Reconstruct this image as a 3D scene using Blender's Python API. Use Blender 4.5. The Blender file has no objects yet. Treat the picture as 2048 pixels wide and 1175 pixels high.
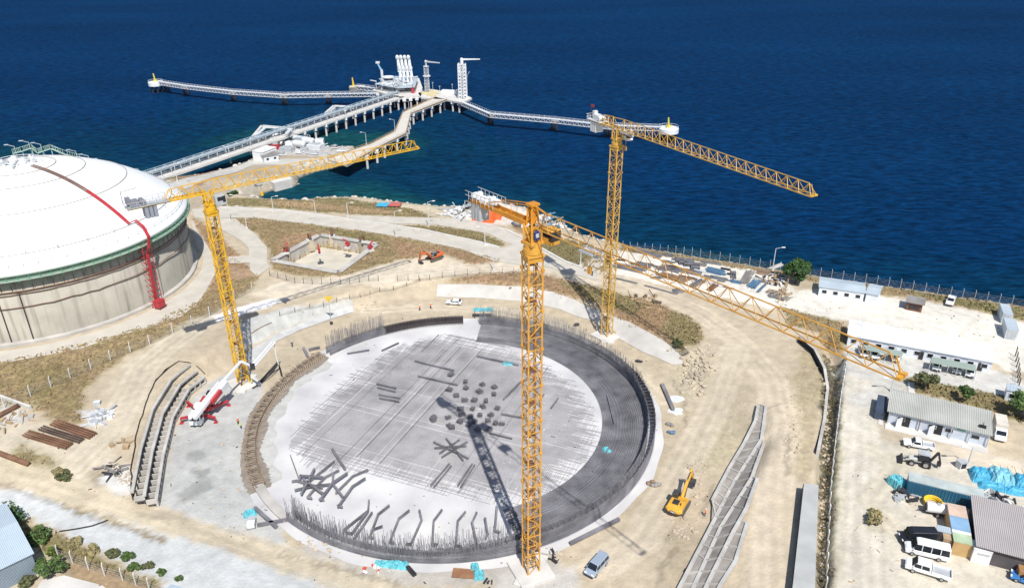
import bpy, bmesh, math, random
import numpy as np
from mathutils import Vector, Matrix
from mathutils.geometry import delaunay_2d_cdt
random.seed(11); np.random.seed(11)
SC = bpy.context.scene; COL = SC.collection
PI = math.pi; R = math.radians
# ------------------------------------------------------------------ camera
FOC = 1520.0; CAMH = 95.0; IW, IH = 2048.0, 1175.0
def _basis():
    d = Vector(((1050-1024)/FOC, -(3700-587.5)/FOC, -1.0)).normalized()
    up = -d; fw = Vector((0, 0, -1)); fh = (fw-up*fw.dot(up)).normalized()
    rt = fh.cross(up)
    return Matrix((rt, fh, up))          # rows: the world axes in camera space
BAS = _basis()
cam = bpy.data.cameras.new('camera'); camo = bpy.data.objects.new('camera', cam); COL.objects.link(camo)
cam.sensor_fit = 'HORIZONTAL'; cam.sensor_width = 36; cam.lens = 36*FOC/IW
cam.clip_start = 1; cam.clip_end = 40000
camo.matrix_world = Matrix.Translation((0, 0, CAMH)) @ BAS.to_4x4()
SC.camera = camo
def ray(u, v): return BAS @ Vector(((u-IW/2)/FOC, -(v-IH/2)/FOC, -1.0))
def P(u, v, z=0.0):
    r = ray(u, v); t = (z-CAMH)/r.z
    return Vector((r.x*t, r.y*t, z))
def pix(p):
    c = BAS.transposed() @ (Vector(p)-Vector((0, 0, CAMH)))
    return IW/2-FOC*c.x/c.z, IH/2+FOC*c.y/c.z
def zat(x, y, v):                        # the height over (x, y) that is seen on image row v
    lo, hi = -10.0, 94.0
    for _ in range(40):
        m = (lo+hi)/2
        if pix((x, y, m))[1] > v: lo = m
        else: hi = m
    return (lo+hi)/2
# ------------------------------------------------------------------ light and sky
SUN_EL = R(55); SUNDIR = Vector((0.27, -0.963, 0)).normalized()
w = bpy.data.worlds.new('World'); SC.world = w; w.use_nodes = True
nt = w.node_tree; bg = nt.nodes['Background']; sky = nt.nodes.new('ShaderNodeTexSky')
sky.sky_type = 'NISHITA'; sky.sun_disc = False; sky.sun_elevation = SUN_EL
sky.sun_rotation = math.atan2(SUNDIR.x, SUNDIR.y); sky.dust_density = 1.0; sky.ozone_density = 1.5
nt.links.new(sky.outputs[0], bg.inputs[0]); bg.inputs[1].default_value = 0.10
sl = bpy.data.lights.new('sun', 'SUN'); sl.energy = 4.6; sl.angle = R(0.5); sl.color = (1, 0.965, 0.9)
so = bpy.data.objects.new('sun', sl); COL.objects.link(so); so.location = (0, 0, 200)
sv = Vector((SUNDIR.x*math.cos(SUN_EL), SUNDIR.y*math.cos(SUN_EL), math.sin(SUN_EL)))
so.rotation_euler = sv.to_track_quat('Z', 'Y').to_euler()
SC.view_settings.view_transform = 'Standard'; SC.view_settings.look = 'None'
SC.view_settings.exposure = 0.16; SC.view_settings.gamma = 1.0
# ------------------------------------------------------------------ materials
def ramp(nt, a, b, p0=0.3, p1=0.7):
    r = nt.nodes.new('ShaderNodeValToRGB'); e = r.color_ramp.elements
    e[0].position = p0; e[0].color = (*a, 1) if len(a) == 3 else a
    e[1].position = p1; e[1].color = (*b, 1) if len(b) == 3 else b
    return r
def M(name, col, rough=0.7, metal=0.0, var=0.18, scale=0.6, bump=0.0, bscale=4.0, stretch=None, col2=None, detail=5):
    m = bpy.data.materials.new(name); m.use_nodes = True; n = m.node_tree; b = n.nodes['Principled BSDF']
    b.inputs['Roughness'].default_value = rough; b.inputs['Metallic'].default_value = metal
    tc = n.nodes.new('ShaderNodeTexCoord'); no = n.nodes.new('ShaderNodeTexNoise')
    mp = n.nodes.new('ShaderNodeMapping'); n.links.new(tc.outputs['Object'], mp.inputs[0])
    if stretch: mp.inputs['Scale'].default_value = stretch
    n.links.new(mp.outputs[0], no.inputs['Vector'])
    no.inputs['Scale'].default_value = scale; no.inputs['Detail'].default_value = detail
    lo = [c*(1-var) for c in col]; hi = [min(1, c*(1+var)) for c in col]
    if col2: lo, hi = list(col), list(col2)
    rp = ramp(n, lo, hi); n.links.new(no.outputs[0], rp.inputs[0]); n.links.new(rp.outputs[0], b.inputs['Base Color'])
    if bump:
        n2 = n.nodes.new('ShaderNodeTexNoise'); n2.inputs['Scale'].default_value = bscale; n2.inputs['Detail'].default_value = 4
        n.links.new(tc.outputs['Object'], n2.inputs['Vector'])
        bp = n.nodes.new('ShaderNodeBump'); bp.inputs['Strength'].default_value = bump; bp.inputs['Distance'].default_value = 0.1
        n.links.new(n2.outputs[0], bp.inputs['Height']); n.links.new(bp.outputs[0], b.inputs['Normal'])
    return m
def corrugated(name, col, axis='X', scale=1.0, var=0.12, rough=0.45, depth=0.5, col2=None):
    m = M(name, col, rough, 0.0, var, 0.25, col2=col2); n = m.node_tree; b = n.nodes['Principled BSDF']
    tc = [x for x in n.nodes if x.type == 'TEX_COORD'][0]
    wv = n.nodes.new('ShaderNodeTexWave'); wv.bands_direction = axis; wv.inputs['Scale'].default_value = scale
    n.links.new(tc.outputs['Object'], wv.inputs['Vector'])
    bp = n.nodes.new('ShaderNodeBump'); bp.inputs['Strength'].default_value = depth; bp.inputs['Distance'].default_value = 0.15
    n.links.new(wv.outputs[1], bp.inputs['Height']); n.links.new(bp.outputs[0], b.inputs['Normal'])
    return m
crane_y = M('crane_yellow', (0.50, 0.235, 0.035), 0.5, 0, 0.1, 0.7, col2=(0.66, 0.36, 0.06))
crane_y2 = M('crane_yellow_pale', (0.46, 0.27, 0.05), 0.5, 0, 0.1, 0.7, col2=(0.64, 0.40, 0.085))
crane_y3 = M('crane_yellow_strong', (0.60, 0.32, 0.014), 0.5, 0, 0.1, 0.7, col2=(0.74, 0.45, 0.02))
orange = M('orange_paint', (0.58, 0.24, 0.02), 0.45, 0, 0.15)
steel_d = M('dark_steel', (0.045, 0.043, 0.05), 0.6, 0.3, 0.3)
rebar_m = M('rebar_steel', (0.185, 0.182, 0.20), 0.7, 0.0, 0.38, 0.30)
rebar_l = M('rebar_pale', (0.28, 0.27, 0.29), 0.7, 0.1, 0.35, 0.3)
rust = M('rusty_steel', (0.19, 0.10, 0.06), 0.85, 0, 0.3, 0.5)
grey_p = M('grey_paint', (0.42, 0.44, 0.46), 0.5, 0, 0.15)
lgrey = M('pale_grey_paint', (0.62, 0.64, 0.66), 0.5, 0, 0.1)
pipe_b = M('pale_blue_grey_pipe', (0.40, 0.47, 0.52), 0.4, 0.1, 0.15)
white_p = M('white_paint', (0.78, 0.79, 0.80), 0.35, 0, 0.05)
conc = M('concrete', (0.45, 0.43, 0.40), 0.85, 0, 0.2, 0.3, 0.2)
conc_w = M('white_concrete', (0.72, 0.71, 0.70), 0.85, 0, 0.07, 0.25, 0.1)
conc_l = M('light_concrete', (0.58, 0.56, 0.53), 0.85, 0, 0.12, 0.3, 0.15)
conc_d = M('dark_concrete', (0.24, 0.225, 0.215), 0.9, 0, 0.25, 0.3, 0.2)
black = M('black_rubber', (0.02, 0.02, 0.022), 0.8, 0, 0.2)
glass = M('dark_glass', (0.015, 0.02, 0.028), 0.08, 0, 0.1)
red_p = M('red_paint', (0.42, 0.035, 0.045), 0.5, 0, 0.15)
red_o = M('orange_red_paint', (0.62, 0.09, 0.035), 0.5, 0, 0.15)
tarp_o = M('orange_tarp', (0.80, 0.13, 0.03), 0.6, 0, 0.12, 1.0, 0.4, 2)
tarp_t = M('turquoise_tarp', (0.12, 0.45, 0.52), 0.6, 0, 0.35, 1.2, 0.8, 2.5)
tarp_b = M('blue_tarp', (0.07, 0.38, 0.58), 0.5, 0, 0.25, 1.2, 0.8, 2.5)
green_p = M('green_paint', (0.10, 0.30, 0.20), 0.55, 0, 0.25, 0.6)
green_l = M('pale_green_paint', (0.36, 0.48, 0.40), 0.55, 0, 0.15, 0.4)
wood = M('timber', (0.40, 0.29, 0.18), 0.85, 0, 0.25, 0.8)
wood_d = M('dark_timber', (0.17, 0.08, 0.05), 0.85, 0, 0.25, 0.8)
yellow_p = M('yellow_paint', (0.75, 0.50, 0.03), 0.5, 0, 0.12)
yellow_g = M('yellow_green_paint', (0.66, 0.56, 0.08), 0.5, 0, 0.12)
hiviz = M('orange_vest', (0.85, 0.20, 0.05), 0.8, 0, 0.1)
hiviz_y = M('lime_vest', (0.62, 0.75, 0.08), 0.8, 0, 0.1)
skin_m = M('skin', (0.42, 0.24, 0.16), 0.7, 0, 0.08)
denim = M('dark_trousers', (0.06, 0.07, 0.10), 0.9, 0, 0.15)
leaf_d = M('leaf_deep_green', (0.035, 0.085, 0.018), 0.7, 0, 0.55, 0.9)
leaf_m = M('leaf_green', (0.07, 0.12, 0.03), 0.7, 0, 0.5, 0.9)
leaf_o = M('leaf_olive', (0.10, 0.11, 0.045), 0.75, 0, 0.5, 0.9)
leaf_y = M('leaf_straw', (0.27, 0.23, 0.11), 0.8, 0, 0.4, 0.6)
bark = M('bark', (0.12, 0.09, 0.06), 0.9, 0, 0.3, 2)
rock_m = M('pale_rock', (0.50, 0.46, 0.40), 0.9, 0, 0.3, 0.4, 0.3)
rock_w = M('white_rock', (0.68, 0.66, 0.62), 0.9, 0, 0.15, 0.4, 0.3)
rock_t = M('tan_rock', (0.44, 0.375, 0.29), 0.9, 0, 0.25, 0.4, 0.3)
# ------------------------------------------------------------------ mesh helper
class MB:
    def __init__(s): s.v = []; s.f = []
    def add(s, vs, fs):
        b = len(s.v); s.v += [tuple(x) for x in vs]; s.f += [tuple(i+b for i in f) for f in fs]; return s
    def box(s, c, d, rz=0.0, mat=None):
        x, y, z = d[0]/2, d[1]/2, d[2]/2; cs, sn = math.cos(rz), math.sin(rz); vs = []
        for k in (-z, z):
            for (i, j) in ((-x, -y), (x, -y), (x, y), (-x, y)):
                p = (i, j, k)
                if mat is not None: q = mat @ Vector(p); vs.append((q.x+c[0], q.y+c[1], q.z+c[2]))
                else: vs.append((c[0]+i*cs-j*sn, c[1]+i*sn+j*cs, c[2]+k))
        return s.add(vs, [(0, 3, 2, 1), (4, 5, 6, 7), (0, 1, 5, 4), (1, 2, 6, 5), (2, 3, 7, 6), (3, 0, 4, 7)])
    def bar(s, p, q, w, h=None, w2=None):
        p, q = Vector(p), Vector(q); d = q-p
        if d.length < 1e-6: return s
        d.normalize(); up = Vector((0, 0, 1)) if abs(d.z) < 0.95 else Vector((1, 0, 0))
        sx = d.cross(up).normalized(); sy = sx.cross(d); h = h or w; k = (w2/w) if w2 else 1.0
        vs = []
        for (o, kk) in ((p, 1.0), (q, k)):
            for (i, j) in ((-1, -1), (1, -1), (1, 1), (-1, 1)): vs.append(o+sx*(i*w*kk/2)+sy*(j*h*kk/2))
        return s.add(vs, [(0, 3, 2, 1), (4, 5, 6, 7), (0, 1, 5, 4), (1, 2, 6, 5), (2, 3, 7, 6), (3, 0, 4, 7)])
    def line(s, pts, w, h=None):
        for a, b in zip(pts, pts[1:]): s.bar(a, b, w, h)
        return s
    def tube(s, pts, r, n=8, r2=None, cap=True):
        pts = [Vector(p) for p in pts]; m = len(pts); rings = []
        for i, p in enumerate(pts):
            d = (pts[min(i+1, m-1)]-pts[max(i-1, 0)]).normalized()
            up = Vector((0, 0, 1)) if abs(d.z) < 0.95 else Vector((1, 0, 0))
            a = d.cross(up).normalized(); b = a.cross(d); rr = r if r2 is None else r+(r2-r)*i/(m-1)
            rings.append([p+(a*math.cos(2*PI*k/n)+b*math.sin(2*PI*k/n))*rr for k in range(n)])
        vs = [p for rg in rings for p in rg]; fs = []
        for i in range(m-1):
            for k in range(n):
                k2 = (k+1) % n; fs.append((i*n+k, i*n+k2, (i+1)*n+k2, (i+1)*n+k))
        if cap: fs += [tuple(range(n))[::-1], tuple(range((m-1)*n, m*n))]
        return s.add(vs, fs)
    def cyl(s, c, r, h, n=24, r2=None): return s.tube([c, (c[0], c[1], c[2]+h)], r, n, r2)
    def prism(s, poly, z0, z1):
        n = len(poly)
        g0 = z0 if isinstance(z0, (list, tuple)) else [z0]*n; g1 = z1 if isinstance(z1, (list, tuple)) else [z1]*n
        vs = [(p[0], p[1], g0[i]) for i, p in enumerate(poly)]+[(p[0], p[1], g1[i]) for i, p in enumerate(poly)]
        fs = [tuple(range(n))[::-1], tuple(range(n, 2*n))]+[(i, (i+1) % n, n+(i+1) % n, n+i) for i in range(n)]
        return s.add(vs, fs)
    def extr(s, prof, y0, y1, taper=None):          # an (x, z) side profile drawn out across y
        n = len(prof); vs = []
        for y in (y0, y1):
            for (x, z) in prof:
                k = taper(z) if taper else 1.0; vs.append((x, y*k, z))
        fs = [tuple(range(n)), tuple(range(n, 2*n))[::-1]]+[(i, n+i, n+(i+1) % n, (i+1) % n) for i in range(n)]
        return s.add(vs, fs)
    def quad(s, a, b, c, d): return s.add([a, b, c, d], [(0, 1, 2, 3)])
    def lathe(s, prof, n=48, c=(0, 0), a0=0.0, a1=2*PI, close=False):
        full = abs(a1-a0-2*PI) < 1e-6; m = n if full else n+1; vs = []; k = len(prof)
        for i in range(m):
            a = a0+(a1-a0)*i/n
            for (r, z) in prof: vs.append((c[0]+r*math.cos(a), c[1]+r*math.sin(a), z))
        fs = []
        for i in range(n):
            i2 = (i+1) % m
            for j in range(k if close else k-1):
                j2 = (j+1) % k; fs.append((i*k+j, i2*k+j, i2*k+j2, i*k+j2))
        if close and not full: fs += [tuple(range(k)), tuple(range((m-1)*k, m*k))[::-1]]
        return s.add(vs, fs)
    def blob(s, c, r, seed=0, sq=(1, 1, 1), rough=0.25, sub=1):
        bm = bmesh.new(); bmesh.ops.create_icosphere(bm, subdivisions=sub, radius=1.0); rd = random.Random(seed)
        vs = []
        for v in bm.verts:
            k = 1+rd.uniform(-rough, rough); vs.append((c[0]+v.co.x*r*k*sq[0], c[1]+v.co.y*r*k*sq[1], c[2]+v.co.z*r*k*sq[2]))
        fs = [tuple(v.index for v in f.verts) for f in bm.faces]; bm.free()
        return s.add(vs, fs)
    def xf(s, mat): s.v = [tuple(mat @ Vector(p)) for p in s.v]; return s
    def build(s, name, mat, parent=None, smooth=False, bevel=0.0, world=True, fix=True):
        me = bpy.data.meshes.new(name); vs = s.v
        if parent is not None and world:
            o = parent; mt = Matrix()
            while o is not None: mt = (Matrix.Translation(o.location) @ Matrix.Rotation(o.rotation_euler.z, 4, 'Z')) @ mt; o = o.parent
            mt = mt.inverted(); vs = [tuple(mt @ Vector(x)) for x in vs]
        me.from_pydata(vs, [], s.f); me.materials.append(mat)
        if fix and len(s.f) < 60000:
            bm = bmesh.new(); bm.from_mesh(me); bmesh.ops.recalc_face_normals(bm, faces=bm.faces); bm.to_mesh(me); bm.free()
        if smooth: me.polygons.foreach_set('use_smooth', [True]*len(me.polygons))
        me.update(); ob = bpy.data.objects.new(name, me); COL.objects.link(ob)
        if parent is not None: ob.parent = parent
        if bevel:
            b = ob.modifiers.new('bevel', 'BEVEL'); b.width = bevel; b.segments = 1; b.limit_method = 'ANGLE'
        return ob
def thing(name, label, cat, loc=(0, 0, 0), rz=0.0, group=None):
    o = bpy.data.objects.new(name, None); COL.objects.link(o); o.empty_display_size = 0.5
    o.location = loc; o.rotation_euler = (0, 0, rz)
    return tag(o, label, cat, group)
def tag(o, label, cat, group=None):
    o['label'] = label; o['category'] = cat
    if group: o['group'] = group
    return o
def kind(o, k): o['kind'] = k; return o
KIDS = {}
def dup(root, loc, rz=0.0, label=None, group=None, scale=None):
    def cp(o, par):
        c = o.copy(); COL.objects.link(c)
        if par is not None: c.parent = par
        for ch in [x for x in bpy.data.objects if x.parent == o and x != c]: cp(ch, c)
        return c
    r = cp(root, None); r.location = loc; r.rotation_euler = (0, 0, rz)
    if scale: r.scale = (scale,)*3 if not isinstance(scale, tuple) else scale
    if label: r['label'] = label
    if group: r['group'] = group
    return r
# ------------------------------------------------------------------ terrain
def sm(t): t = np.clip(t, 0, 1); return t*t*(3-2*t)
def wpoly(px, z): return np.array([P(u, v, z)[:2] for (u, v) in px])
def sdist(X, Y, poly, closed=True, W=None):
    """signed distance to a polygon (negative inside); with W the width carried by the nearest edge too"""
    n = len(poly); D = np.full(X.shape, 1e9); ins = np.zeros(X.shape, bool); WW = np.zeros(X.shape)
    for i in range(n if closed else n-1):
        a = poly[i]; b = poly[(i+1) % n]; e = b-a; L = e.dot(e)+1e-9
        t = np.clip(((X-a[0])*e[0]+(Y-a[1])*e[1])/L, 0, 1)
        d = np.hypot(X-a[0]-t*e[0], Y-a[1]-t*e[1])
        if W is not None:
            ww = W[i]*(1-t)+W[(i+1) % n]*t; WW = np.where(d < D, ww, WW)
        D = np.minimum(D, d)
        if closed:
            c = ((a[1] > Y) != (b[1] > Y)) & (X < (b[0]-a[0])*(Y-a[1])/((b[1]-a[1]) if b[1] != a[1] else 1e-9)+a[0])
            ins ^= c
    if closed: D = np.where(ins, -D, D)
    return (D, WW) if W is not None else D
LOWPX = [(312, 1012, 5.2), (326, 930, 5.4), (352, 850, 5.4), (380, 795, 5.2), (412, 770, 4.6), (470, 730, 5), (505, 697, 4.5), (560, 667, 4.5), (640, 638, 4.5),
         (706, 624, 4), (780, 604, 12), (868, 596, 6), (960, 597, 5), (1060, 610, 5), (1150, 640, 5.5), (1230, 677, 5.5), (1300, 718, 6), (1362, 748, 8),
         (1400, 800, 16), (1440, 860, 16), (1492, 905, 6), (1440, 1000, 6), (1365, 1175, 6), (1320, 1290, 6), (900, 1330, 12), (700, 1175, 9), (560, 1108, 4),
         (440, 1064, 4), (372, 1030, 3)]
LOW = wpoly([(a, b) for a, b, c in LOWPX], 0.0); LOWW = [c for a, b, c in LOWPX]
COAST = wpoly([(-900, 330), (-300, 345), (0, 350), (300, 358), (400, 335), (470, 318), (512, 300), (560, 279), (640, 281), (704, 291), (713, 299), (690, 316), (625, 329),
               (588, 343), (582, 356), (545, 361), (505, 371), (470, 385), (452, 391), (520, 396), (600, 399), (655, 393), (715, 393), (800, 404), (870, 411), (915, 412),
               (955, 404), (1000, 405), (1050, 415), (1100, 440), (1150, 466), (1230, 486), (1400, 514), (1560, 539), (1640, 552), (1800, 575), (1900, 590), (2048, 611),
               (2500, 680), (4200, 900)], 3.2)
for _i in range(9, 19): _c = P(*[(704, 291), (713, 299), (690, 316), (625, 329), (588, 343), (582, 356), (545, 361), (505, 371), (470, 385), (452, 391)][_i-9], 0.5); COAST[_i] = (_c.x, _c.y)
COAST = np.vstack([COAST, [[900, -400], [-900, -400]]])
BASINPX = [(547, 522), (640, 472), (751, 490), (677, 545)]
BASIN = wpoly(BASINPX, 4.0)
DITCH = wpoly([(1650, 672), (1672, 720), (1663, 800), (1655, 880), (1650, 960), (1644, 1060), (1640, 1175), (1636, 1300)], 4.0)
def hgt(X, Y):
    X = np.asarray(X, float); Y = np.asarray(Y, float)
    p = 0.6+3.4*np.maximum(sm((Y-95)/36), sm((X-18)/24))
    p = p-2.9*sm((Y-290)/24)
    d, W = sdist(X, Y, LOW, True, LOWW)
    h = p*sm(d/np.maximum(W, 0.5))
    c = sdist(X, Y, COAST)
    h = h-0.8*sm((c+4)/4)-np.clip(c, 0, 14-8*sm((Y-285)/15))*(0.62+1.0*sm((Y-285)/15))
    b = sdist(X, Y, BASIN); h = np.where(b < -0.1, h-4.4, h)
    q = sdist(X, Y, DITCH, False); h = h-2.4*(1-sm((q-0.5)/1.5))
    return h
def H(x, y): return float(hgt(np.array([x]), np.array([y]))[0])
def G(u, v, dz=0.0):                     # where the ray through a photo pixel meets the ground
    r = ray(u, v); z = np.linspace(5.5, -4.0, 120); t = (z-CAMH)/r.z
    X, Y = r.x*t, r.y*t; hh = hgt(X, Y)+dz-z
    i = int(np.argmax(hh >= 0))
    if hh[i] < 0: return P(u, v, dz)
    if i == 0: zz = z[0]
    else: k = hh[i-1]/(hh[i-1]-hh[i]); zz = z[i-1]+(z[i]-z[i-1])*k
    return P(u, v, zz)
def head(a, b): d = Vector(b)-Vector(a); return math.atan2(d.y, d.x)
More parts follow.
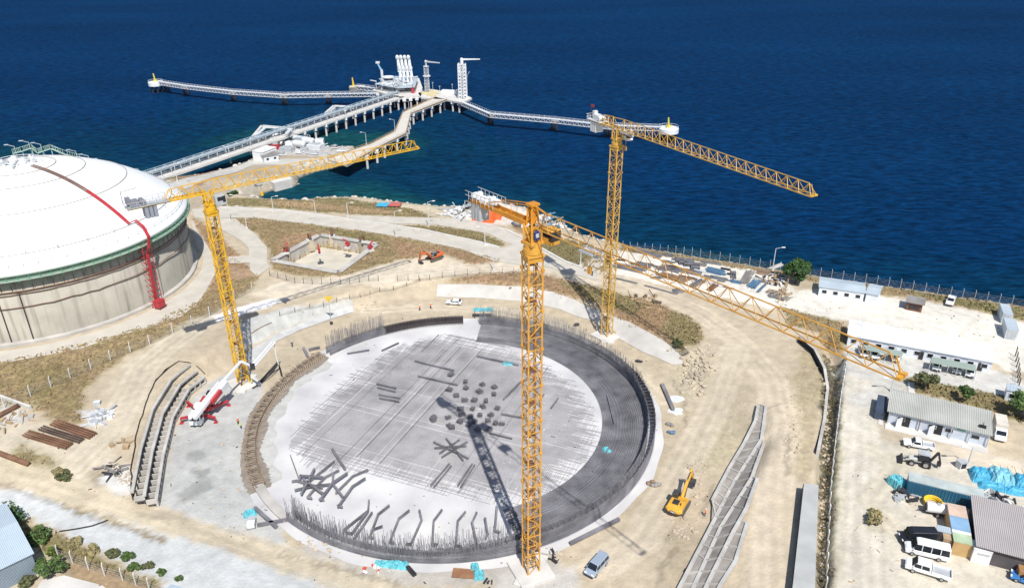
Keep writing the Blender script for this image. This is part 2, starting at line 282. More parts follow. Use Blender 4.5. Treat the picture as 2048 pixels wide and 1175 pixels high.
# colour zones of the soil: (photo outline, colour, feather in metres, grassiness)
SAND = (0.465, 0.39, 0.285); PALE = (0.58, 0.505, 0.395); WHITE = (0.66, 0.625, 0.555); GREY = (0.44, 0.435, 0.42); DRY = (0.30, 0.215, 0.125)
RED = (0.32, 0.20, 0.125); GRN = (0.19, 0.175, 0.075); WET = (0.24, 0.20, 0.15); LGREY = (0.54, 0.525, 0.49); OLIVE = (0.24, 0.19, 0.10)
ZONES = [
 ([(-300, 330), (300, 340), (480, 310), (560, 280), (700, 290), (690, 318), (590, 345), (560, 362), (470, 385), (452, 392), (380, 420), (300, 500), (-300, 700)], (0.40, 0.33, 0.25), 3, 0.2),
 ([(330, 355), (440, 330), (500, 315), (470, 345), (400, 372), (360, 372)], RED, 2, 0.5),
 ([(300, 350), (480, 308), (495, 312), (420, 340), (330, 362)], GRN, 1.5, 0.9),
 ([(545, 282), (640, 282), (704, 292), (712, 300), (660, 312), (560, 310)], (0.44, 0.42, 0.39), 2, 0),
 ([(-200, 735), (0, 722), (100, 702), (230, 668), (306, 648), (400, 598), (440, 560), (520, 548), (505, 575), (425, 625), (345, 667), (250, 712), (170, 775), (165, 845), (120, 850), (60, 805), (0, 815), (-200, 850)], DRY, 2.5, 1),
 ([(20, 745), (130, 720), (150, 790), (130, 840), (60, 795)], (0.25, 0.185, 0.095), 3, 1),
 ([(380, 430), (440, 470), (505, 540), (440, 570), (405, 600), (432, 540), (415, 495)], RED, 1.5, 0.6),
 ([(455, 530), (500, 540), (520, 552), (470, 560), (440, 560)], (0.36, 0.24, 0.16), 1.5, 0.5),
 ([(436, 396), (560, 399), (700, 396), (750, 402), (830, 420), (870, 436), (760, 431), (640, 424), (520, 413), (440, 412)], OLIVE, 1.5, 1),
 ([(520, 402), (620, 405), (760, 418), (830, 430), (700, 425), (560, 412)], (0.36, 0.245, 0.15), 2, 0.7),
 ([(655, 393), (715, 393), (800, 404), (870, 411), (915, 412), (905, 432), (860, 424), (780, 410), (700, 399)], (0.52, 0.44, 0.33), 1.5, 0.3),
 ([(452, 436), (520, 437), (620, 449), (735, 464), (825, 479), (925, 499), (1000, 518), (985, 540), (930, 545), (860, 520), (790, 520), (745, 548), (680, 552), (600, 552), (545, 540), (540, 500), (515, 468)], DRY, 1.5, 1),
 ([(560, 470), (630, 465), (580, 500), (548, 520)], (0.36, 0.225, 0.14), 3, 0.6),
 ([(640, 455), (740, 470), (780, 490), (700, 475)], GRN, 3, 1),
 ([(780, 478), (930, 502), (1000, 520), (980, 540), (930, 540), (870, 515), (800, 515)], RED, 2, 0.8),
 ([(815, 520), (870, 505), (920, 520), (950, 545), (830, 560), (740, 560), (700, 548), (760, 530)], PALE, 3, 0.1),
 ([(770, 450), (870, 452), (960, 464), (1014, 489), (995, 495), (900, 472)], OLIVE, 0.8, 1),
 ([(930, 410), (1000, 405), (1060, 425), (1090, 455), (1040, 450), (960, 447), (920, 440)], (0.66, 0.60, 0.53), 2, 0),
 ([(1085, 470), (1180, 490), (1200, 505), (1150, 534), (1080, 497)], (0.20, 0.165, 0.08), 1, 1),
 ([(1020, 450), (1060, 450), (1090, 470), (1075, 490), (1045, 470)], RED, 2, 0.6),
 ([(1195, 500), (1230, 505), (1215, 540), (1170, 560), (1160, 540)], DRY, 1.5, 1),
 ([(890, 566), (960, 548), (1060, 543), (1140, 562), (1240, 588), (1320, 605), (1400, 640), (1405, 680), (1360, 700), (1280, 660), (1180, 605), (1060, 575), (950, 566)], RED, 2, 0.8),
 ([(1110, 560), (1200, 575), (1300, 610), (1260, 630), (1180, 600)], OLIVE, 2, 1),
 ([(1340, 620), (1400, 640), (1400, 690), (1360, 702), (1320, 660)], OLIVE, 2.5, 1),
 ([(1225, 500), (1400, 522), (1560, 548), (1590, 580), (1545, 620), (1470, 600), (1380, 580), (1280, 560), (1222, 545)], WHITE, 1.5, 0),
 ([(1240, 484), (1400, 512), (1560, 537), (1640, 550), (1800, 573), (1900, 588), (2048, 609), (2300, 650), (2300, 700), (2048, 641), (1900, 608), (1760, 587), (1640, 567), (1560, 549), (1400, 524), (1240, 500)], DRY, 1, 1),
 ([(1800, 580), (1900, 595), (2048, 618), (2048, 640), (1900, 605)], GRN, 2, 1),
 ([(1575, 585), (1640, 575), (1760, 592), (1900, 612), (2048, 645), (2200, 690), (2200, 760), (2010, 740), (1985, 720), (1700, 640), (1600, 630), (1560, 620)], WHITE, 1.5, 0.05),
 ([(1560, 612), (1640, 632), (1690, 645), (1700, 690), (1680, 700), (1640, 670), (1580, 650)], DRY, 1.5, 1),
 ([(1690, 690), (1990, 740), (2048, 760), (2048, 800), (1800, 760), (1700, 740)], LGREY, 1.5, 0),
 ([(1680, 720), (1760, 740), (1790, 775), (1750, 850), (1760, 880), (2048, 920), (2200, 1000), (2200, 1300), (1690, 1300), (1695, 950), (1680, 800)], (0.56, 0.51, 0.425), 2.5, 0.05),
 ([(1700, 760), (1750, 770), (1740, 860), (1700, 850)], LGREY, 4, 0),
 ([(1780, 760), (1830, 755), (2048, 800), (2048, 850), (1980, 820), (1790, 775), (1755, 840), (1745, 850), (1740, 800)], OLIVE, 1, 0.9),
 ([(1860, 900), (1900, 890), (2048, 930), (2048, 960), (1950, 935)], PALE, 4, 0),
 ([(1640, 700), (1690, 720), (1680, 900), (1672, 1050), (1662, 1175), (1655, 1290), (1628, 1290), (1635, 1100), (1640, 900)], (0.115, 0.105, 0.09), 1.0, .9),  # ditch: dark grey stone, with its shadows worked into the colour
 ([(1668, 900), (1684, 900), (1682, 1300), (1660, 1300)], OLIVE, 1.2, 1),
 ([(1730, 1020), (1765, 1020), (1765, 1060), (1740, 1060)], OLIVE, 1.5, 1),
 ([(1600, 700), (1650, 690), (1640, 800), (1625, 900), (1612, 960), (1580, 960), (1580, 820)], (0.42, 0.34, 0.23), 2, 0.45),
 ([(1370, 720), (1420, 680), (1410, 760), (1380, 800), (1330, 760)], (0.46, 0.40, 0.30), 3, 0.35),
 ([(1330, 1060), (1420, 1060), (1480, 980), (1400, 1175), (1330, 1175)], (0.40, 0.33, 0.24), 3, 0.2),
 ([(1400, 850), (1490, 820), (1500, 860), (1440, 960), (1400, 940)], (0.44, 0.37, 0.265), 4, 0.3),
 ([(1440, 950), (1540, 940), (1560, 1175), (1500, 1175), (1510, 1000)], (0.55, 0.48, 0.385), 3, 0),
 ([(-100, 965), (60, 985), (260, 1040), (500, 1112), (730, 1180), (900, 1300), (300, 1300), (330, 1165), (200, 1100), (60, 1035), (-100, 1005)], (0.50, 0.515, 0.515), 1.0, 0),
 ([(-100, 1012), (40, 1040), (150, 1085), (250, 1140), (320, 1165), (300, 1190), (150, 1130), (60, 1085), (-100, 1050)], (0.24, 0.20, 0.10), 1.5, 1),
 ([(140, 1115), (320, 1175), (300, 1300), (130, 1200)], (0.36, 0.25, 0.155), 1.5, 0.5),
 ([(0, 830), (130, 860), (260, 940), (180, 960), (60, 920), (0, 905)], (0.52, 0.455, 0.36), 3, 0.1),
 ([(40, 890), (130, 930), (135, 965), (60, 950), (0, 925)], OLIVE, 3, 0.8),
 ([(0, 800), (40, 815), (60, 840), (0, 850)], (0.5, 0.48, 0.44), 2, 0),
 ([(315, 1012), (330, 930), (352, 850), (385, 795), (440, 750), (500, 740), (530, 770), (500, 850), (482, 900), (500, 970), (560, 1030), (575, 1095), (440, 1062), (372, 1028)], (0.43, 0.43, 0.415), 1.5, 0),
 ([(520, 985), (492, 900), (500, 850), (530, 790), (580, 745), (640, 708), (690, 715), (620, 780), (570, 850), (560, 900), (575, 960)], (0.47, 0.47, 0.445), 1.0, 0),
 ([(490, 640), (560, 618), (650, 604), (705, 600), (706, 616), (640, 632), (560, 662), (500, 692), (470, 700)], (0.45, 0.45, 0.43), 1, 0),
 ([(400, 640), (450, 622), (540, 598), (590, 592), (540, 612), (450, 640), (405, 652)], (0.80, 0.79, 0.77), 1, 0),
 ([(560, 560), (660, 580), (560, 600), (500, 590)], PALE, 3, 0),
 ([(560, 1100), (700, 1160), (900, 1175), (1040, 1155), (1120, 1130), (1100, 1110), (950, 1125), (800, 1125), (640, 1085)], (0.43, 0.40, 0.36), 2, 0.1),
 ([(1000, 1140), (1160, 1130), (1150, 1200), (980, 1200)], (0.50, 0.475, 0.44), 2, 0),
 ([(165, 900), (180, 905), (190, 935), (215, 935), (225, 970), (215, 990), (150, 1005), (110, 990), (165, 965), (140, 935), (180, 945)], (0.27, 0.22, 0.155), 0.8, 0),
 ([(110, 1000), (160, 1010), (260, 1050), (340, 1080), (330, 1085), (240, 1052), (140, 1015)], (0.33, 0.26, 0.17), 0.8, 0.3),
 ([(195, 955), (255, 930), (270, 985), (240, 1000)], (0.58, 0.57, 0.55), 1.5, 0),
 ([(375, 935), (420, 935), (425, 975), (400, 985), (365, 1005), (362, 985), (395, 960)], (0.30, 0.30, 0.29), 1.2, 0),
 ([(370, 905), (410, 900), (410, 920), (375, 922)], (0.31, 0.31, 0.30), 1.2, 0),
 ([(160, 820), (220, 815), (215, 850), (180, 850)], (0.55, 0.54, 0.53), 1.5, 0),
]
def nz(X, Y, s, k=0.0):
    return (np.sin(X*0.91*s+1.7+k)*np.cos(Y*1.13*s-0.6+k)+0.6*np.sin(X*2.3*s-Y*1.9*s+2.1+k)+0.4*np.cos(X*4.1*s+Y*5.3*s+k))/2.0
def axis(segs):
    out = []
    for a, b, st in segs: out += list(np.arange(a, b, st))
    return np.array(out+[segs[-1][1]])
gx = axis([(-900, -260, 40), (-260, -170, 2.0), (-170, -90, 0.9), (-90, 70, 0.55), (70, 170, 0.8), (170, 260, 3), (260, 900, 40)])
gy = axis([(-400, 40, 22), (40, 80, 2), (80, 190, 0.55), (190, 260, 0.8), (260, 410, 1.4), (410, 520, 10)])
GX, GY = np.meshgrid(gx, gy)
fx, fy = GX.ravel(), GY.ravel()
hz = hgt(fx, fy)
colr = np.tile(np.array([*SAND, 0.0]), (len(fx), 1))
jx = fx+0.7*nz(fx, fy, 0.55)+0.5*nz(fx, fy, 1.6, 2); jy = fy+0.7*nz(fx, fy, 0.6, 5)+0.5*nz(fx, fy, 1.7, 7)
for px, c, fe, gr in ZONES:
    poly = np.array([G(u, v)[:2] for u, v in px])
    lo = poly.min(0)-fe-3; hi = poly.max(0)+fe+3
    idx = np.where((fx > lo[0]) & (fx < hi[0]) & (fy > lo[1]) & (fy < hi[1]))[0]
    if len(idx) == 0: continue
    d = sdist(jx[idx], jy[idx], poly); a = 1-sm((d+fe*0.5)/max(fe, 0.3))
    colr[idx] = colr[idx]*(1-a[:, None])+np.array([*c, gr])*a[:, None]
HAUL = [([(400, 648), (340, 690), (285, 735), (255, 800), (215, 870), (150, 935)], 5.5, (0.55, 0.485, 0.375)), ([(1260, 565), (1400, 625), (1475, 680), (1545, 760), (1562, 850), (1548, 960), (1545, 1060), (1552, 1200)], 5.0, (0.56, 0.475, 0.36)),
 ([(1470, 700), (1440, 790), (1390, 890), (1330, 1000), (1280, 1080), (1200, 1130)], 4.0, (0.545, 0.47, 0.36)), ([(-60, 912), (100, 962), (250, 1015), (450, 1078), (650, 1145), (760, 1185)], 3.2, (0.56, 0.485, 0.36)),
 ([(730, 622), (870, 614), (1000, 622), (1140, 662), (1250, 727), (1325, 800)], 3.0, (0.59, 0.51, 0.385)), ([(560, 575), (700, 560), (840, 545), (960, 535), (1080, 530), (1200, 560)], 4.0, (0.60, 0.53, 0.42)), ([(1720, 760), (1720, 860), (1715, 980), (1712, 1200)], 4.5, (0.60, 0.555, 0.465)), ([(1690, 735), (1800, 770), (1720, 800)], 3.0, LGREY), ([(1740, 900), (1800, 930), (1740, 1000), (1790, 1060)], 2.5, (0.60, 0.54, 0.43))]
for px, wd, c in HAUL:
    poly = np.array([G(u, v)[:2] for u, v in px]); lo = poly.min(0)-wd-4; hi = poly.max(0)+wd+4
    idx = np.where((fx > lo[0]) & (fx < hi[0]) & (fy > lo[1]) & (fy < hi[1]))[0]
    d = sdist(jx[idx], jy[idx], poly, False); a = (1-sm((d-wd*.5)/(wd*.6)))*0.85; colr[idx] = colr[idx]*(1-a[:, None])+np.array([*c, 0.0])*a[:, None]
    d = sdist(fx[idx]+.25*nz(fx[idx], fy[idx], .25), fy[idx]+.25*nz(fx[idx], fy[idx], .27, 2), poly, False)
    for off, k_ in ((0.25, .80), (1.9, .84), (3.0, 1.06), (3.9, .88)):
        if off < wd: a = (1-sm((np.abs(d-off)-.15)/.45))*(.45+.4*nz(fx[idx], fy[idx], .13, off)); colr[idx, :3] *= 1+(k_-1)*np.clip(a, 0, 1)[:, None]*1.2
for px in ([(1430, 967), (1415, 1000), (1401, 1026)], [(1352, 1092), (1337, 1123), (1323, 1139), (1315, 1168)], [(1577, 865), (1575, 905), (1574, 948)], [(560, 1108), (640, 1128), (730, 1150), (800, 1166)], [(0, 968), (90, 1000), (200, 1040), (330, 1082)], [(1345, 760), (1368, 800), (1372, 850)]):
    poly = np.array([G(u, v)[:2] for u, v in px]); lo = poly.min(0)-2; hi = poly.max(0)+2
    idx = np.where((fx > lo[0]) & (fx < hi[0]) & (fy > lo[1]) & (fy < hi[1]))[0]
    d = sdist(fx[idx]+.8*nz(fx[idx], fy[idx], 1.3), fy[idx]+.8*nz(fx[idx], fy[idx], 1.5, 3), poly, False); a = (1-sm((d-.2)/.5))*.4; colr[idx, :3] = colr[idx, :3]*(1-a[:, None])+np.array([.13, .105, .075])*a[:, None]
rel = nz(fx, fy, 1.1)*0.16+nz(fx, fy, 2.7, 3)*0.13+np.random.rand(len(fx))*0.12
inland = sdist(fx, fy, COAST) < -1
hz2 = hz+np.where(inland, colr[:, 3]*rel, nz(fx, fy, 1.0)*0.4)
shore = sdist(fx, fy, COAST) > -2.5
colr[shore] = colr[shore]*0.4+np.array([0.36, 0.33, 0.28, 0.2])*0.6
wetb = shore & (hz < -1.9); colr[wetb] = (0.10, 0.10, 0.085, 0.2)
me = bpy.data.meshes.new('ground'); nx, ny = len(gx), len(gy)
me.vertices.add(nx*ny); me.vertices.foreach_set('co', np.stack([fx, fy, hz2], 1).ravel().astype(np.float32))
ii, jj = np.meshgrid(np.arange(nx-1), np.arange(ny-1)); b0 = (jj*nx+ii).ravel()
quads = np.stack([b0, b0+1, b0+1+nx, b0+nx], 1); nq = len(quads)
me.loops.add(nq*4); me.loops.foreach_set('vertex_index', quads.ravel().astype(np.int32))
me.polygons.add(nq); me.polygons.foreach_set('loop_start', (np.arange(nq)*4).astype(np.int32))
me.update(calc_edges=True)
ca = me.color_attributes.new('soil', 'FLOAT_COLOR', 'POINT'); ca.data.foreach_set('color', colr.ravel().astype(np.float32))
gm = bpy.data.materials.new('soil'); gm.use_nodes = True; n = gm.node_tree; b = n.nodes['Principled BSDF']; b.inputs['Roughness'].default_value = 0.95
at = n.nodes.new('ShaderNodeAttribute'); at.attribute_name = 'soil'; tc = n.nodes.new('ShaderNodeTexCoord')
def noise(n, src, s, d=6, st=None):
    no = n.nodes.new('ShaderNodeTexNoise'); no.inputs['Scale'].default_value = s; no.inputs['Detail'].default_value = d
    if st:
        mp = n.nodes.new('ShaderNodeMapping'); mp.inputs['Scale'].default_value = st; n.links.new(src, mp.inputs[0]); src = mp.outputs[0]
    n.links.new(src, no.inputs['Vector']); return no.outputs[0]
def mth(n, op, a, c):
    m = n.nodes.new('ShaderNodeMath'); m.operation = op
    for i, x in enumerate((a, c)):
        if isinstance(x, (int, float)): m.inputs[i].default_value = x
        else: n.links.new(x, m.inputs[i])
    return m.outputs[0]
def rng(n, x, a, c):
    m = n.nodes.new('ShaderNodeMapRange'); n.links.new(x, m.inputs[0]); m.inputs[1].default_value = 0.3; m.inputs[2].default_value = 0.7
    m.inputs[3].default_value = a; m.inputs[4].default_value = c; return m.outputs[0]
o_ = tc.outputs['Object']
big = rng(n, noise(n, o_, 0.06, 4), 0.88, 1.1); mid = rng(n, noise(n, o_, 0.45, 6), 0.86, 1.12); fin = rng(n, noise(n, o_, 2.6, 4), 0.94, 1.05)
gra = rng(n, noise(n, o_, 1.1, 6), 0.55, 1.35); gmix = n.nodes.new('ShaderNodeMix'); gmix.data_type = 'FLOAT'
n.links.new(at.outputs['Alpha'], gmix.inputs[0]); gmix.inputs[2].default_value = 1.0; n.links.new(gra, gmix.inputs[3])
fac = mth(n, 'MULTIPLY', mth(n, 'MULTIPLY', big, mid), mth(n, 'MULTIPLY', fin, gmix.outputs[0]))
vm = n.nodes.new('ShaderNodeVectorMath'); vm.operation = 'SCALE'; n.links.new(at.outputs['Color'], vm.inputs[0]); n.links.new(fac, vm.inputs['Scale'])
# greenish tint patches inside grassy soil
tint = n.nodes.new('ShaderNodeMix'); tint.data_type = 'RGBA'; tint.blend_type = 'MULTIPLY'
tf = mth(n, 'MULTIPLY', at.outputs['Alpha'], rng(n, noise(n, o_, 0.22, 5), 0.0, 0.8)); n.links.new(tf, tint.inputs[0])
n.links.new(vm.outputs[0], tint.inputs[6]); tint.inputs[7].default_value = (0.80, 0.92, 0.66, 1); n.links.new(tint.outputs[2], b.inputs['Base Color'])
bp = n.nodes.new('ShaderNodeBump'); bp.inputs['Strength'].default_value = 0.5; bp.inputs['Distance'].default_value = 0.25
n.links.new(noise(n, o_, 1.6, 8), bp.inputs['Height']); n.links.new(bp.outputs[0], b.inputs['Normal'])
me.materials.append(gm); me.polygons.foreach_set('use_smooth', [True]*nq)
kind(bpy.data.objects.new('ground', me), 'structure'); COL.objects.link(bpy.data.objects['ground'])
# ------------------------------------------------------------------ the sea
sx = axis([(-12000, -800, 800), (-800, 500, 12), (500, 12000, 800)]); sy = axis([(100, 700, 10), (700, 2000, 60), (2000, 22000, 1000)])
SX, SY = np.meshgrid(sx, sy); qx, qy = SX.ravel(), SY.ravel(); SEA = -2.5
dep = np.clip(sdist(qx, qy, COAST)/np.interp(qx, [-60, 60], [190.0, 70.0]), 0, 1)
me = bpy.data.meshes.new('sea'); nx, ny = len(sx), len(sy); me.vertices.add(nx*ny)
me.vertices.foreach_set('co', np.stack([qx, qy, np.full(len(qx), SEA)], 1).ravel().astype(np.float32))
ii, jj = np.meshgrid(np.arange(nx-1), np.arange(ny-1)); b0 = (jj*nx+ii).ravel(); quads = np.stack([b0, b0+1, b0+1+nx, b0+nx], 1); nq = len(quads)
me.loops.add(nq*4); me.loops.foreach_set('vertex_index', quads.ravel().astype(np.int32)); me.polygons.add(nq)
me.polygons.foreach_set('loop_start', (np.arange(nq)*4).astype(np.int32)); me.update(calc_edges=True)
da = me.attributes.new('depth', 'FLOAT', 'POINT'); da.data.foreach_set('value', dep.astype(np.float32))
wm = bpy.data.materials.new('sea_water'); wm.use_nodes = True; n = wm.node_tree; b = n.nodes['Principled BSDF']
n.nodes.remove(b); b = n.nodes.new('ShaderNodeBsdfDiffuse'); gl = n.nodes.new('ShaderNodeBsdfGlossy'); gl.inputs['Roughness'].default_value = 0.25
fr = n.nodes.new('ShaderNodeFresnel'); fr.inputs['IOR'].default_value = 1.33; ms = n.nodes.new('ShaderNodeMixShader')
n.links.new(mth(n, 'MULTIPLY', fr.outputs[0], 0.045), ms.inputs[0]); n.links.new(b.outputs[0], ms.inputs[1]); n.links.new(gl.outputs[0], ms.inputs[2])
n.links.new(ms.outputs[0], [x for x in n.nodes if x.type == 'OUTPUT_MATERIAL'][0].inputs[0])
tc = n.nodes.new('ShaderNodeTexCoord'); o_ = tc.outputs['Object']
at = n.nodes.new('ShaderNodeAttribute'); at.attribute_name = 'depth'
dd = mth(n, 'ADD', at.outputs['Fac'], rng(n, noise(n, o_, 0.012, 5), -0.28, 0.28))
rp = n.nodes.new('ShaderNodeValToRGB'); e = rp.color_ramp.elements
e[0].position = 0.0; e[0].color = (0.006, 0.055, 0.068, 1); e[1].position = 0.75; e[1].color = (0.0017, 0.0240, 0.078, 1)
k = e.new(0.22); k.color = (0.002, 0.028, 0.066, 1); n.links.new(dd, rp.inputs[0])
chop = noise(n, o_, 0.34, 7, (0.5, 1.5, 1)); sw = noise(n, o_, 0.045, 4, (0.6, 1.6, 1))
tone = mth(n, 'MULTIPLY', mth(n, 'MULTIPLY', rng(n, chop, 0.55, 1.5), rng(n, noise(n, o_, 0.9, 5, (0.45, 1.6, 1)), 0.7, 1.3)), rng(n, noise(n, o_, 0.006, 4, (0.5, 1.4, 1)), 0.85, 1.15))
vm = n.nodes.new('ShaderNodeVectorMath'); vm.operation = 'SCALE'; n.links.new(rp.outputs[0], vm.inputs[0]); n.links.new(tone, vm.inputs['Scale'])
n.links.new(vm.outputs[0], b.inputs['Color'])
bp = n.nodes.new('ShaderNodeBump'); bp.inputs['Strength'].default_value = 1.0; bp.inputs['Distance'].default_value = 0.9
n.links.new(mth(n, 'ADD', chop, mth(n, 'MULTIPLY', sw, 1.5)), bp.inputs['Height']); 
for x in (b, gl, fr): n.links.new(bp.outputs[0], x.inputs['Normal'])
me.materials.append(wm); kind(bpy.data.objects.new('sea', me), 'structure'); COL.objects.link(bpy.data.objects['sea'])
# ------------------------------------------------------------------ draped sheets
def inpoly(x, y, poly):
    c = False; n = len(poly)
    for i in range(n):
        a = poly[i]; b = poly[(i+1) % n]
        if (a[1] > y) != (b[1] > y) and x < (b[0]-a[0])*(y-a[1])/(b[1]-a[1])+a[0]: c = not c
    return c
def sheet(name, pts, mat, dz=0.06, step=3.0, hole=None, k='structure', zf=None):
    poly = [Vector((p[0], p[1])) for p in pts]
    dense = []
    for i, a in enumerate(poly):
        b_ = poly[(i+1) % len(poly)]; m = max(1, int((b_-a).length/step))
        dense += [a.lerp(b_, j/m) for j in range(m)]
    vs = list(dense); edges = [(i, (i+1) % len(dense)) for i in range(len(dense))]; faces = [list(range(len(dense)))]
    xs = [p.x for p in poly]; ys = [p.y for p in poly]
    for x in np.arange(min(xs), max(xs), step):
        for y in np.arange(min(ys), max(ys), step):
            if inpoly(x, y, poly): vs.append(Vector((x, y)))
    r = delaunay_2d_cdt(vs, [], faces, 1, 1e-4)
    ov = np.array([tuple(p) for p in r[0]]); z = (hgt(ov[:, 0], ov[:, 1]) if zf is None else zf(ov[:, 0], ov[:, 1]))+dz
    mb = MB(); mb.v = [(a[0], a[1], c) for a, c in zip(ov, z)]; mb.f = [tuple(f) for f in r[2]]
    o = mb.build(name, mat, smooth=True)
    me_ = o.data
    if me_.polygons and sum(p.normal.z for p in me_.polygons) < 0: me_.flip_normals()
    if k: kind(o, k)
    return o
def GP(px): return [G(u, v) for u, v in px]
# ------------------------------------------------------------------ roads
road_m = M('road_concrete', (0.50, 0.465, 0.405), 0.9, 0, 0.10, 0.25, 0.15, 1.5)
road_g = M('road_grey', (0.47, 0.455, 0.42), 0.9, 0, 0.10, 0.3, 0.15, 1.5)
sheet('coast_road', GP([(384, 418), (440, 417), (567, 423), (636, 432), (757, 449), (846, 462), (900, 474), (960, 487), (1000, 497), (1024, 490), (1015, 486), (977, 467), (900, 454), (872, 449), (765, 447), (690, 434),
   (714, 431), (821, 435), (905, 437), (960, 448), (1015, 463), (1048, 479), (1086, 500), (1130, 524), (1165, 538), (1190, 512), (1215, 503), (1200, 545), (1190, 560), (1100, 535), (1040, 530),
   (985, 521), (922, 498), (821, 477), (732, 463), (618, 448), (516, 436), (450, 435), (420, 437), (390, 436)]), road_m, 0.09)
sheet('tank_road', GP([(440, 436), (470, 437), (511, 469), (534, 495), (534, 525), (540, 535), (514, 553), (500, 540), (500, 526), (455, 527), (450, 520), (455, 514), (498, 511), (498, 498), (486, 484), (455, 466), (425, 448), (400, 438)]), road_m, 0.13)
# the ring road round the storage tank
TK = Vector((-131.5, 197.1)); TR = 38.2
outer = GP([(-160, 735), (0, 727), (51, 718), (102, 709), (163, 697), (230, 674), (306, 653), (362, 633), (393, 610), (410, 585), (429, 551), (434, 528), (419, 498), (395, 462), (382, 436)])
inn = [Vector((TK.x+(TR+2.6)*math.cos(a), TK.y+(TR+2.6)*math.sin(a))) for a in np.linspace(R(38), R(-118), 40)]
sheet('ring_road', [(p.x, p.y) for p in outer]+[(p.x, p.y) for p in inn], road_m, 0.10)
sheet('spit_road', GP([(330, 372), (420, 346), (500, 322), (540, 318), (600, 318), (655, 316), (690, 322), (640, 330), (600, 335), (560, 330), (505, 330), (440, 352), (372, 378)]), road_g, 0.09)
# kerbs along the coast road
def ribbon(mb, pts, w, h, dz=0.0):
    for a, b in zip(pts, pts[1:]):
        a = Vector(a); b = Vector(b); m = max(1, int((b-a).length/3))
        for i in range(m):
            p = a.lerp(b, i/m); q = a.lerp(b, (i+1)/m); p.z = H(p.x, p.y)+dz+h/2; q.z = H(q.x, q.y)+dz+h/2
            mb.bar(p, q, w, h)
mb = MB(); ribbon(mb, GP([(440, 416), (567, 422), (636, 431), (757, 448), (846, 461), (900, 473), (960, 486), (998, 496)]), 0.9, 0.5); kind(mb.build('coast_kerb', conc_l), 'structure')
mb = MB(); ribbon(mb, GP([(905, 436), (960, 447), (1015, 462), (1048, 478), (1085, 499), (1130, 524), (1164, 536)]), 0.7, 0.45); kind(mb.build('seaward_kerb', conc_l), 'structure')
# ------------------------------------------------------------------ lined slopes beside the pit
t = sheet('slope_lining', GP([(470, 742), (500, 700), (557, 666), (633, 633), (705, 611), (708, 624), (660, 639), (599, 661), (548, 685), (505, 726), (485, 748)]), M('shotcrete_pale', (0.47, 0.47, 0.46), 0.9, 0, 0.14, 0.4, 0.3), 0.14, 2, k=None)
tag(t, 'pale grey sprayed concrete slope beside the leftmost crane mast', 'slope lining')
t = sheet('slope_lining', GP([(875, 569), (960, 569), (1060, 575), (1105, 584), (1150, 600), (1205, 625), (1260, 645), (1310, 672), (1357, 706), (1366, 728), (1345, 730), (1290, 706), (1230, 673), (1185, 641), (1120, 619), (1060, 604), (960, 596), (873, 594)]),
   M('shotcrete_white', (0.52, 0.50, 0.47), 0.9, 0, 0.12, 0.3, 0.3), 0.14, 2, k=None)
tag(t, 'long white sprayed concrete slope curving behind the far side of the pit', 'slope lining')
# ------------------------------------------------------------------ the pit and its reinforcement
PC = Vector((-12.5, 135.6)); PR = 42.3
def pang(u, v): q = P(u, v, 0); return math.atan2(q.y-PC.y, q.x-PC.x)
def ring(r, a, z): return (PC.x+r*math.cos(a), PC.y+r*math.sin(a), z)
def clk(a, b):                            # angles from a clockwise (seen from above) to b
    while b > a: b -= 2*PI
    while b < a-2*PI: b += 2*PI
    return a, b
aC0, aC1 = clk(pang(520, 975), pang(640, 712))    # timber formwork, left
pts = []
for i in range(240):
    a = PI-2*PI*i/240; r = PR+1.9+0.15*math.sin(9*a)+0.2*math.sin(23*a+1)
    k = (aC0-a) % (2*PI)
    if k < (aC0-aC1): r = 37.4+0.5*math.sin(13.7*a)+0.35*math.sin(37.3*a+2)+random.uniform(-.3, .3)
    pts.append((PC.x+r*math.cos(a), PC.y+r*math.sin(a)))
pad_m = M('blinding_concrete', (0.44, 0.435, 0.45), 0.9, 0, 0.05, 0.10, 0.1, col2=(0.66, 0.65, 0.64))
sheet('blinding_slab', pts, pad_m, 0.05, 3)
pts = []
for i in range(140): a = aC0+0.02+(aC1-aC0-0.04)*i/139; r = 44.1+0.3*math.sin(11.3*a)+random.uniform(-.2, .2); pts.append((PC.x+r*math.cos(a), PC.y+r*math.sin(a)))
for i in range(140): a = aC1-0.02+(aC0-aC1+0.04)*i/139; r = 39.7+0.4*math.sin(19.3*a)+random.uniform(-.3, .3); pts.append((PC.x+r*math.cos(a), PC.y+r*math.sin(a)))
sheet('wet_trench_floor', pts, M('wet_earth', (0.25, 0.215, 0.18), 0.85, 0, 0.2, 0.8, 0.3), 0.07, 2)
# timber formwork
root = thing('timber_formwork', 'curved row of timber formwork frames in the brown trench on the left of the pit', 'formwork')
f1, f2 = MB(), MB(); m = 74
for i in range(m+1):
    a = aC0+(aC1-aC0)*i/m
    f1.bar(ring(41.2, a, 0.1), ring(41.2, a, 1.3), 0.12); f1.bar(ring(42.8, a, 0.1), ring(42.8, a, 1.3), 0.12)
    f1.bar(ring(40.9, a, 1.2), ring(43.2, a+0.006*(i*7 % 3-1), 1.25), 0.13); f1.bar(ring(43.2, a, 0.15), ring(42.6, a+0.012, 1.1), 0.13); f1.bar(ring(40.6, a, 0.15), ring(41.3, a-0.012, 1.1), 0.13)
    if i < m:
        b_ = aC0+(aC1-aC0)*(i+1)/m
        for z in (0.3, 0.8): f2.bar(ring(41.3, a, z), ring(41.3, b_, z), 0.12, 0.25); f2.bar(ring(42.7, a, z), ring(42.7, b_, z), 0.12, 0.25)
f1.build('frame', M('formwork_timber', (.30, .235, .175), .9, 0, .35, .9), root); f2.build('plank', M('weathered_plank', (0.30, 0.235, 0.17), 0.9, 0, 0.3, 0.8), root)
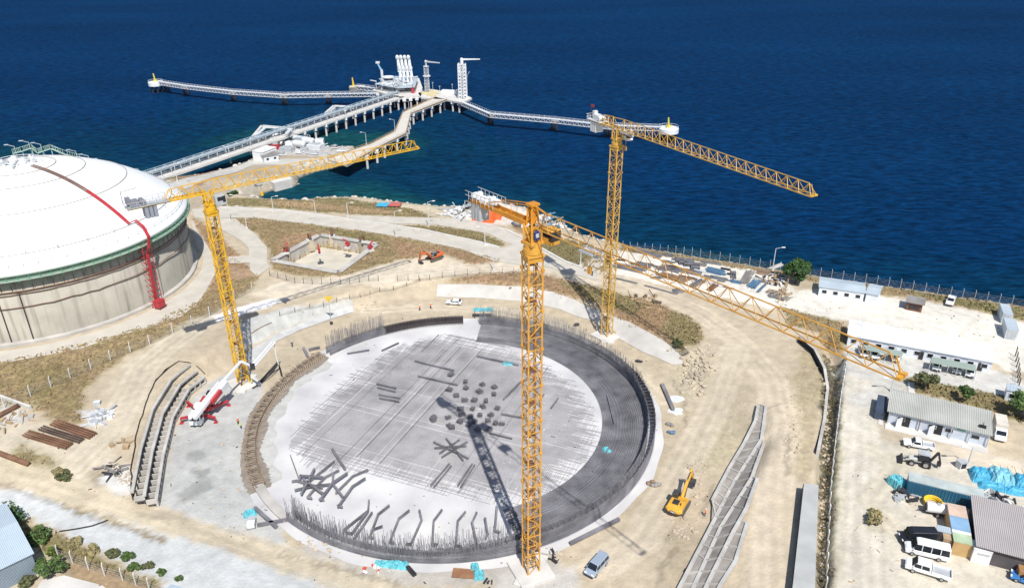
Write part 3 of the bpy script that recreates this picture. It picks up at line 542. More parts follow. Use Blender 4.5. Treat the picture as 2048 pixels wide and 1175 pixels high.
# grey edge trench ring front left
a0, a1 = clk(pang(585, 1035), pang(518, 972)); mb = MB()
mb.lathe([(41.2, 0.05), (41.2, 0.5), (43.0, 0.5), (43.0, 0.05)], 30, PC, a0, a1, True)
tag(mb.build('edge_kerb', conc), 'low grey concrete kerb between the timber formwork and the front rebar cage', 'kerb')
# dark steel formwork at the back
a0, a1 = clk(pang(765, 662), pang(926, 643)); root = thing('steel_formwork', 'dark brown ribbed formwork wall at the back of the pit', 'formwork')
mb = MB(); mb.lathe([(41.6, 0.05), (41.6, 1.7), (42.0, 1.7), (42.0, 0.05)], 40, PC, a0, a1, True); mb.build('panel', wood_d, root)
mb = MB()
for i in range(57):
    a = a0+(a1-a0)*i/56; mb.bar(ring(41.4, a, 0.05), ring(41.4, a, 2.3), 0.26); mb.bar(ring(41.35, a, 1.1), ring(40.6, a, 0.1), 0.12)
mb.build('rib', steel_d, root)
# rebar cages
def cage(label, pa, pb, tall, hf=lambda u: 2.0):
    a0, a1 = clk(pang(*pa), pang(*pb)); L = (a0-a1)*PR; n = int(L/0.21); root = thing('rebar_cage', label, 'rebar cage')
    v1, v2, v3 = MB(), MB(), MB(); rd = random.Random(5)
    for i in range(n+1):
        a = a0-(a0-a1)*i/n
        u = i/n; hh = hf(u)
        for r in (40.9, PR): v1.bar(ring(r, a, 0.1), ring(r, a+rd.uniform(-.0006, .0006), hh+rd.uniform(-.2, .25)), 0.095)
        if i % 6 == 0: v1.bar(ring(40.9, a, hh-0.2), ring(PR, a, hh-0.2), 0.06)
        t = tall(u)
        if t > 0:
            for r in (40.9, PR):
                if rd.random() < 0.85: v3.bar(ring(r, a, hh-0.3), ring(r+rd.uniform(-.12, .12), a+rd.uniform(-.002, .002), hh+t*rd.uniform(0.5, 0.9)), 0.058)
    m = max(8, int(L/1.6))
    for i in range(m):
        zs = [0.2+0.3*k for k in range(int(hf(i/m)/0.3))]
        a = a0-(a0-a1)*i/m; b_ = a0-(a0-a1)*(i+1)/m
        for z in zs:
            for r in (40.85, PR+0.06): v2.bar(ring(r, a, z), ring(r, b_, z), 0.085)
    v1.build('vertical_bars', rebar_m, root, fix=False); v2.build('hoop_bars', rebar_m, root, fix=False)
    if v3.v: kind(v3.build('starter_bars', rebar_m, root, fix=False), 'stuff')
    return root
cage('short rebar cage with tall starter bars at the back left of the pit', (648, 705), (766, 662), lambda u: 4.6)
cage('long rebar cage ring sweeping round the right side and front of the pit', (962, 640), (585, 1035), lambda u: 3.2 if u < 0.2 else (2.0 if u < 0.34 else (0.8 if u < 0.5 else (0.15 if u < 0.73 else 4.4))), lambda u: 2.3 if u < .2 else (2.3+.7*min(1, (u-.2)/.15) if u < .73 else max(1.6, 3.0-(u-.73)*14)))
# ring reinforcement mat on the right
a0, a1 = clk(pang(963, 648), pang(1052, 1112)); root = thing('ring_rebar_mat', 'dark ring of dense reinforcement laid inside the right hand rebar cage', 'rebar mat')
hb, rb_, zb = MB(), MB(), MB(); r = 31.6; seg = 90; k = 0
while r < 40.7:
    z = 0.18 if r < 34.2 else (0.26 if r < 35.3 else 0.34)
    for i in range(seg): hb.bar(ring(r, a0+(a1-a0)*i/seg, z), ring(r, a0+(a1-a0)*(i+1)/seg, z), 0.12, 0.06)
    r += 0.62 if 34.0 < r < 35.4 else (0.36 if r < 34.2 else (0.31 if r < 37.4 or r > 39.4 else .44)); k += 1
hb.build('hoop_bars', rebar_m, root, fix=False)
n = 620
for i in range(n+1):
    a = a0+(a1-a0)*i/n; rb_.bar(ring(31.5, a, 0.13), ring(40.7, a, 0.25), 0.05, 0.05)
rb_.build('radial_bars', rebar_m, root, fix=False)
mb = MB(); mb.lathe([(31.6, 0.065), (42.6, 0.085)], 90, PC, a0, a1); mb.build('bed', M('grey_blinding', (0.52, 0.52, 0.55), 0.9, 0, 0.15, 0.25), root)
# floor mat
MATPX = [(930, 672), (1000, 690), (1085, 722), (1150, 765), (1190, 815), (1203, 870), (1185, 925), (1120, 980), (1060, 1012), (960, 1003), (860, 985), (760, 955), (640, 945), (580, 915), (582, 878), (606, 835), (650, 790), (705, 745), (760, 708), (830, 680), (880, 670)]
MATW = [tuple(P(u, v, 0)[:2]) for u, v in MATPX]
D1 = (P(1040, 730, 0)-P(955, 712, 0)); D1.z = 0; D1.normalize(); D2 = Vector((-D1.y, D1.x, 0))
root = thing('floor_rebar_mat', 'large fine grid of reinforcement bars over the white pit floor', 'rebar mat')
def clipbars(d, e, sp, z, wd, seed, miss):
    mb = MB(); rd = random.Random(seed); c0 = Vector((PC.x, PC.y, 0)); s = -40.0
    while s < 40:
        ins = []; q = None
        ts = np.arange(-42, 42, 0.5); px_ = c0.x+d.x*ts+e.x*s; py_ = c0.y+d.y*ts+e.y*s
        dd = sdist(px_, py_, MATW_N); sel = dd < (rd.uniform(-6, 0.6) if rd.random() < .55 else rd.uniform(-2.0, .6))
        i = 0
        while i < len(ts):
            if sel[i]:
                j = i
                lim = i+int(rd.uniform(50, 140))
                while j+1 < len(ts) and sel[j+1] and j < lim: j += 1
                if rd.random() > miss: mb.bar((px_[i], py_[i], z), (px_[j], py_[j], z), wd*rd.uniform(0.8, 1.25), 0.05)
                i = j+1
            else: i += 1
        s += sp*(rd.uniform(0.93, 1.07))
    return mb
MATW_N = np.array(MATW)
clipbars(D1, D2, 0.30, 0.12, 0.052, 3, 0.02).build('lengthwise_bars', rebar_l, root, fix=False)
clipbars(D2, D1, 0.33, 0.15, 0.052, 4, 0.03).build('crosswise_bars', rebar_l, root, fix=False)
clipbars(D2, D1, 2.6, 0.2, 0.085, 8, 0.5).build('lapped_bars', rebar_m, root, fix=False)
# bundles of bent bars
def bundle(seed):
    rd = random.Random(seed); mb = MB()
    for k in range(9):
        x = -0.55+k*0.14; t = rd.uniform(-.12, .12); z0 = 0.3; w_, h_ = rd.uniform(0.5, 0.75), rd.uniform(0.5, 0.9)
        p = [(x, -w_, z0), (x+t, -w_, z0+h_), (x+t, w_, z0+h_), (x, w_, z0)]
        mb.line(p+[p[0]], 0.085)
    for k in range(8): mb.bar((rd.uniform(-.9, -.5), rd.uniform(-.8, .8), 0.32+rd.random()*0.8), (rd.uniform(.5, .9), rd.uniform(-.8, .8), 0.32+rd.random()*0.8), 0.1)
    return mb
CH = [(902, 748), (931, 762), (965, 768), (989, 773), (932, 775), (899, 778), (959, 782), (988, 787), (913, 790), (930, 799), (949, 799), (972, 801), (921, 817), (945, 816), (966, 812), (995, 815), (866, 838), (897, 834), (899, 851), (920, 842), (941, 832),
      (960, 829), (976, 840), (991, 845), (868, 834), (904, 853), (938, 848), (956, 858), (979, 858), (1003, 846), (982, 829), (924, 827), (949, 842)]
protos = []
for i in range(4):
    o = bundle(i).build('stirrup_bundle', rebar_m, None, fix=False); tag(o, 'dark bundle of bent steel stirrups in the cluster at the middle of the pit floor', 'rebar bundle', 'stirrup bundles clustered on the pit floor'); protos.append(o)
for i, (u, v) in enumerate(CH):
    o = protos[i] if i < 4 else protos[i % 4].copy()
    if i >= 4: COL.objects.link(o)
    o.location = P(u, v+4, 0); o.location.z = 0.0; o.rotation_euler = (0, 0, random.uniform(0, 3.1)); o.scale = (0.8+random.uniform(-.2, .2), 0.8+random.uniform(-.2, .2), .8)
# straight and cranked bar bundles
def barset(pts, wd, label, group, z=0.45, name='bar_bundle', mat=None):
    wd *= 0.6; mb = MB(); q = [P(u, v, z) for u, v in pts]
    for k in range(4):
        ox, oz = (k % 2-.5)*wd*0.55, (k//2)*0.22
        pp = [Vector((p.x+ox, p.y+ox*0.5, z+oz)) for p in q]; mb.line(pp, wd*0.5, 0.14)
    for a, b in zip(q, q[1:]):
        n = max(1, int((b-a).length/1.1))
        for i in range(n+1):
            p = a.lerp(b, i/n); mb.box((p.x, p.y, z+0.12), (wd*1.0, wd*1.0, 0.3), random.random())
    return tag(mb.build(name, mat or rebar_m, None), label, 'rebar bundle', group)
c5 = lambda x, y: (440+0.2851*x, 840+0.2851*y)
g = 'cranked bar bundles heaped at the left of the pit floor'
for k, pl in enumerate([[(615, 540), (700, 440), (740, 400), (830, 355)], [(640, 545), (615, 540)], [(705, 555), (790, 440), (890, 372)], [(815, 510), (930, 395), (1035, 350)], [(830, 605), (930, 465), (1015, 410)], [(560, 415), (565, 390), (720, 400)],
           [(510, 430), (540, 425), (640, 455), (715, 475)], [(530, 490), (640, 465), (770, 450)], [(570, 515), (620, 430), (660, 345)], [(590, 460), (690, 380), (800, 290)], [(870, 550), (790, 445), (795, 370)], [(585, 415), (730, 520)], [(725, 560), (700, 556)], [(855, 606), (828, 600)]]):
    barset([c5(*p) for p in pl], 0.55, 'cranked steel bar bundle in the tangled heap at the left of the pit floor', g, 0.5+0.3*(k % 3))
g = 'cranked bar bundles laid in a row inside the front cage'
for pl, lb in [([(1045, 565), (1040, 635), (875, 765), (885, 785)], 'long cranked bar bundle bent at its top, leftmost of the row inside the front cage'), ([(1035, 645), (925, 795), (900, 790)], 'cranked bar bundle hooked at its foot, second of the row inside the front cage'), ([(1065, 650), (945, 825)], 'straight slanting bar bundle near the left end of the row inside the front cage'),
           ([(1185, 600), (1110, 660), (1050, 820), (1075, 825)], 'cranked bar bundle with a side branch lying against its middle'), ([(1080, 765), (1135, 745)], 'short bar bundle branching from a cranked one inside the front cage'), ([(1325, 635), (1255, 690), (1190, 855), (1215, 860)], 'cranked bar bundle below the dark speck on the white floor'),
           ([(1400, 635), (1415, 700), (1340, 870), (1310, 868)], 'cranked bar bundle bent the opposite way to its left neighbour, foot turned left'), ([(1555, 632), (1500, 705), (1490, 870), (1520, 872)], 'cranked bar bundle with an upright lower half in the middle of the row'),
           ([(1720, 645), (1670, 705), (1655, 880), (1690, 885)], 'cranked bar bundle third from the shadow of the front crane mast'), ([(1800, 650), (1770, 715), (1805, 885), (1830, 888)], 'cranked bar bundle bowed to the left, second from the crane mast shadow'), ([(1860, 690), (1880, 800), (1865, 825)], 'thin bent bar bundle between two thick ones near the crane mast shadow'),
           ([(1945, 600), (1930, 775), (1960, 785)], 'L shaped bar bundle beside the shadow of the front crane mast')]:
    barset([c5(*p) for p in pl], 0.5, lb, g, 0.7)
barset([(1035, 1030), (1003, 1000)], 0.4, 'slanting bar bundle on the right of the front crane mast shadow', g, 0.5)
for pl, wd, lb in [([(665, 899), (690, 938)], 0.7, 'thick straight bar bundle above the tangled heap of cranked bars'), ([(581, 911), (598, 958)], 0.25, 'thin single bar sticking up left of the tangled heap'), ([(830, 722), (908, 741)], 0.3, 'long thin bar bundle above the stirrup cluster on its left'),
           ([(836, 752), (915, 770)], 0.22, 'faint thin bar just above the left end of the stirrup cluster'), ([(955, 712), (1036, 730)], 0.42, 'long dark bar bundle beside the turquoise scrap on the floor mat'), ([(754, 768), (792, 776)], 0.45, 'upper bar bundle of the left pair of short bundles, its upper strand'),
           ([(756, 775), (790, 783)], 0.45, 'short bar bundle just below the uppermost of the left pairs'), ([(758, 789), (800, 796)], 0.45, 'third short bar bundle down in the pairs left of the stirrup cluster'), ([(760, 796), (798, 803)], 0.45, 'lowest short bar bundle in the pairs left of the stirrup cluster'),
           ([(898, 928), (862, 970)], 0.4, 'left strand of the left slanting bar pair below the crossed bars'), ([(902, 932), (868, 974)], 0.4, 'right strand of the left slanting bar pair below the crossed bars'), ([(944, 928), (916, 970)], 0.45, 'left strand of the right slanting bar pair near the mast shadow'),
           ([(949, 930), (922, 973)], 0.4, 'right strand of the right slanting bar pair near the mast shadow'), ([(1040, 765), (1008, 798)], 0.6, 'wide grey bar bundle left of the front crane mast'), ([(1116, 797), (1103, 815)], 0.4, 'short bar bundle right of the front crane mast'), ([(1088, 789), (1080, 799)], 0.3, 'tiny bar stub touching the right edge of the front crane mast'),
           ([(1004, 828), (1050, 836)], 0.4, 'bar bundle running from the stirrup cluster to the crane mast'), ([(980, 866), (1024, 877)], 0.25, 'thin bar right of the crane mast shadow below the stirrup cluster'), ([(868, 884), (936, 916)], 0.5, 'longest bar bundle of the crossed star below the stirrup cluster'),
           ([(880, 906), (918, 880)], 0.5, 'rising bar bundle of the crossed star below the stirrup cluster'), ([(870, 896), (932, 892)], 0.45, 'level bar bundle of the crossed star below the stirrup cluster'), ([(893, 877), (926, 920)], 0.5, 'steep bar bundle of the crossed star below the stirrup cluster'),
           ([(884, 914), (934, 884)], 0.45, 'lower rising bar bundle of the crossed star below the stirrup cluster'), ([(695, 707), (738, 700)], 0.35, 'thin bar lying on the white floor at the back left'), ([(764, 701), (797, 686)], 0.35, 'thin slanting bar on the white floor near the back left cage'),
           ([(1225, 886), (1187, 942)], 0.32, 'long pipe like bar under the turquoise scrap on the ring mat'), ([(1214, 790), (1228, 846)], 0.25, 'thin bar along the inner edge of the ring mat'), ([(657, 790), (640, 812)], 0.01, '')]:
    if lb: barset(pl, wd, lb, 'bar bundles on the pit floor', 0.4)
# ------------------------------------------------------------------ crib walls
def crib(label, rows, dzs, cellw=2.2, bm_=0.34, hdr=True):
    root = thing('crib_wall', label, 'retaining wall'); st, hd, bk = MB(), MB(), MB(); lines = []
    for row, dz in zip(rows, dzs):
        q = []
        for p in row:
            g_ = G(*p); q.append(Vector((g_.x, g_.y, H(g_.x, g_.y)+dz)))
        out = []
        for a, b in zip(q, q[1:]):
            m = max(1, int((b-a).length/cellw)); out += [a.lerp(b, i/m) for i in range(m)]
        out.append(q[-1]); lines.append(out)
    for ln in lines:
        for a, b in zip(ln, ln[1:]):
            st.bar(a, b, bm_*2.4, bm_); st.bar(a-Vector((0, 0, 0.8)), b-Vector((0, 0, 0.8)), bm_*0.8, bm_)
            bk.bar(a-Vector((0, 0, 0.9))+Vector((0.05, 0.05, 0)), b-Vector((0, 0, 0.9)), 0.12, 1.3)
        for a in ln: hd.bar(a, a-Vector((0, 0, 1.5)), 0.3)
    for l0, l1 in zip(lines, lines[1:]):
        for a in l1:
            b = min(l0, key=lambda p: (p-a).length)
            if (a-b).length < 6: hd.bar(a-Vector((0, 0, 0.05)), b-Vector((0, 0, 0.05)), 0.3, 0.3); hd.bar((a+b)/2, (a+b)/2-Vector((0, 0, 1.0)), 0.25)
    fl = MB()
    for l0, l1 in zip(lines, lines[1:]):
        pr = None
        for a in l1:
            b = min(l0, key=lambda p: (p-a).length); dn = Vector((0, 0, .10))
            if (a-b).length < 7:
                if pr: fl.quad(pr[0]-dn, a-dn, b-dn, pr[1]-dn)
                pr = (a, b)
    fl.build('fill_panel', M('crib_panels', (.25, .22, .19), .9, 0, .2, .45, .3, col2=(.42, .385, .35)), root)
    st.build('stretcher', M('crib_beam', (.43, .42, .40), .9, 0, .18, .4), root); hd.build('header', conc, root); bk.build('back_panel', conc_d, root)
    return root
# left wall: stepped tiers set out from the foot line
foot = GP([(318, 1012), (331, 925), (350, 847), (382, 790), (412, 766)]); root = thing('crib_wall', 'stepped concrete crib wall beside the concrete pump truck', 'retaining wall')
st, hd, bk = MB(), MB(), MB(); stn = []
for a, b in zip(foot, foot[1:]):
    m = max(1, round((b-a).length/1.75)); d = (b-a).normalized(); nrm = Vector((-d.y, d.x, 0))
    for i in range(m+1):
        if i == 0 and stn: continue
        stn.append((a.lerp(b, i/m), nrm))
soil_b = MB()
for k in range(3):
    off, zt_ = 0.1+1.75*k, 1.75+1.25*k; prev = None
    for (p, nr) in stn:
        q = Vector((p.x, p.y, 0))+nr*off; Z = lambda v, h: v+Vector((0, 0, h))
        if prev is not None:
            st.bar(Z(prev, zt_), Z(q, zt_), .55, .42)
            if k == 0: st.bar(Z(prev, .35), Z(q, .35), .4, .4)
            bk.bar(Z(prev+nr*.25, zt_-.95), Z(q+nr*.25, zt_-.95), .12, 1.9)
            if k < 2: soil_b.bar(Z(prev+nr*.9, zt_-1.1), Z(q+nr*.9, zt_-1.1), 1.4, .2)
        if k < 2: hd.bar(Z(q, zt_-.35), Z(q+nr*1.75, zt_-.35), .26, 1.0)
        if k == 0: hd.bar(Z(q+nr*-.02, 0), Z(q+nr*-.02, zt_), .36)
        prev = q
st.build('stretcher', conc, root); hd.build('header', conc, root); bk.build('back_panel', M('crib_back_shade', (.10, .095, .09), .95, 0, .3), root); soil_b.build('fill', M('crib_fill_shade', (.13, .115, .10), .95, 0, .3, .8), root)  # shade of the cells put into the near-black backs and dark fill
crib('stepped concrete crib wall beside the yellow excavator, long planted tiers', [[(1516, 814), (1510, 847), (1488, 891), (1458, 941), (1424, 1006)], [(1531, 818), (1522, 884), (1468, 968), (1431, 1039), (1362, 1173), (1340, 1215)], [(1527, 892), (1503, 960), (1441, 1059), (1389, 1173), (1370, 1215)],
      [(1514, 962), (1492, 1022), (1464, 1072), (1414, 1173), (1396, 1215)], [(1494, 1050), (1470, 1127), (1441, 1173), (1420, 1215)]], [0.75, 0.7, 0.7, 0.7, 0.6], 2.4, .26)
# walls by the haul road
q = [P(u, v, 6.2) for u, v in [(1608, 966), (1637, 969), (1630, 1175), (1628, 1260), (1578, 1260), (1585, 1175)]]
root = thing('retaining_wall', 'flat topped concrete wall block with a black left side beside the haul road', 'wall')
MB().prism([p[:2] for p in q], 3.0, 6.2).build('body', M('wall_top', (.40, .41, .40), .9, 0, .12, .3), root)
a, b = q[0], q[4]; d = (b-a).normalized(); nr = Vector((d.y, -d.x, 0))
if nr.x > 0: nr = -nr
MB().bar(a+nr*0.06+Vector((0, 0, -1.7)), b+nr*0.06+Vector((0, 0, -1.7)), 0.1, 3.2).build('black_face', black, root)  # thin black panel over the left side of the block
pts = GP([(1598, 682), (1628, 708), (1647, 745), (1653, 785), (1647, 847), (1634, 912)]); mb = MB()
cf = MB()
for a, b in zip(pts, pts[1:]):
    mb.bar(a+Vector((0, 0, 0.5)), b+Vector((0, 0, 0.5)), 0.6, 1.8); d = (b-a).normalized(); nr = Vector((d.y, -d.x, 0)); nr = nr if nr.x < 0 else -nr
    cf.bar(a+nr*.34+Vector((0, 0, .46)), b+nr*.34+Vector((0, 0, .46)), .08, 1.75); cf.bar(a+nr*.6+Vector((0, 0, .05)), b+nr*.6+Vector((0, 0, .05)), .5, .1)  # black strips up the left side and flat along its foot
root = thing('parapet_wall', 'low curved concrete wall along the stony ditch by the haul road', 'wall'); mb.build('body', conc, root); cf.build('black_face', black, root)
# ------------------------------------------------------------------ the storage tank
TB = 4.0; TZ = 22.3; RISE = 11.0
def tp(r, a, z): return (TK.x+r*math.cos(a), TK.y+r*math.sin(a), z)
RR = TR+1.2
for RISE in np.arange(8, 16, .1):
    SR = (RR*RR+RISE*RISE)/(2*RISE)
    if min(pix(tp(r, a, TZ+.6+math.sqrt(SR*SR-r*r)-(SR-RISE)))[1] for r in (.1, 4, 8, 12, 16) for a in (1.2, 1.6, 2.0)) < 311: break
print('RISE', RISE)
SR = (RR*RR+RISE*RISE)/(2*RISE)
def dz_(r): return TZ+0.6+math.sqrt(SR*SR-r*r)-(SR-RISE)
root = thing('storage_tank', 'huge round gas storage tank with white domed roof and streaky concrete wall', 'storage tank', (TK.x, TK.y, TB))
wm_ = M('tank_wall_concrete', (0.40, 0.375, 0.32), 0.9, 0, 0.16, 0.15, 0.12); n = wm_.node_tree; b = n.nodes['Principled BSDF']
tc = [x for x in n.nodes if x.type == 'TEX_COORD'][0]; src = b.inputs['Base Color'].links[0].from_socket
s1 = n.nodes.new('ShaderNodeTexNoise'); mp = n.nodes.new('ShaderNodeMapping'); mp.inputs['Scale'].default_value = (1.0, 1.0, 0.05); s1.inputs['Scale'].default_value = 0.8; s1.inputs['Detail'].default_value = 7
n.links.new(tc.outputs['Object'], mp.inputs[0]); n.links.new(mp.outputs[0], s1.inputs['Vector'])
r1 = ramp(n, (1, 1, 1), (0.55, 0.54, 0.52), 0.52, 0.74); n.links.new(s1.outputs[0], r1.inputs[0])
mx = n.nodes.new('ShaderNodeMix'); mx.data_type = 'RGBA'; mx.blend_type = 'MULTIPLY'; mx.inputs[0].default_value = 1
n.links.new(src, mx.inputs[6]); n.links.new(r1.outputs[0], mx.inputs[7]); n.links.new(mx.outputs[2], b.inputs['Base Color'])
mb = MB(); mb.lathe([(TR, TB-1.5), (TR, TZ-0.2), (TR-0.6, TZ-0.2)], 160, TK); mb.build('wall', wm_, root, True)
mb = MB(); mb.lathe([(TR+0.05, TB-1), (TR+1.1, TB-1), (TR+1.1, TB+0.7), (TR+0.05, TB+0.9)], 120, TK); mb.build('base_ring', conc, root)
dome_m = M('dome_white', (0.80, 0.80, 0.80), 0.5, 0, 0.02, 0.1)
mb = MB(); prof = [(r, dz_(r)) for r in np.linspace(0.01, RR, 30)]+[(RR+0.2, TZ+0.25), (RR+0.2, TZ-0.3), (TR-0.2, TZ-0.3)]
mb.lathe(prof, 140, TK); mb.build('dome_roof', dome_m, root, True)
seam = M('roof_seam', (0.27, 0.25, 0.23), 0.7, 0, 0.2)
def seam_r(v):
    return min(((abs(pix(tp(r, a, dz_(r)))[1]-v), r) for r in np.arange(4, RR, .4) for a in [min(np.arange(-1.6, .6, .05), key=lambda q: abs(pix(tp(r, q, dz_(r)))[0]))]), key=lambda x: x[0])[1]
RS = [seam_r(v) for v in (513, 432, 379, 353, 337)]; print(RS)
for r in RS:
    mb = MB(); mb.tube([tp(r, a, dz_(r)+0.08) for a in np.linspace(0, 2*PI, 110)], 0.10, 5); mb.build('roof_seam', seam, root)
AZ = math.atan2(*(Vector(G(312, 606)[:2])-TK).yx)
mb = MB()
for k in (-.35, .35): mb.tube([tp(r, AZ+k/max(r, 6), dz_(r)+0.5) for r in np.linspace(6, 25, 16)], 0.16, 5)
mb.build('roof_pipe', rust, root)
mb = MB()
for k in (-.32, .0, .32): mb.tube([tp(r, AZ+k/max(r, 6), dz_(r)+0.55) for r in np.linspace(24, RS[0], 9)]+[tp(RS[0]+.4, AZ+0.05+k/36, dz_(RS[0]+.4)+1.2), tp(38.3, AZ+0.055+k/38, dz_(38.3)+1.2), tp(TR+3.1, AZ+0.01+k/42, TZ+1.2), tp(TR+2.7, AZ+k/42, TZ-2), tp(TR+1.7, AZ+k/41, TZ-3.5), tp(TR+1.1, AZ+k/40, TB+1.0)], 0.15, 6)
for z in np.arange(TB+1, TZ-1, 1.6):
    mb.bar(tp(TR+1.2, AZ-1.3/40, z), tp(TR+1.2, AZ+1.3/40, z), 0.16); mb.bar(tp(TR+1.9, AZ-1.3/40, z), tp(TR+.1, AZ-1.3/40, z), 0.1)
for k in (-1.25, 1.25): mb.bar(tp(TR+1.8, AZ+k/41, TB+0.8), tp(TR+1.8, AZ+k/41, TZ-1), 0.14)
mb.build('fire_pipe', red_p, root)
# walkway below the roof edge
mb = MB(); mb.lathe([(TR, TZ-1.4), (TR+1.9, TZ-1.4), (TR+1.9, TZ-1.25), (TR, TZ-1.25)], 120, TK, close=True); mb.build('walkway', green_l, root)
mb = MB(); n_ = 110
for i in range(n_):
    a = 2*PI*i/n_
    mb.bar(tp(TR, a, TZ-3.4), tp(TR+1.9, a, TZ-1.4), 0.16); mb.bar(tp(TR, a, TZ-1.5), tp(TR+1.9, a, TZ-1.5), 0.14)
for i in range(n_):
    a, a2 = 2*PI*i/n_, 2*PI*(i+1)/n_
    mb.bar(tp(TR+1.85, a, TZ-1.3), tp(TR+1.85, a, TZ-0.1), 0.09)
    for z in (TZ-0.1, TZ-0.7): mb.bar(tp(TR+1.85, a, z), tp(TR+1.85, a2, z), 0.09)
mb.build('railing', green_p, root)
mb = MB()
for i in range(80):
    a = 2*PI*i/80; a2 = 2*PI*(i+1)/80
    mb.bar(tp(38.6, a, dz_(38.6)), tp(38.6, a, dz_(38.6)+1.1), 0.08); mb.bar(tp(38.6, a, dz_(38.6)+1.1), tp(38.6, a2, dz_(38.6)+1.1), 0.08)
mb.build('roof_railing', grey_p, root)
for i in range(34):
    a = 2*PI*i/34+0.03; r = 36.6
    MB().bar(tp(r, a, dz_(r)), tp(r, a, dz_(r)+1.5), 0.09).bar(tp(r, a, dz_(r)+1.5), tp(r-0.9, a, dz_(r)+1.9), 0.12).build('spray_nozzle', lgrey, root)
# cable pipes hung round the wall
mb = MB(); rd = random.Random(3)
for (z, j, rr) in ((TZ-4.6, 0.05, 0.15), (TZ-5.3, 0.12, 0.09), (TZ-8.6, 0.22, 0.10)):
    mb.tube([tp(TR+0.25, a, z+rd.uniform(-j, j)) for a in np.linspace(0, 2*PI, 120)], rr, 5)
for i in range(110): a = 2*PI*i/110; mb.bar(tp(TR+0.12, a, TZ-3.2), tp(TR+0.12, a, TZ-4.6), 0.1)
mb.build('cable_pipe', rust, root)
for u, v in ((66, 695), (20, 700)):
    a = math.atan2(*(Vector(G(u, v)[:2])-TK).yx); MB().bar(tp(TR+0.1, a, TB-0.5), tp(TR+0.1, a, TZ-4.7), 0.2).build('wall_pipe', steel_d, root)
# apex platform with nozzles
mb = MB(); mb.cyl((TK.x, TK.y, TZ+RISE+0.1), 4.2, 0.5, 30)
rd = random.Random(8)
for i in range(26):
    a, r = rd.uniform(0, 6.28), rd.uniform(0.8, 5.6); z = dz_(r)
    mb.cyl((*tp(r, a, 0)[:2], z), rd.uniform(0.25, 0.5), rd.uniform(.6, 1.5), 8)
mb.tube([tp(6, a, dz_(6)+1.1) for a in np.linspace(0, 2*PI, 40)], 0.06, 4); mb.build('apex_nozzles', white_p, root)
mb = MB()
for i in range(5): a = 0.3+i*1.2; mb.bar(tp(5, a, dz_(5)+0.5), tp(2, a+.4, dz_(2)+1.2), 0.5)
mb.build('apex_pipes', grey_p, root)
# far side stair platform
def rimpt(u, rr, lo=12, hi=150):
    az = min(np.linspace(R(lo), R(hi), 300), key=lambda a: abs(pix(tp(rr, a, TZ+6))[0]-u)); return Vector(tp(rr, az, TZ-1.3)), az
mb = MB(); pv = None
for u_, v_ in ((34, 302), (52, 297), (72, 291), (80, 301), (92, 297), (108, 292), (135, 304), (160, 312)):
    p, az = rimpt(u_, TR+2.4); z = zat(p.x, p.y, v_+5); q = Vector((p.x, p.y, z)); mb.bar(p, q, .2)
    if pv is not None:
        mb.bar(pv, q, 1.1, .12)
        for k in range(7): t = pv.lerp(q, k/6); mb.bar(t, t+Vector((0, 0, 1.3)), .1)
        mb.bar(pv+Vector((0, 0, 1.3)), q+Vector((0, 0, 1.3)), .1)
    pv = q
mb.build('stair_platform', green_l, root)
for u_, v_ in ((36, 289), (66, 281), (88, 285), (121, 292), (152, 299), (176, 308), (201, 317), (287, 343)):
    p, az = rimpt(u_+2, TR+3, -5); zt = zat(p.x, p.y, v_); t = Vector((p.x, p.y, zt-.6)); MB().bar(p, t, .17).bar(t, t+Vector((-1.5, -.5, .6)), .15).box(t+Vector((-1.9, -.6, .7)), (1.2, .5, .22), .3).build('roof_lamp', pipe_b, root)
# red valve cabinet
p = G(321, 617); root = thing('valve_cabinet', 'red steel valve cabinet on legs at the foot of the tank', 'cabinet', p, AZ)
MB().box((0, 0, 1.6), (2.0, 2.2, 1.7)).box((0, 0, 2.5), (2.2, 2.4, 0.12)).build('body', red_p, root, world=False, bevel=0.05)
mb = MB()
for i in (-.8, .8):
    for j in (-.9, .9): mb.box((i, j, 0.4), (0.14, 0.14, 0.9))
mb.build('leg_frame', red_p, root, world=False); MB().tube([(-1, -.5, 1.2), (-2.1, -.5, 1.2), (-2.1, -.5, 0.2)], 0.18, 6).build('pipe_stub', red_p, root, world=False)
# ------------------------------------------------------------------ tower cranes
def mast(mb, ld, B, z1, w, yaw, sec, ct=0.24, dt=0.11, fl=True):
    cs, sn = math.cos(yaw), math.sin(yaw); h = w/2; cn = [(-h, -h), (h, -h), (h, h), (-h, h)]
    C_ = [(B.x+x*cs-y*sn, B.y+x*sn+y*cs) for x, y in cn]; z0 = B.z+0.4; n = int(round((z1-z0)/sec)); s = (z1-z0)/n
    for c in C_: mb.bar((*c, z0), (*c, z1), ct)
    for i in range(n):
        a, b_ = z0+i*s, z0+(i+1)*s
        for k in range(4):
            p, q = C_[k], C_[(k+1) % 4]
            mb.bar((*p, a), (*q, a), dt); mx_ = ((p[0]+q[0])/2, (p[1]+q[1])/2)
            if i % 2 == 0: mb.bar((*p, a), (*q, b_), dt)
            else: mb.bar((*q, a), (*p, b_), dt)
    # ladder with rest platforms inside the mast
    lx, ly = B.x+0.3*cs, B.y+0.3*sn
    for o in (-.22, .22): ld.bar((lx-o*sn, ly+o*cs, z0), (lx-o*sn, ly+o*cs, z1), 0.07)
    for z in np.arange(z0, z1, 0.45): ld.bar((lx+.22*sn, ly-.22*cs, z), (lx-.22*sn, ly+.22*cs, z), 0.05)
    for z in np.arange(z0+5, z1, 5.5): ld.box((B.x-.2*cs, B.y-.2*sn, z), (w*0.55, w*0.8, 0.08), yaw)
    for c in C_:
        for z in np.arange(z0+s*3, z1, s*3): mb.box((*c, z), (ct*1.7, ct*1.7, 0.34), yaw)
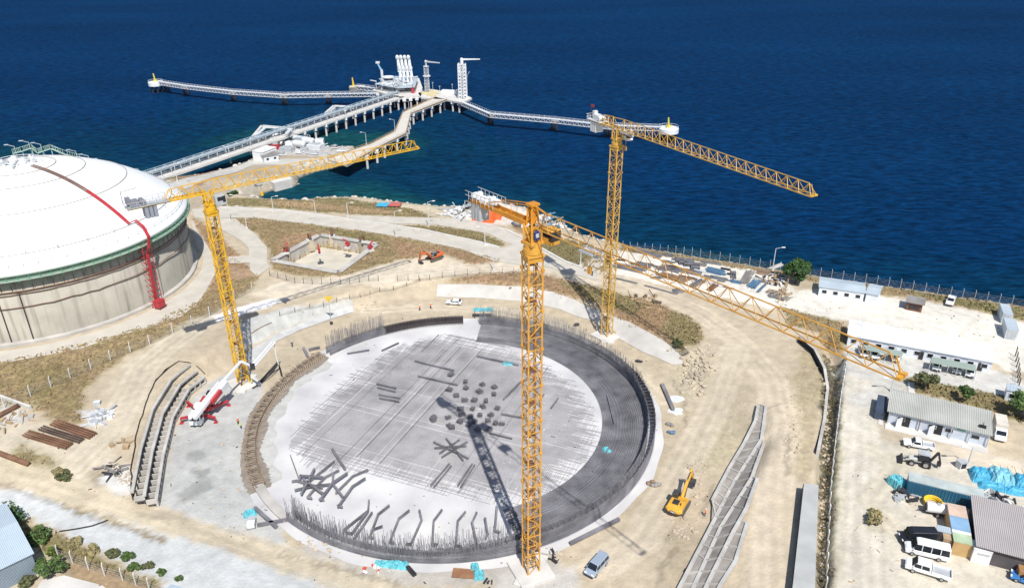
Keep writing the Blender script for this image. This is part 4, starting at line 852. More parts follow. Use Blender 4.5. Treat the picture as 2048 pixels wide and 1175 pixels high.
def jib(mb, o, d, L, bw, ht, nb, ct=0.17, dt=0.09, top=True, z_top0=None):
    s = Vector((-d.y, d.x, 0)); up = Vector((0, 0, 1)); q = L/nb; tops = []
    for e in (-1, 1): mb.bar(o+s*(e*bw/2), o+d*L+s*(e*bw/2), ct)
    for i in range(nb):
        a = o+d*(q*i); b_ = o+d*(q*(i+1)); h = ht*(1-0.18*i/nb); t = o+d*(q*(i+.5))+up*h; tops.append(t)
        for e in (-1, 1):
            mb.bar(a+s*(e*bw/2), t, dt); mb.bar(b_+s*(e*bw/2), t, dt)
        mb.bar(a+s*(bw/2), a-s*(bw/2), dt); mb.bar(a+s*(bw/2), b_-s*(bw/2), dt*0.8)
    if top:
        for a, b_ in zip(tops, tops[1:]): mb.bar(a, b_, ct*0.9)
    return tops
def crane(label, bpx, yaw, vroot, tippx, w, nb, bw, ht, mat_, cj, style, top_thin=False):
    B = G(*bpx); root = thing('tower_crane', label, 'tower crane', B)
    zr = zat(B.x, B.y, vroot); T = P(*tippx, zr); Bv = Vector((B.x, B.y, zr)); d = (T-Bv).normalized(); L = (T-Bv).length; s = Vector((-d.y, d.x, 0)); up = Vector((0, 0, 1))
    zs = zr-4.2; mb, ld = MB(), MB(); mast(mb, ld, B, zs, w, yaw, 2.0 if style else 2.0); mb.build('mast', mat_, root); ld.build('ladder', rust, root)
    mb = MB(); mb.box((B.x, B.y, B.z+0.15), (6.0, 6.0, 0.9), yaw); mb.box((B.x, B.y, B.z+0.1), (7.6, 3.4, 0.7), yaw+0.78); mb.build('base_block', conc_l, root, bevel=0.1)
    mb = MB(); mb.box((B.x, B.y, zs+0.15), (w*1.22, w*1.22, 0.35), yaw); mb.box((B.x, B.y, zs-0.45), (w*1.08, w*1.08, 0.6), yaw); mb.cyl((B.x, B.y, zs+0.4), w*0.62, 0.7, 20); mb.build('slewing_ring', mat_, root)
    ang = math.atan2(d.y, d.x); mb = MB(); mb.cyl((B.x, B.y, zs+1.1), w*0.55, 0.6, 20)
    for e in (-.8, .8):
        for f in (-.8, .8): mb.bar(Bv+s*e+d*f+up*(-2.6), Bv+s*e+d*f+up*(0.1), 0.28)
    for e in (-.8, .8): mb.bar(Bv+s*e-d*.8+up*-2.5, Bv+s*e+d*.8, 0.16); mb.bar(Bv+s*e+d*.8+up*-2.5, Bv+s*e-d*.8, 0.16)
    mb.box((B.x, B.y, zs+1.8), (w*1.05, w*1.05, 0.35), ang)
    if style == 1: mb.box((B.x, B.y, zs+2.9), (1.25, 1.25, 2.0), ang)
    mb.build('turntable', mat_, root)
    mb = MB(); tops = jib(mb, Bv+d*1.0, d, L-1.0, bw, ht, nb, 0.16 if not top_thin else 0.115, 0.09 if not top_thin else 0.06)
    e_ = Bv+d*L; mb.box((e_.x, e_.y, e_.z+0.1), (0.4, bw+0.1, 0.3), ang); mb.box((e_.x, e_.y, e_.z+0.25), (0.6, 0.25, 0.4), ang); mb.bar(e_-d*.8+up*ht*.8, e_, .12); mb.build('jib', mat_, root)
    # walkway along the bottom chords near the mast and a trolley
    tq = Bv+d*(L*(0.06 if style == 2 else 0.22)); mb = MB(); mb.box((tq.x, tq.y, tq.z-0.35), (2.2, bw+0.5, 0.25), ang)
    mb.box((tq+s*(bw*0.75)-up*0.9), (1.6, 0.7, 0.9), ang); mb.build('trolley', grey_p, root)
    hb_ = MB(); hb_.bar(tq-up*0.5, tq-up*(3.5 if style == 2 else 2.4), 0.07); hb_.box(tq-up*(3.9 if style == 2 else 2.8), (0.5, 0.3, 0.9), ang); hb_.build('hook_block', mat_, root)
    # cab
    side = -1 if style == 3 else 1; c = Bv+d*1.6+s*(side*1.75)-up*1.5; c_m = white_p if style == 2 else (mat_ if style == 1 else grey_p)
    k = MB().box(c, (2.0, 1.5, 2.1), ang).build('cab', c_m, root, bevel=0.08)
    MB().box(c+d*0.72+up*0.2, (0.62, 1.56, 1.3), ang).box(c+up*0.35, (1.3, 1.56, 0.8), ang).build('window', glass, k)
    # counter jib
    cl = cj; E_ = Bv-d*cl
    if style == 1:
        mb = MB()
        for e in (-.62, .62): mb.bar(Bv+s*e-d*.6+up*0.15, E_+s*e+up*0.15, 0.2, 0.62)
        for f in np.arange(1.2, cl, 1.5): mb.bar(Bv+s*.75-d*f, Bv-s*.75-d*f, 0.2)
        mb.build('counter_jib', orange, root)
        mb = MB(); 
        for e in (-.55, .55):
            for f in (-.5, .5): mb.bar(Bv+s*e+d*f, Bv+s*e*.8+d*f*.7+up*2.7, 0.26)
            mb.bar(Bv+s*e-d*.5+up*.3, Bv+s*e+d*.5+up*1.5, .14); mb.bar(Bv+s*e+d*.5+up*1.5, Bv+s*e*.8-d*.4+up*2.6, .14)
        for f in (-.5, .5): mb.bar(Bv-s*.55+d*f+up*.2, Bv+s*.55+d*f+up*1.4, .14); mb.bar(Bv+s*.55+d*f+up*1.4, Bv-s*.5+d*f*.8+up*2.6, .14)
        mb.box((B.x, B.y, zr+1.3), (.7, .7, 2.2), ang); mb.box((B.x, B.y, zr+2.75), (1.2, 1.4, 0.3), ang); mb.build('apex', orange, root)
        mb = MB()
        for e in (-.5, .5): mb.bar(Bv+up*2.7+s*e, Bv-d*(cl*0.5)+up*1.6+s*e, 0.1); mb.bar(Bv-d*(cl*0.5)+up*1.6+s*e, Bv-d*(cl*0.72)+up*0.7+s*e, 0.12); mb.bar(Bv-d*(cl*0.3)+s*e+up*.7, Bv-d*(cl*0.3)+s*e+up*2.0, 0.08)
        mb.bar(Bv+up*2.7, tops[0]+up*0.0, 0.18); mb.build('tie_bar', orange, root)
        for i in range(3):
            f = cl-0.5-i*0.72; MB().box(Bv-d*f-up*1.2, (0.6, 1.7, 2.4), ang).build('counterweight', M('counterweight_pale', (.40, .42, .44), .8, 0, .12) if 'counterweight_pale' not in bpy.data.materials else bpy.data.materials['counterweight_pale'], root, bevel=0.05)
        mb = MB(); rd = random.Random(2)
        for i in range(10): f = cl*0.58+i*cl*0.042; mb.box(Bv-d*f+s*rd.uniform(-.4, .4)+up*rd.uniform(.7, 1.1), (0.5, rd.uniform(.5, 1.1), rd.uniform(.4, .9)), ang+rd.uniform(-.3, .3))
        mb.build('winch_gear', white_p, root)
        mb = MB()
        for f in np.arange(cl*0.55, cl+0.6, 0.9):
            for e in (-1.1, 1.1): mb.bar(Bv-d*f+s*e+up*.4, Bv-d*f+s*e+up*1.6, 0.08)
        for e in (-1.1, 1.1):
            for z in (1.0, 1.6): mb.bar(Bv-d*(cl*.55)+s*e+up*z, E_-d*.6+s*e+up*z, 0.07)
        mb.build('railing', grey_p, root)
        pl = Bv-d*0.0+s*0.0-up*1.2; fc = Vector((-0.25, -0.97, 0)); bd = MB(); r_ = fc.cross(up).normalized()
        cpt = Bv-up*1.3+s*(0.0); nrm = max((s, -s, d, -d), key=lambda q: q.dot(-Bv)); tan = nrm.cross(up).normalized(); o_p = cpt+nrm*0.86
        def disc(rx, rz, off): return [o_p+nrm*off+tan*(rx*math.cos(t))+up*(rz*math.sin(t)) for t in np.linspace(0, 2*PI, 25)[:-1]]
        def discm(rx, rz, o1, o2):
            m_ = MB(); A, B_ = disc(rx, rz, o1), disc(rx, rz, o2); nn = len(A)
            return m_.add(A+B_, [tuple(range(nn))[::-1], tuple(range(nn, 2*nn))]+[(i, (i+1) % nn, nn+(i+1) % nn, nn+i) for i in range(nn)])
        pq = discm(0.5, 0.72, -0.1, 0.04).build('badge', M('navy_badge', (0.03, 0.05, 0.20), 0.5), root)
        m_ = MB()
        for zz, hw in ((0.24, .32), (0.04, .40), (-0.16, .36)): m_.bar(o_p+nrm*.05+up*zz-tan*hw*.75, o_p+nrm*.05+up*zz+tan*hw*.75, 0.1, 0.09)
        m_.build('badge_lettering', white_p, pq)
    else:
        mb = MB(); jib(mb, Bv-d*0.8, -d, cl*0.5, bw, ht*0.95, 3, 0.18, 0.11)
        for e in (-bw/2, bw/2): mb.bar(Bv+s*e, E_+s*e, 0.26, 0.34)
        mb.bar(tops[0], Bv-d*(0.8+cl*0.08)+up*ht*.9, 0.16); mb.build('counter_jib', mat_, root)
        mb = MB(); mb.bar(Bv-d*(cl*.5)+up*.2, E_+up*.2, bw+1.0, 0.12)
        for e in (-bw/2-.5, bw/2+.5):
            for z in (0.7, 1.3): mb.bar(Bv-d*(cl*.5)+s*e+up*z, E_+s*e+up*z, 0.07)
            for f in np.arange(cl*.5, cl+.1, 1.2): mb.bar(Bv-d*f+s*e+up*.2, Bv-d*f+s*e+up*1.3, 0.07)
        for z in (0.7, 1.3): mb.bar(E_-s*(bw/2+.5)+up*z, E_+s*(bw/2+.5)+up*z, 0.07)
        mb.build('service_deck', lgrey if style == 2 else grey_p, root)
        mb = MB(); g_ = E_+d*(1.5 if style == 3 else 2.6); mb.box(g_+up*.9, (1.6, 1.3, 1.2), ang); mb.tube([g_+d*1.6-s*.9+up*.9, g_+d*1.6+s*.9+up*.9], 0.55, 12); mb.box(g_-d*.9+up*1.5, (0.8, 1.0, 1.4), ang)
        mb.build('winch_gear', lgrey if style == 2 else M('machine_grey', (0.22, 0.22, 0.26), 0.6), root)
        cwm = lgrey if style == 2 else M('counterweight_grey', (0.26, 0.28, 0.34), 0.8, 0, 0.1)
        for i in range(3): MB().box(E_+d*(1.8+i*.75 if style == 2 else 3.4+i*.8)-up*1.3, (0.66, 2.2, 2.3), ang).build('counterweight', cwm, root, bevel=0.05)
        if style == 2:
            MB().bar(E_+up*.3, E_+up*3.4, 0.1).build('flag_pole', steel_d, root); MB().box(E_+up*3.1+d*.6, (1.2, 0.05, 0.6), ang).build('flag', red_p, root)
        else:
            fr = MB(); fr.line([E_+s*1.6+up*.4, E_+s*1.6+up*3.0, E_+s*1.6+d*3+up*3.2], 0.13); fr.build('davit', grey_p, root)
    return root
crane('yellow tower crane standing in front of the pit, tall mast down to the bottom edge', (1062, 1141), R(24), 449, (1803, 754), 2.05, 17, 1.3, 2.2, crane_y, 12.4, 1, True)
crane('yellow tower crane on the far right rim of the pit, jib over the sea', (1213, 672), R(43), 256, (1627, 392), 2.0, 22, 1.5, 2.3, crane_y2, 10.6, 2)
crane('bright yellow tower crane on the left by the storage tank', (488, 768), R(41), 384, (834, 296), 2.0, 19, 1.6, 2.5, crane_y3, 15.6, 3)
# ------------------------------------------------------------------ the jetty
DK = 4.0
def PD(u, v, z=DK): return P(u, v, z)
def piles(root, pts, zt, r=0.55, cap=True, name='pile'):
    for p in pts:
        k = MB().cyl((p[0], p[1], SEA-2), r, zt-SEA+2, 8).build(name, conc_l, root)
        if cap: MB().box((p[0], p[1], zt-0.5), (1.9, 1.9, 1.3)).build('pile_cap', white_p, k)
def deckline(px0, px1, z=DK): a, b = PD(*px0, z), PD(*px1, z); d = (b-a); L = d.length; d.normalize(); return a, d, Vector((-d.y, d.x, 0)), L
root = thing('pipe_trestle', 'long straight pipe trestle on piles running from the shore to the loading platform', 'trestle')
a, d, s, L = deckline((300, 362), (803, 193)); up = Vector((0, 0, 1))
MB().bar(a+s*1.4+up*-.35, a+d*L+s*1.4+up*-.35, 7.6, 0.7).build('deck', conc_l, root)
for k in range(6):
    MB().tube([a+s*(1.6+k*0.62)+up*(1.9 if k % 2 else 2.3), a+d*L+s*(1.6+k*.62)+up*(1.9 if k % 2 else 2.3)], 0.26+0.06*(k % 3), 6).build('pipe', pipe_b if k % 3 else lgrey, root)
mb = MB()
for f in np.arange(2, L, 5.0):
    for e in (1.2, 5.2): mb.bar(a+d*f+s*e, a+d*f+s*e+up*2.8, 0.25)
    for z in (1.5, 2.75): mb.bar(a+d*f+s*1.2+up*z, a+d*f+s*5.2+up*z, 0.22)
mb.bar(a+s*5.2+up*2.8, a+d*L+s*5.2+up*2.8, 0.22); mb.bar(a+s*1.2+up*2.8, a+d*L+s*1.2+up*2.8, 0.2); mb.build('rack_frame', pipe_b, root)
mb = MB()
for f in np.arange(0, L, 2.5): mb.bar(a+d*f-s*2.2, a+d*f-s*2.2+up*1.1, 0.09)
for z in (0.6, 1.1): mb.bar(a-s*2.2+up*z, a+d*L-s*2.2+up*z, 0.09)
mb.build('railing', lgrey, root)
n = 0
for f in np.arange(L*0.46, L-2, 8.2): piles(root, [a+d*f-s*1.6, a+d*f+s*4.2], DK-0.7)
for (poly, loop) in (([(497, 284), (524, 252), (596, 258), (566, 273)], [(505, 275), (530, 254), (585, 258), (575, 266)]), ([(652, 226), (668, 212), (704, 214), (690, 226)], [(660, 222), (672, 212), (698, 214), (690, 222)])):
    q = [PD(*p) for p in poly]; rt = thing('pipe_loop_platform', 'larger pipe expansion loop platform beside the trestle near the shore' if poly[0][0] < 600 else 'smaller pipe expansion loop platform halfway along the trestle', 'platform')
    m_ = MB()
    for i in range(4): m_.bar(q[i], q[(i+1) % 4], 1.3, 0.9)
    m_.build('deck_beam', conc_l, rt)
    m_ = MB(); lp = [PD(*p, DK+2.2) for p in loop]
    for o in (0, 1.1, 2.2):
        c_ = sum(lp, Vector())/4; m_.tube([p.lerp(c_, o*0.06) for p in lp], 0.4, 6)
    m_.build('pipe_loop', lgrey, rt)
    piles(rt, [q[0].lerp(q[1], t) for t in (0.05, .5, .95)]+[q[2], q[3]], DK-.4)
    m_ = MB()
    for i in range(4): m_.bar(lp[i], Vector((lp[i].x, lp[i].y, DK)), 0.35)
    m_.build('support', pipe_b, rt)
# road trestle
cl = [(694, 318), (752, 290), (801, 265), (814, 225), (884, 197)]
root = thing('road_trestle', 'cranked concrete road trestle on piles right of the pipe trestle', 'trestle')
q = [PD(u, v) for u, v in [(655, 318), (742, 288), (790, 263), (806, 225), (872, 194), (894, 199), (822, 227), (812, 267), (762, 292), (694, 330)]]
MB().prism([p[:2] for p in q], DK-0.8, DK).build('deck', M('trestle_deck', (0.55, 0.52, 0.47), 0.9, 0, 0.08, 0.2), root)
mb = MB()
for ln in ([q[0], q[1], q[2], q[3], q[4]], [q[9], q[8], q[7], q[6], q[5]]):
    for x, y in zip(ln, ln[1:]):
        m = max(2, int((y-x).length/3))
        mb.bar(x+up*1.0, y+up*1.0, 0.1); mb.bar(x+up*0.2, y+up*.2, 0.35, 0.4)
        for i in range(m): p = x.lerp(y, i/m); mb.bar(p, p+up*1.0, 0.1)
mb.build('parapet', wood, root)
for x, y, l, r_ in ((q[8], q[7], q[1], q[2]), (q[7], q[6], q[2], q[3]), (q[6], q[5], q[3], q[4])):
    m = max(2, int((y-x).length/9.5))
    for i in range(m):
        t = (i+.3)/m; p, o = x.lerp(y, t), l.lerp(r_, t); piles(root, [p.lerp(o, .12), p.lerp(o, .8)], DK-.8)
piles(root, [q[9].lerp(q[8], .55), q[9].lerp(q[8], .85)], DK-.8)
# loading platform
root = thing('loading_platform', 'cluttered grey loading platform carrying pipes at the head of the trestle', 'platform')
q = [PD(u, v) for u, v in [(745, 180), (790, 158), (838, 156), (846, 178), (842, 192), (800, 196)]]
MB().prism([p[:2] for p in q], DK-1.0, DK).build('deck', conc_l, root)
q2 = [PD(u, v, DK+3.5) for u, v in [(750, 168), (790, 152), (836, 154), (830, 174), (795, 176)]]
MB().prism([p[:2] for p in q2], DK+3.2, DK+3.5).build('upper_deck', pipe_b, root)
mb = MB(); rd = random.Random(4)
for i in range(46):
    p = q2[0].lerp(q2[2], rd.random()).lerp(q2[4], rd.random()*.9); e = p+Vector((rd.uniform(-6, 6), rd.uniform(-6, 6), 0)); z = rd.choice((0, .8, 1.6, -2))
    mb.tube([p+up*z, e+up*z], rd.uniform(.15, .4), 6); mb.bar(p+up*-3.4, p+up*(z+.1), 0.25)
mb.build('pipework', lgrey, root); mb = MB()
for i in range(6):
    for z in (4.6, 5.0): mb.bar(Vector((*q2[i % 5][:2], z)), Vector((*q2[(i+1) % 5][:2], z)), 0.12)
for i in range(18): p = q2[0].lerp(q2[2], rd.random()).lerp(q2[4], rd.random()); mb.box((p.x, p.y, DK+4.2), (rd.uniform(.8, 2.5), rd.uniform(.8, 2), rd.uniform(.8, 1.8)), rd.random())
mb.build('equipment', grey_p, root)
p = PD(812, 174, DK+1); MB().box((p.x, p.y, p.z+1), (2.5, 2, 3)).build('valve_box', red_p, root); p = PD(826, 183, DK+1); MB().box((p.x, p.y, p.z), (1.6, 1.6, 3)).bar(p, p+up*4, .4).build('monitor', red_p, root)
piles(root, [q[0].lerp(q[5], t) for t in (0.2, .5, .8)]+[q[5].lerp(q[4], t) for t in (.2, .5, .8)]+[q[3]], DK-1)
p = PD(777, 165, DK+3.5); rt = thing('control_cabin', 'round roofed pale control cabin on the loading platform', 'cabin')
MB().cyl((p.x, p.y, p.z), 2.8, 3.2, 16).build('wall', lgrey, rt); MB().cyl((p.x, p.y, p.z+3.2), 3.5, 0.4, 20).build('roof', white_p, rt); MB().cyl((p.x, p.y, p.z+1.5), 2.86, 1.0, 16).build('window', glass, rt)
for k, (u0, u1) in enumerate(((801, 797.5), (808, 805), (815.5, 813), (823, 821))):
    b0 = PD(u0, 164, DK+3.5); zt = zat(b0.x, b0.y, 115); nm = ['leftmost', 'second from the left', 'third from the left', 'rightmost'][k]
    rt = thing('marine_loader', 'tall white folded marine loading arm, %s of the four on the platform' % nm, 'loading arm', b0, 0, 'marine loading arms')
    MB().tube([b0, b0+up*7], 0.7, 8).build('riser', white_p, rt)
    t_ = Vector((b0.x-1.0, b0.y, zt)); MB().tube([b0+up*6+Vector((-.7, 0, 0)), t_], 0.5, 8).tube([b0+up*3+Vector((.8, -.5, 0)), t_+Vector((.6, 0, -1))], 0.55, 8).build('arm', white_p, rt)
    for c_, r_, sq_ in ((t_, 1.5, (.75, .75, 1)), ((b0+t_)/2+up*2.5, 1.0, (1, 1, 1.5)), (b0+up*8, 1.1, (1, 1, 1.6))): MB().blob(c_, r_, k, sq_, .07, 2).build('swivel', lgrey, rt)
b0 = PD(765, 163, DK+3.5); zt = zat(b0.x, b0.y, 123); rt = thing('deck_crane', 'slim pale blue deck crane with raised boom left of the loading arms', 'crane', b0)
MB().cyl(b0, 0.8, 7, 10).build('pedestal', lgrey, rt); MB().bar(b0+up*6.5, Vector((b0.x-2.2, b0.y, zt-1)), 1.1, 1.1, 0.6).build('boom', M('crane_blue', (.25, .45, .58), .5), rt); MB().box((b0.x-2.0, b0.y, zt-.6), (2.4, 1, 1.2)).build('boom_head', lgrey, rt)
# right platform with the two towers
root = thing('service_platform', 'concrete platform between the loading platform and the lattice towers', 'platform')
q = [PD(u, v) for u, v in [(836, 186), (862, 178), (934, 191), (944, 196), (925, 205), (888, 198), (872, 198), (842, 195)]]
MB().prism([p[:2] for p in q], DK-1, DK).build('deck', conc_l, root); piles(root, [PD(u, v) for u, v in ((846, 194), (862, 196), (888, 197), (905, 200), (918, 202))], DK-1)
q = [PD(u, v, DK+.05) for u, v in [(840, 186), (862, 180), (880, 185), (864, 194)]]
MB().prism([p[:2] for p in q], DK+0.02, DK+0.12).build('yellow_pad', M('yellow_deck', (.58, .50, .28), .8), root)
q = PD(899, 188, DK); MB().box((q.x, q.y, DK+1.2), (9, 2.5, 2.2), -.25).build('white_cabin', white_p, root)
mb = MB()
for (u, v) in ((850, 184), (866, 182), (905, 186), (880, 190), (915, 197), (928, 190)): p = PD(u, v); mb.bar(p, p+up*5, .14); mb.box(p+up*5, (.9, .3, .2))
mb.build('lamp', lgrey, root)
def lattice_tower(label, bpx, vtop, w, rows, mat, arm, plat, name):
    b0 = PD(*bpx); zt = zat(b0.x, b0.y, vtop); rt = thing(name, label, 'tower', b0); m_ = MB(); h = w/2; cs = [(-h, -h), (h, -h), (h, h), (-h, h)]; st_ = (zt-DK)/rows
    for c in cs: m_.bar((b0.x+c[0], b0.y+c[1], DK), (b0.x+c[0], b0.y+c[1], zt), w*.11)
    for i in range(rows):
        for k in range(4):
            p, q = cs[k], cs[(k+1) % 4]; A = lambda c, z: (b0.x+c[0], b0.y+c[1], z)
            m_.bar(A(p, DK+i*st_), A(q, DK+(i+1)*st_), w*.075); m_.bar(A(q, DK+i*st_), A(p, DK+(i+1)*st_), w*.075); m_.bar(A(p, DK+(i+1)*st_), A(q, DK+(i+1)*st_), w*.085)
    m_.build('lattice', mat, rt)
    if plat: MB().cyl((b0.x, b0.y, zt-plat), w*.95, 0.5, 16).cyl((b0.x, b0.y, zt-.4), w*.7, .4, 14).build('platform_ring', lgrey, rt)
    m_ = MB(); t0 = Vector((b0.x, b0.y, zt)); m_.cyl(t0, w*.22, 2.5, 10); t1 = t0+up*2.5; m_.blob(t1, 0.9, 3, (1, 1, 1), .1, 2); e = P(*arm, t1.z); m_.bar(t1, e, 0.9, .9, .5); m_.build('arm', mat, rt)
    return rt, b0, zt
rt, b0, zt = lattice_tower('tallest white lattice gangway tower at the seaward corner with long top arm', (926, 196), 128, 4.3, 10, white_p, (960, 118.5), 0, 'gangway_tower')
MB().tube([(b0.x+2.6, b0.y-1, DK), (b0.x+2.6, b0.y-1, DK+12), (b0.x+4.2, b0.y-1, DK+15)], .18, 6).build('side_boom', lgrey, rt)
lattice_tower('slimmer grey fire monitor tower with round platform near the loading arms', (855, 184), 132, 2.4, 9, M('tower_grey', (.5, .53, .56), .5), (879, 126), 6.0, 'monitor_tower')
# catwalks, dolphins
def catwalk(label, px, piers):
    rt = thing('catwalk', label, 'catwalk'); qs = [PD(u, v, DK+.6) for u, v in px]
    for x, y in zip(qs, qs[1:]):
        dd = (y-x); l = dd.length; dd.normalize(); ss = Vector((-dd.y, dd.x, 0)); m_ = MB()
        m_.bar(x, y, 2.0, 0.18); k = max(4, int(l/2.6))
        for e in (-1, 1):
            m_.bar(x+ss*e-up*1.8, y+ss*e-up*1.8, .3); m_.bar(x+ss*e, y+ss*e, .3)
            m_.bar(x+ss*e+up*1.1, y+ss*e+up*1.1, .1)
            for i in range(k):
                p, q = x+dd*(l*i/k)+ss*e, x+dd*(l*(i+1)/k)+ss*e; md = (p+q)/2-up*1.8; m_.bar(p, md, .17); m_.bar(md, q, .17); m_.bar(p, p+up*1.1, .09)
        m_.build('truss_span', lgrey, rt)
    for (u, v) in piers:
        p = PD(u, v, DK-.6); m_ = MB()
        for e in (-1, 1): m_.cyl((p.x+e, p.y, SEA-1.5), .75, DK-SEA-.8+1.5, 8)
        k_ = m_.build('pier', steel_d, rt); MB().box((p.x, p.y, DK-1.6), (4, 2.6, 1.0)).build('pier_cap', conc, k_)
    return rt
catwalk('long left catwalk in truss spans leading to the far left mooring dolphin', [(318, 163), (368, 171), (464, 182), (567, 189), (655, 187.5), (752, 186.5)], [(332, 166), (369, 171), (465, 182), (567, 189), (656, 188)])
catwalk('right catwalk in truss spans leading to the round mooring dolphin on the right', [(925, 204), (980, 227), (1108, 238), (1215, 250), (1322, 254)], [(981, 228), (1109, 238), (1216, 250)])
catwalk('short catwalk to the dolphin with yellow hook left of the loading platform', [(712, 172), (752, 176)], [])
def dolphin(label, px, r, vtop, ym=yellow_g):
    p = PD(*px); rt = thing('mooring_dolphin', label, 'mooring dolphin', p)
    MB().cyl((p.x, p.y, DK-2.4), r, 2.6, 28).build('cap', white_p, rt, bevel=.2)
    for i in range(6): a_ = i*PI/3; MB().cyl((p.x+r*.7*math.cos(a_), p.y+r*.7*math.sin(a_), SEA-2), .6, DK-SEA-.4, 8).build('pile', steel_d, rt)
    zt = zat(p.x, p.y, vtop); MB().tube([(p.x, p.y, DK), (p.x, p.y, DK+1.4)], 1.2, 8).tube([(p.x, p.y, DK+.2), (p.x-.4, p.y, zt)], .55, 8, .35).build('hook_post', ym, rt)
    m_ = MB(); m_.tube([(p.x+(r-.3)*math.cos(t), p.y+(r-.3)*math.sin(t), DK+1.2) for t in np.linspace(0, 2*PI, 24)], .07, 4)
    for i in range(12): a_ = i*PI/6; m_.bar((p.x+(r-.3)*math.cos(a_), p.y+(r-.3)*math.sin(a_), DK), (p.x+(r-.3)*math.cos(a_), p.y+(r-.3)*math.sin(a_), DK+1.2), .08)
    m_.build('railing', lgrey, rt)
dolphin('round white mooring dolphin with yellow post at the far left end of the jetty', (311, 164), 4.6, 147)
dolphin('round white mooring dolphin with yellow post at the right end of the jetty', (1337, 256), 5.0, 235)
p = PD(714, 173); rt = thing('mooring_dolphin', 'dark flat mooring dolphin with yellow hook left of the loading platform', 'mooring dolphin')
MB().box((p.x, p.y, DK-1.2), (9, 6, 2.2), .1).build('cap', conc_d, rt); MB().box((p.x, p.y, DK+.0), (9.4, 6.4, .3), .1).build('deck', M('dolphin_deck', (.5, .47, .33), .8), rt)
for e in (-3, 3): MB().cyl((p.x+e, p.y, SEA-2), .9, DK-SEA, 8).build('pile', steel_d, rt)
b_ = PD(707, 172); zt = zat(b_.x, b_.y, 155); MB().tube([b_, (b_.x-.3, b_.y, zt)], .7, 8, .3).build('hook_post', yellow_p, rt)
# ------------------------------------------------------------------ on the spit
def prefab(name, label, cat, A, B, depth, h, roofm, wallm, ov=0.35, rise=0.5, wins=0, doors=0, back=0.0, style='gable', winz=1.5):
    A, B = G(*A), G(*B); dx = (B-A); L = dx.length; rz = math.atan2(dx.y, dx.x); z = min(A.z, B.z)
    rt = thing(name, label, cat, (A.x, A.y, z), rz)
    MB().prism([(0, 0), (L, 0), (L, depth), (0, depth)], -.3, h).build('wall', wallm, rt, world=False)
    m_ = MB()
    if style == 'gable':
        m_.add([(-ov, -ov, h+.02), (L+ov, -ov, h+.02), (L+ov, depth/2, h+rise), (-ov, depth/2, h+rise), (-ov, depth+ov, h+.02), (L+ov, depth+ov, h+.02),
                (-ov, -ov, h+.16), (L+ov, -ov, h+.16), (L+ov, depth/2, h+rise+.16), (-ov, depth/2, h+rise+.16), (-ov, depth+ov, h+.16), (L+ov, depth+ov, h+.16)],
               [(0, 1, 2, 3), (3, 2, 5, 4), (7, 6, 9, 8), (8, 9, 10, 11), (0, 6, 7, 1), (4, 5, 11, 10), (0, 3, 9, 6), (3, 4, 10, 9), (1, 7, 8, 2), (2, 8, 11, 5)])
    else:
        m_.add([(-ov, -ov, h+.02), (L+ov, -ov, h+.02), (L+ov, depth+ov, h+rise), (-ov, depth+ov, h+rise), (-ov, -ov, h+.18), (L+ov, -ov, h+.18), (L+ov, depth+ov, h+rise+.16), (-ov, depth+ov, h+rise+.16)],
               [(0, 1, 2, 3)[::-1], (4, 5, 6, 7), (0, 1, 5, 4), (1, 2, 6, 5), (2, 3, 7, 6), (3, 0, 4, 7)])
        if rise > .2: MB().prism([(.01, depth*.5), (L-.01, depth*.5), (L-.01, depth-.01), (.01, depth-.01)], h, h+rise*.5).build('parapet', wallm, rt, world=False)
    m_.build('roof', roofm, rt, world=False)
    for i in range(wins):
        x = L*(i+.5)/wins; k = MB().box((x, -.03, winz), (1.3, .12, 1.1)).build('window', white_p, rt, world=False); MB().box((x, -.09, winz), (1.1, .08, .9)).build('pane', glass, k, world=False)
    for i in range(doors):
        x = L*(i+.5)/doors+.9+.4*(i % 2); MB().box((x, -.03, 1.02), (0.95, .12, 2.04)).build('door', steel_d if i % 2 == 0 else lgrey, rt, world=False)
    return rt, L
prefab('store_building', 'white box shaped building on the spit by the pipe trestle', 'building', (507, 321), (527, 324), 9, 4.2, white_p, white_p, .2, .2, style='flat')
rt, L_ = prefab('shelter', 'grey flat roofed shelter beside the white building on the spit', 'shelter', (529, 326), (558, 321), 6.5, 3.0, conc_d, lgrey, .5, .1, style='flat', wins=2)
rd = random.Random(6)
for k, (u, v, ln, r, lab, m_) in enumerate([(566, 281, 9, 1.3, 'white round ended process vessel nearest the pipe trestle on the spit', white_p), (590, 284, 10, 1.2, 'long white pressure vessel between the cooler frame and the trestle on the spit', white_p), (549, 292, 8, 1.0, 'white vessel beside the small red box on the spit', white_p), (600, 296, 5, 1.6, 'short grey vessel in front of the white ones on the spit', lgrey), (617, 290, 5, 1.7, 'pale vessel at the seaward end of the plant on the spit', lgrey)]):
    p = G(u, v); rt = thing('process_vessel', lab, 'vessel', p, -.35+rd.uniform(-.1, .1))
    MB().tube([(-ln/2-.5, 0, 2.0), (-ln/2, 0, 2.0), (ln/2, 0, 2.0), (ln/2+.5, 0, 2.0)], r, 14).build('shell', m_, rt, True, world=False)
    MB().box((-ln*.3, 0, .7), (.5, r*1.7, 1.5)).box((ln*.3, 0, .7), (.5, r*1.7, 1.5)).build('saddle', conc, rt, world=False)
    MB().tube([(0, 0, 2+r*.8), (0, 0, 3.2+r), (1.5, 0, 3.2+r), (1.5, 0, 1)], .2, 6).build('pipe', pipe_b, rt, world=False)
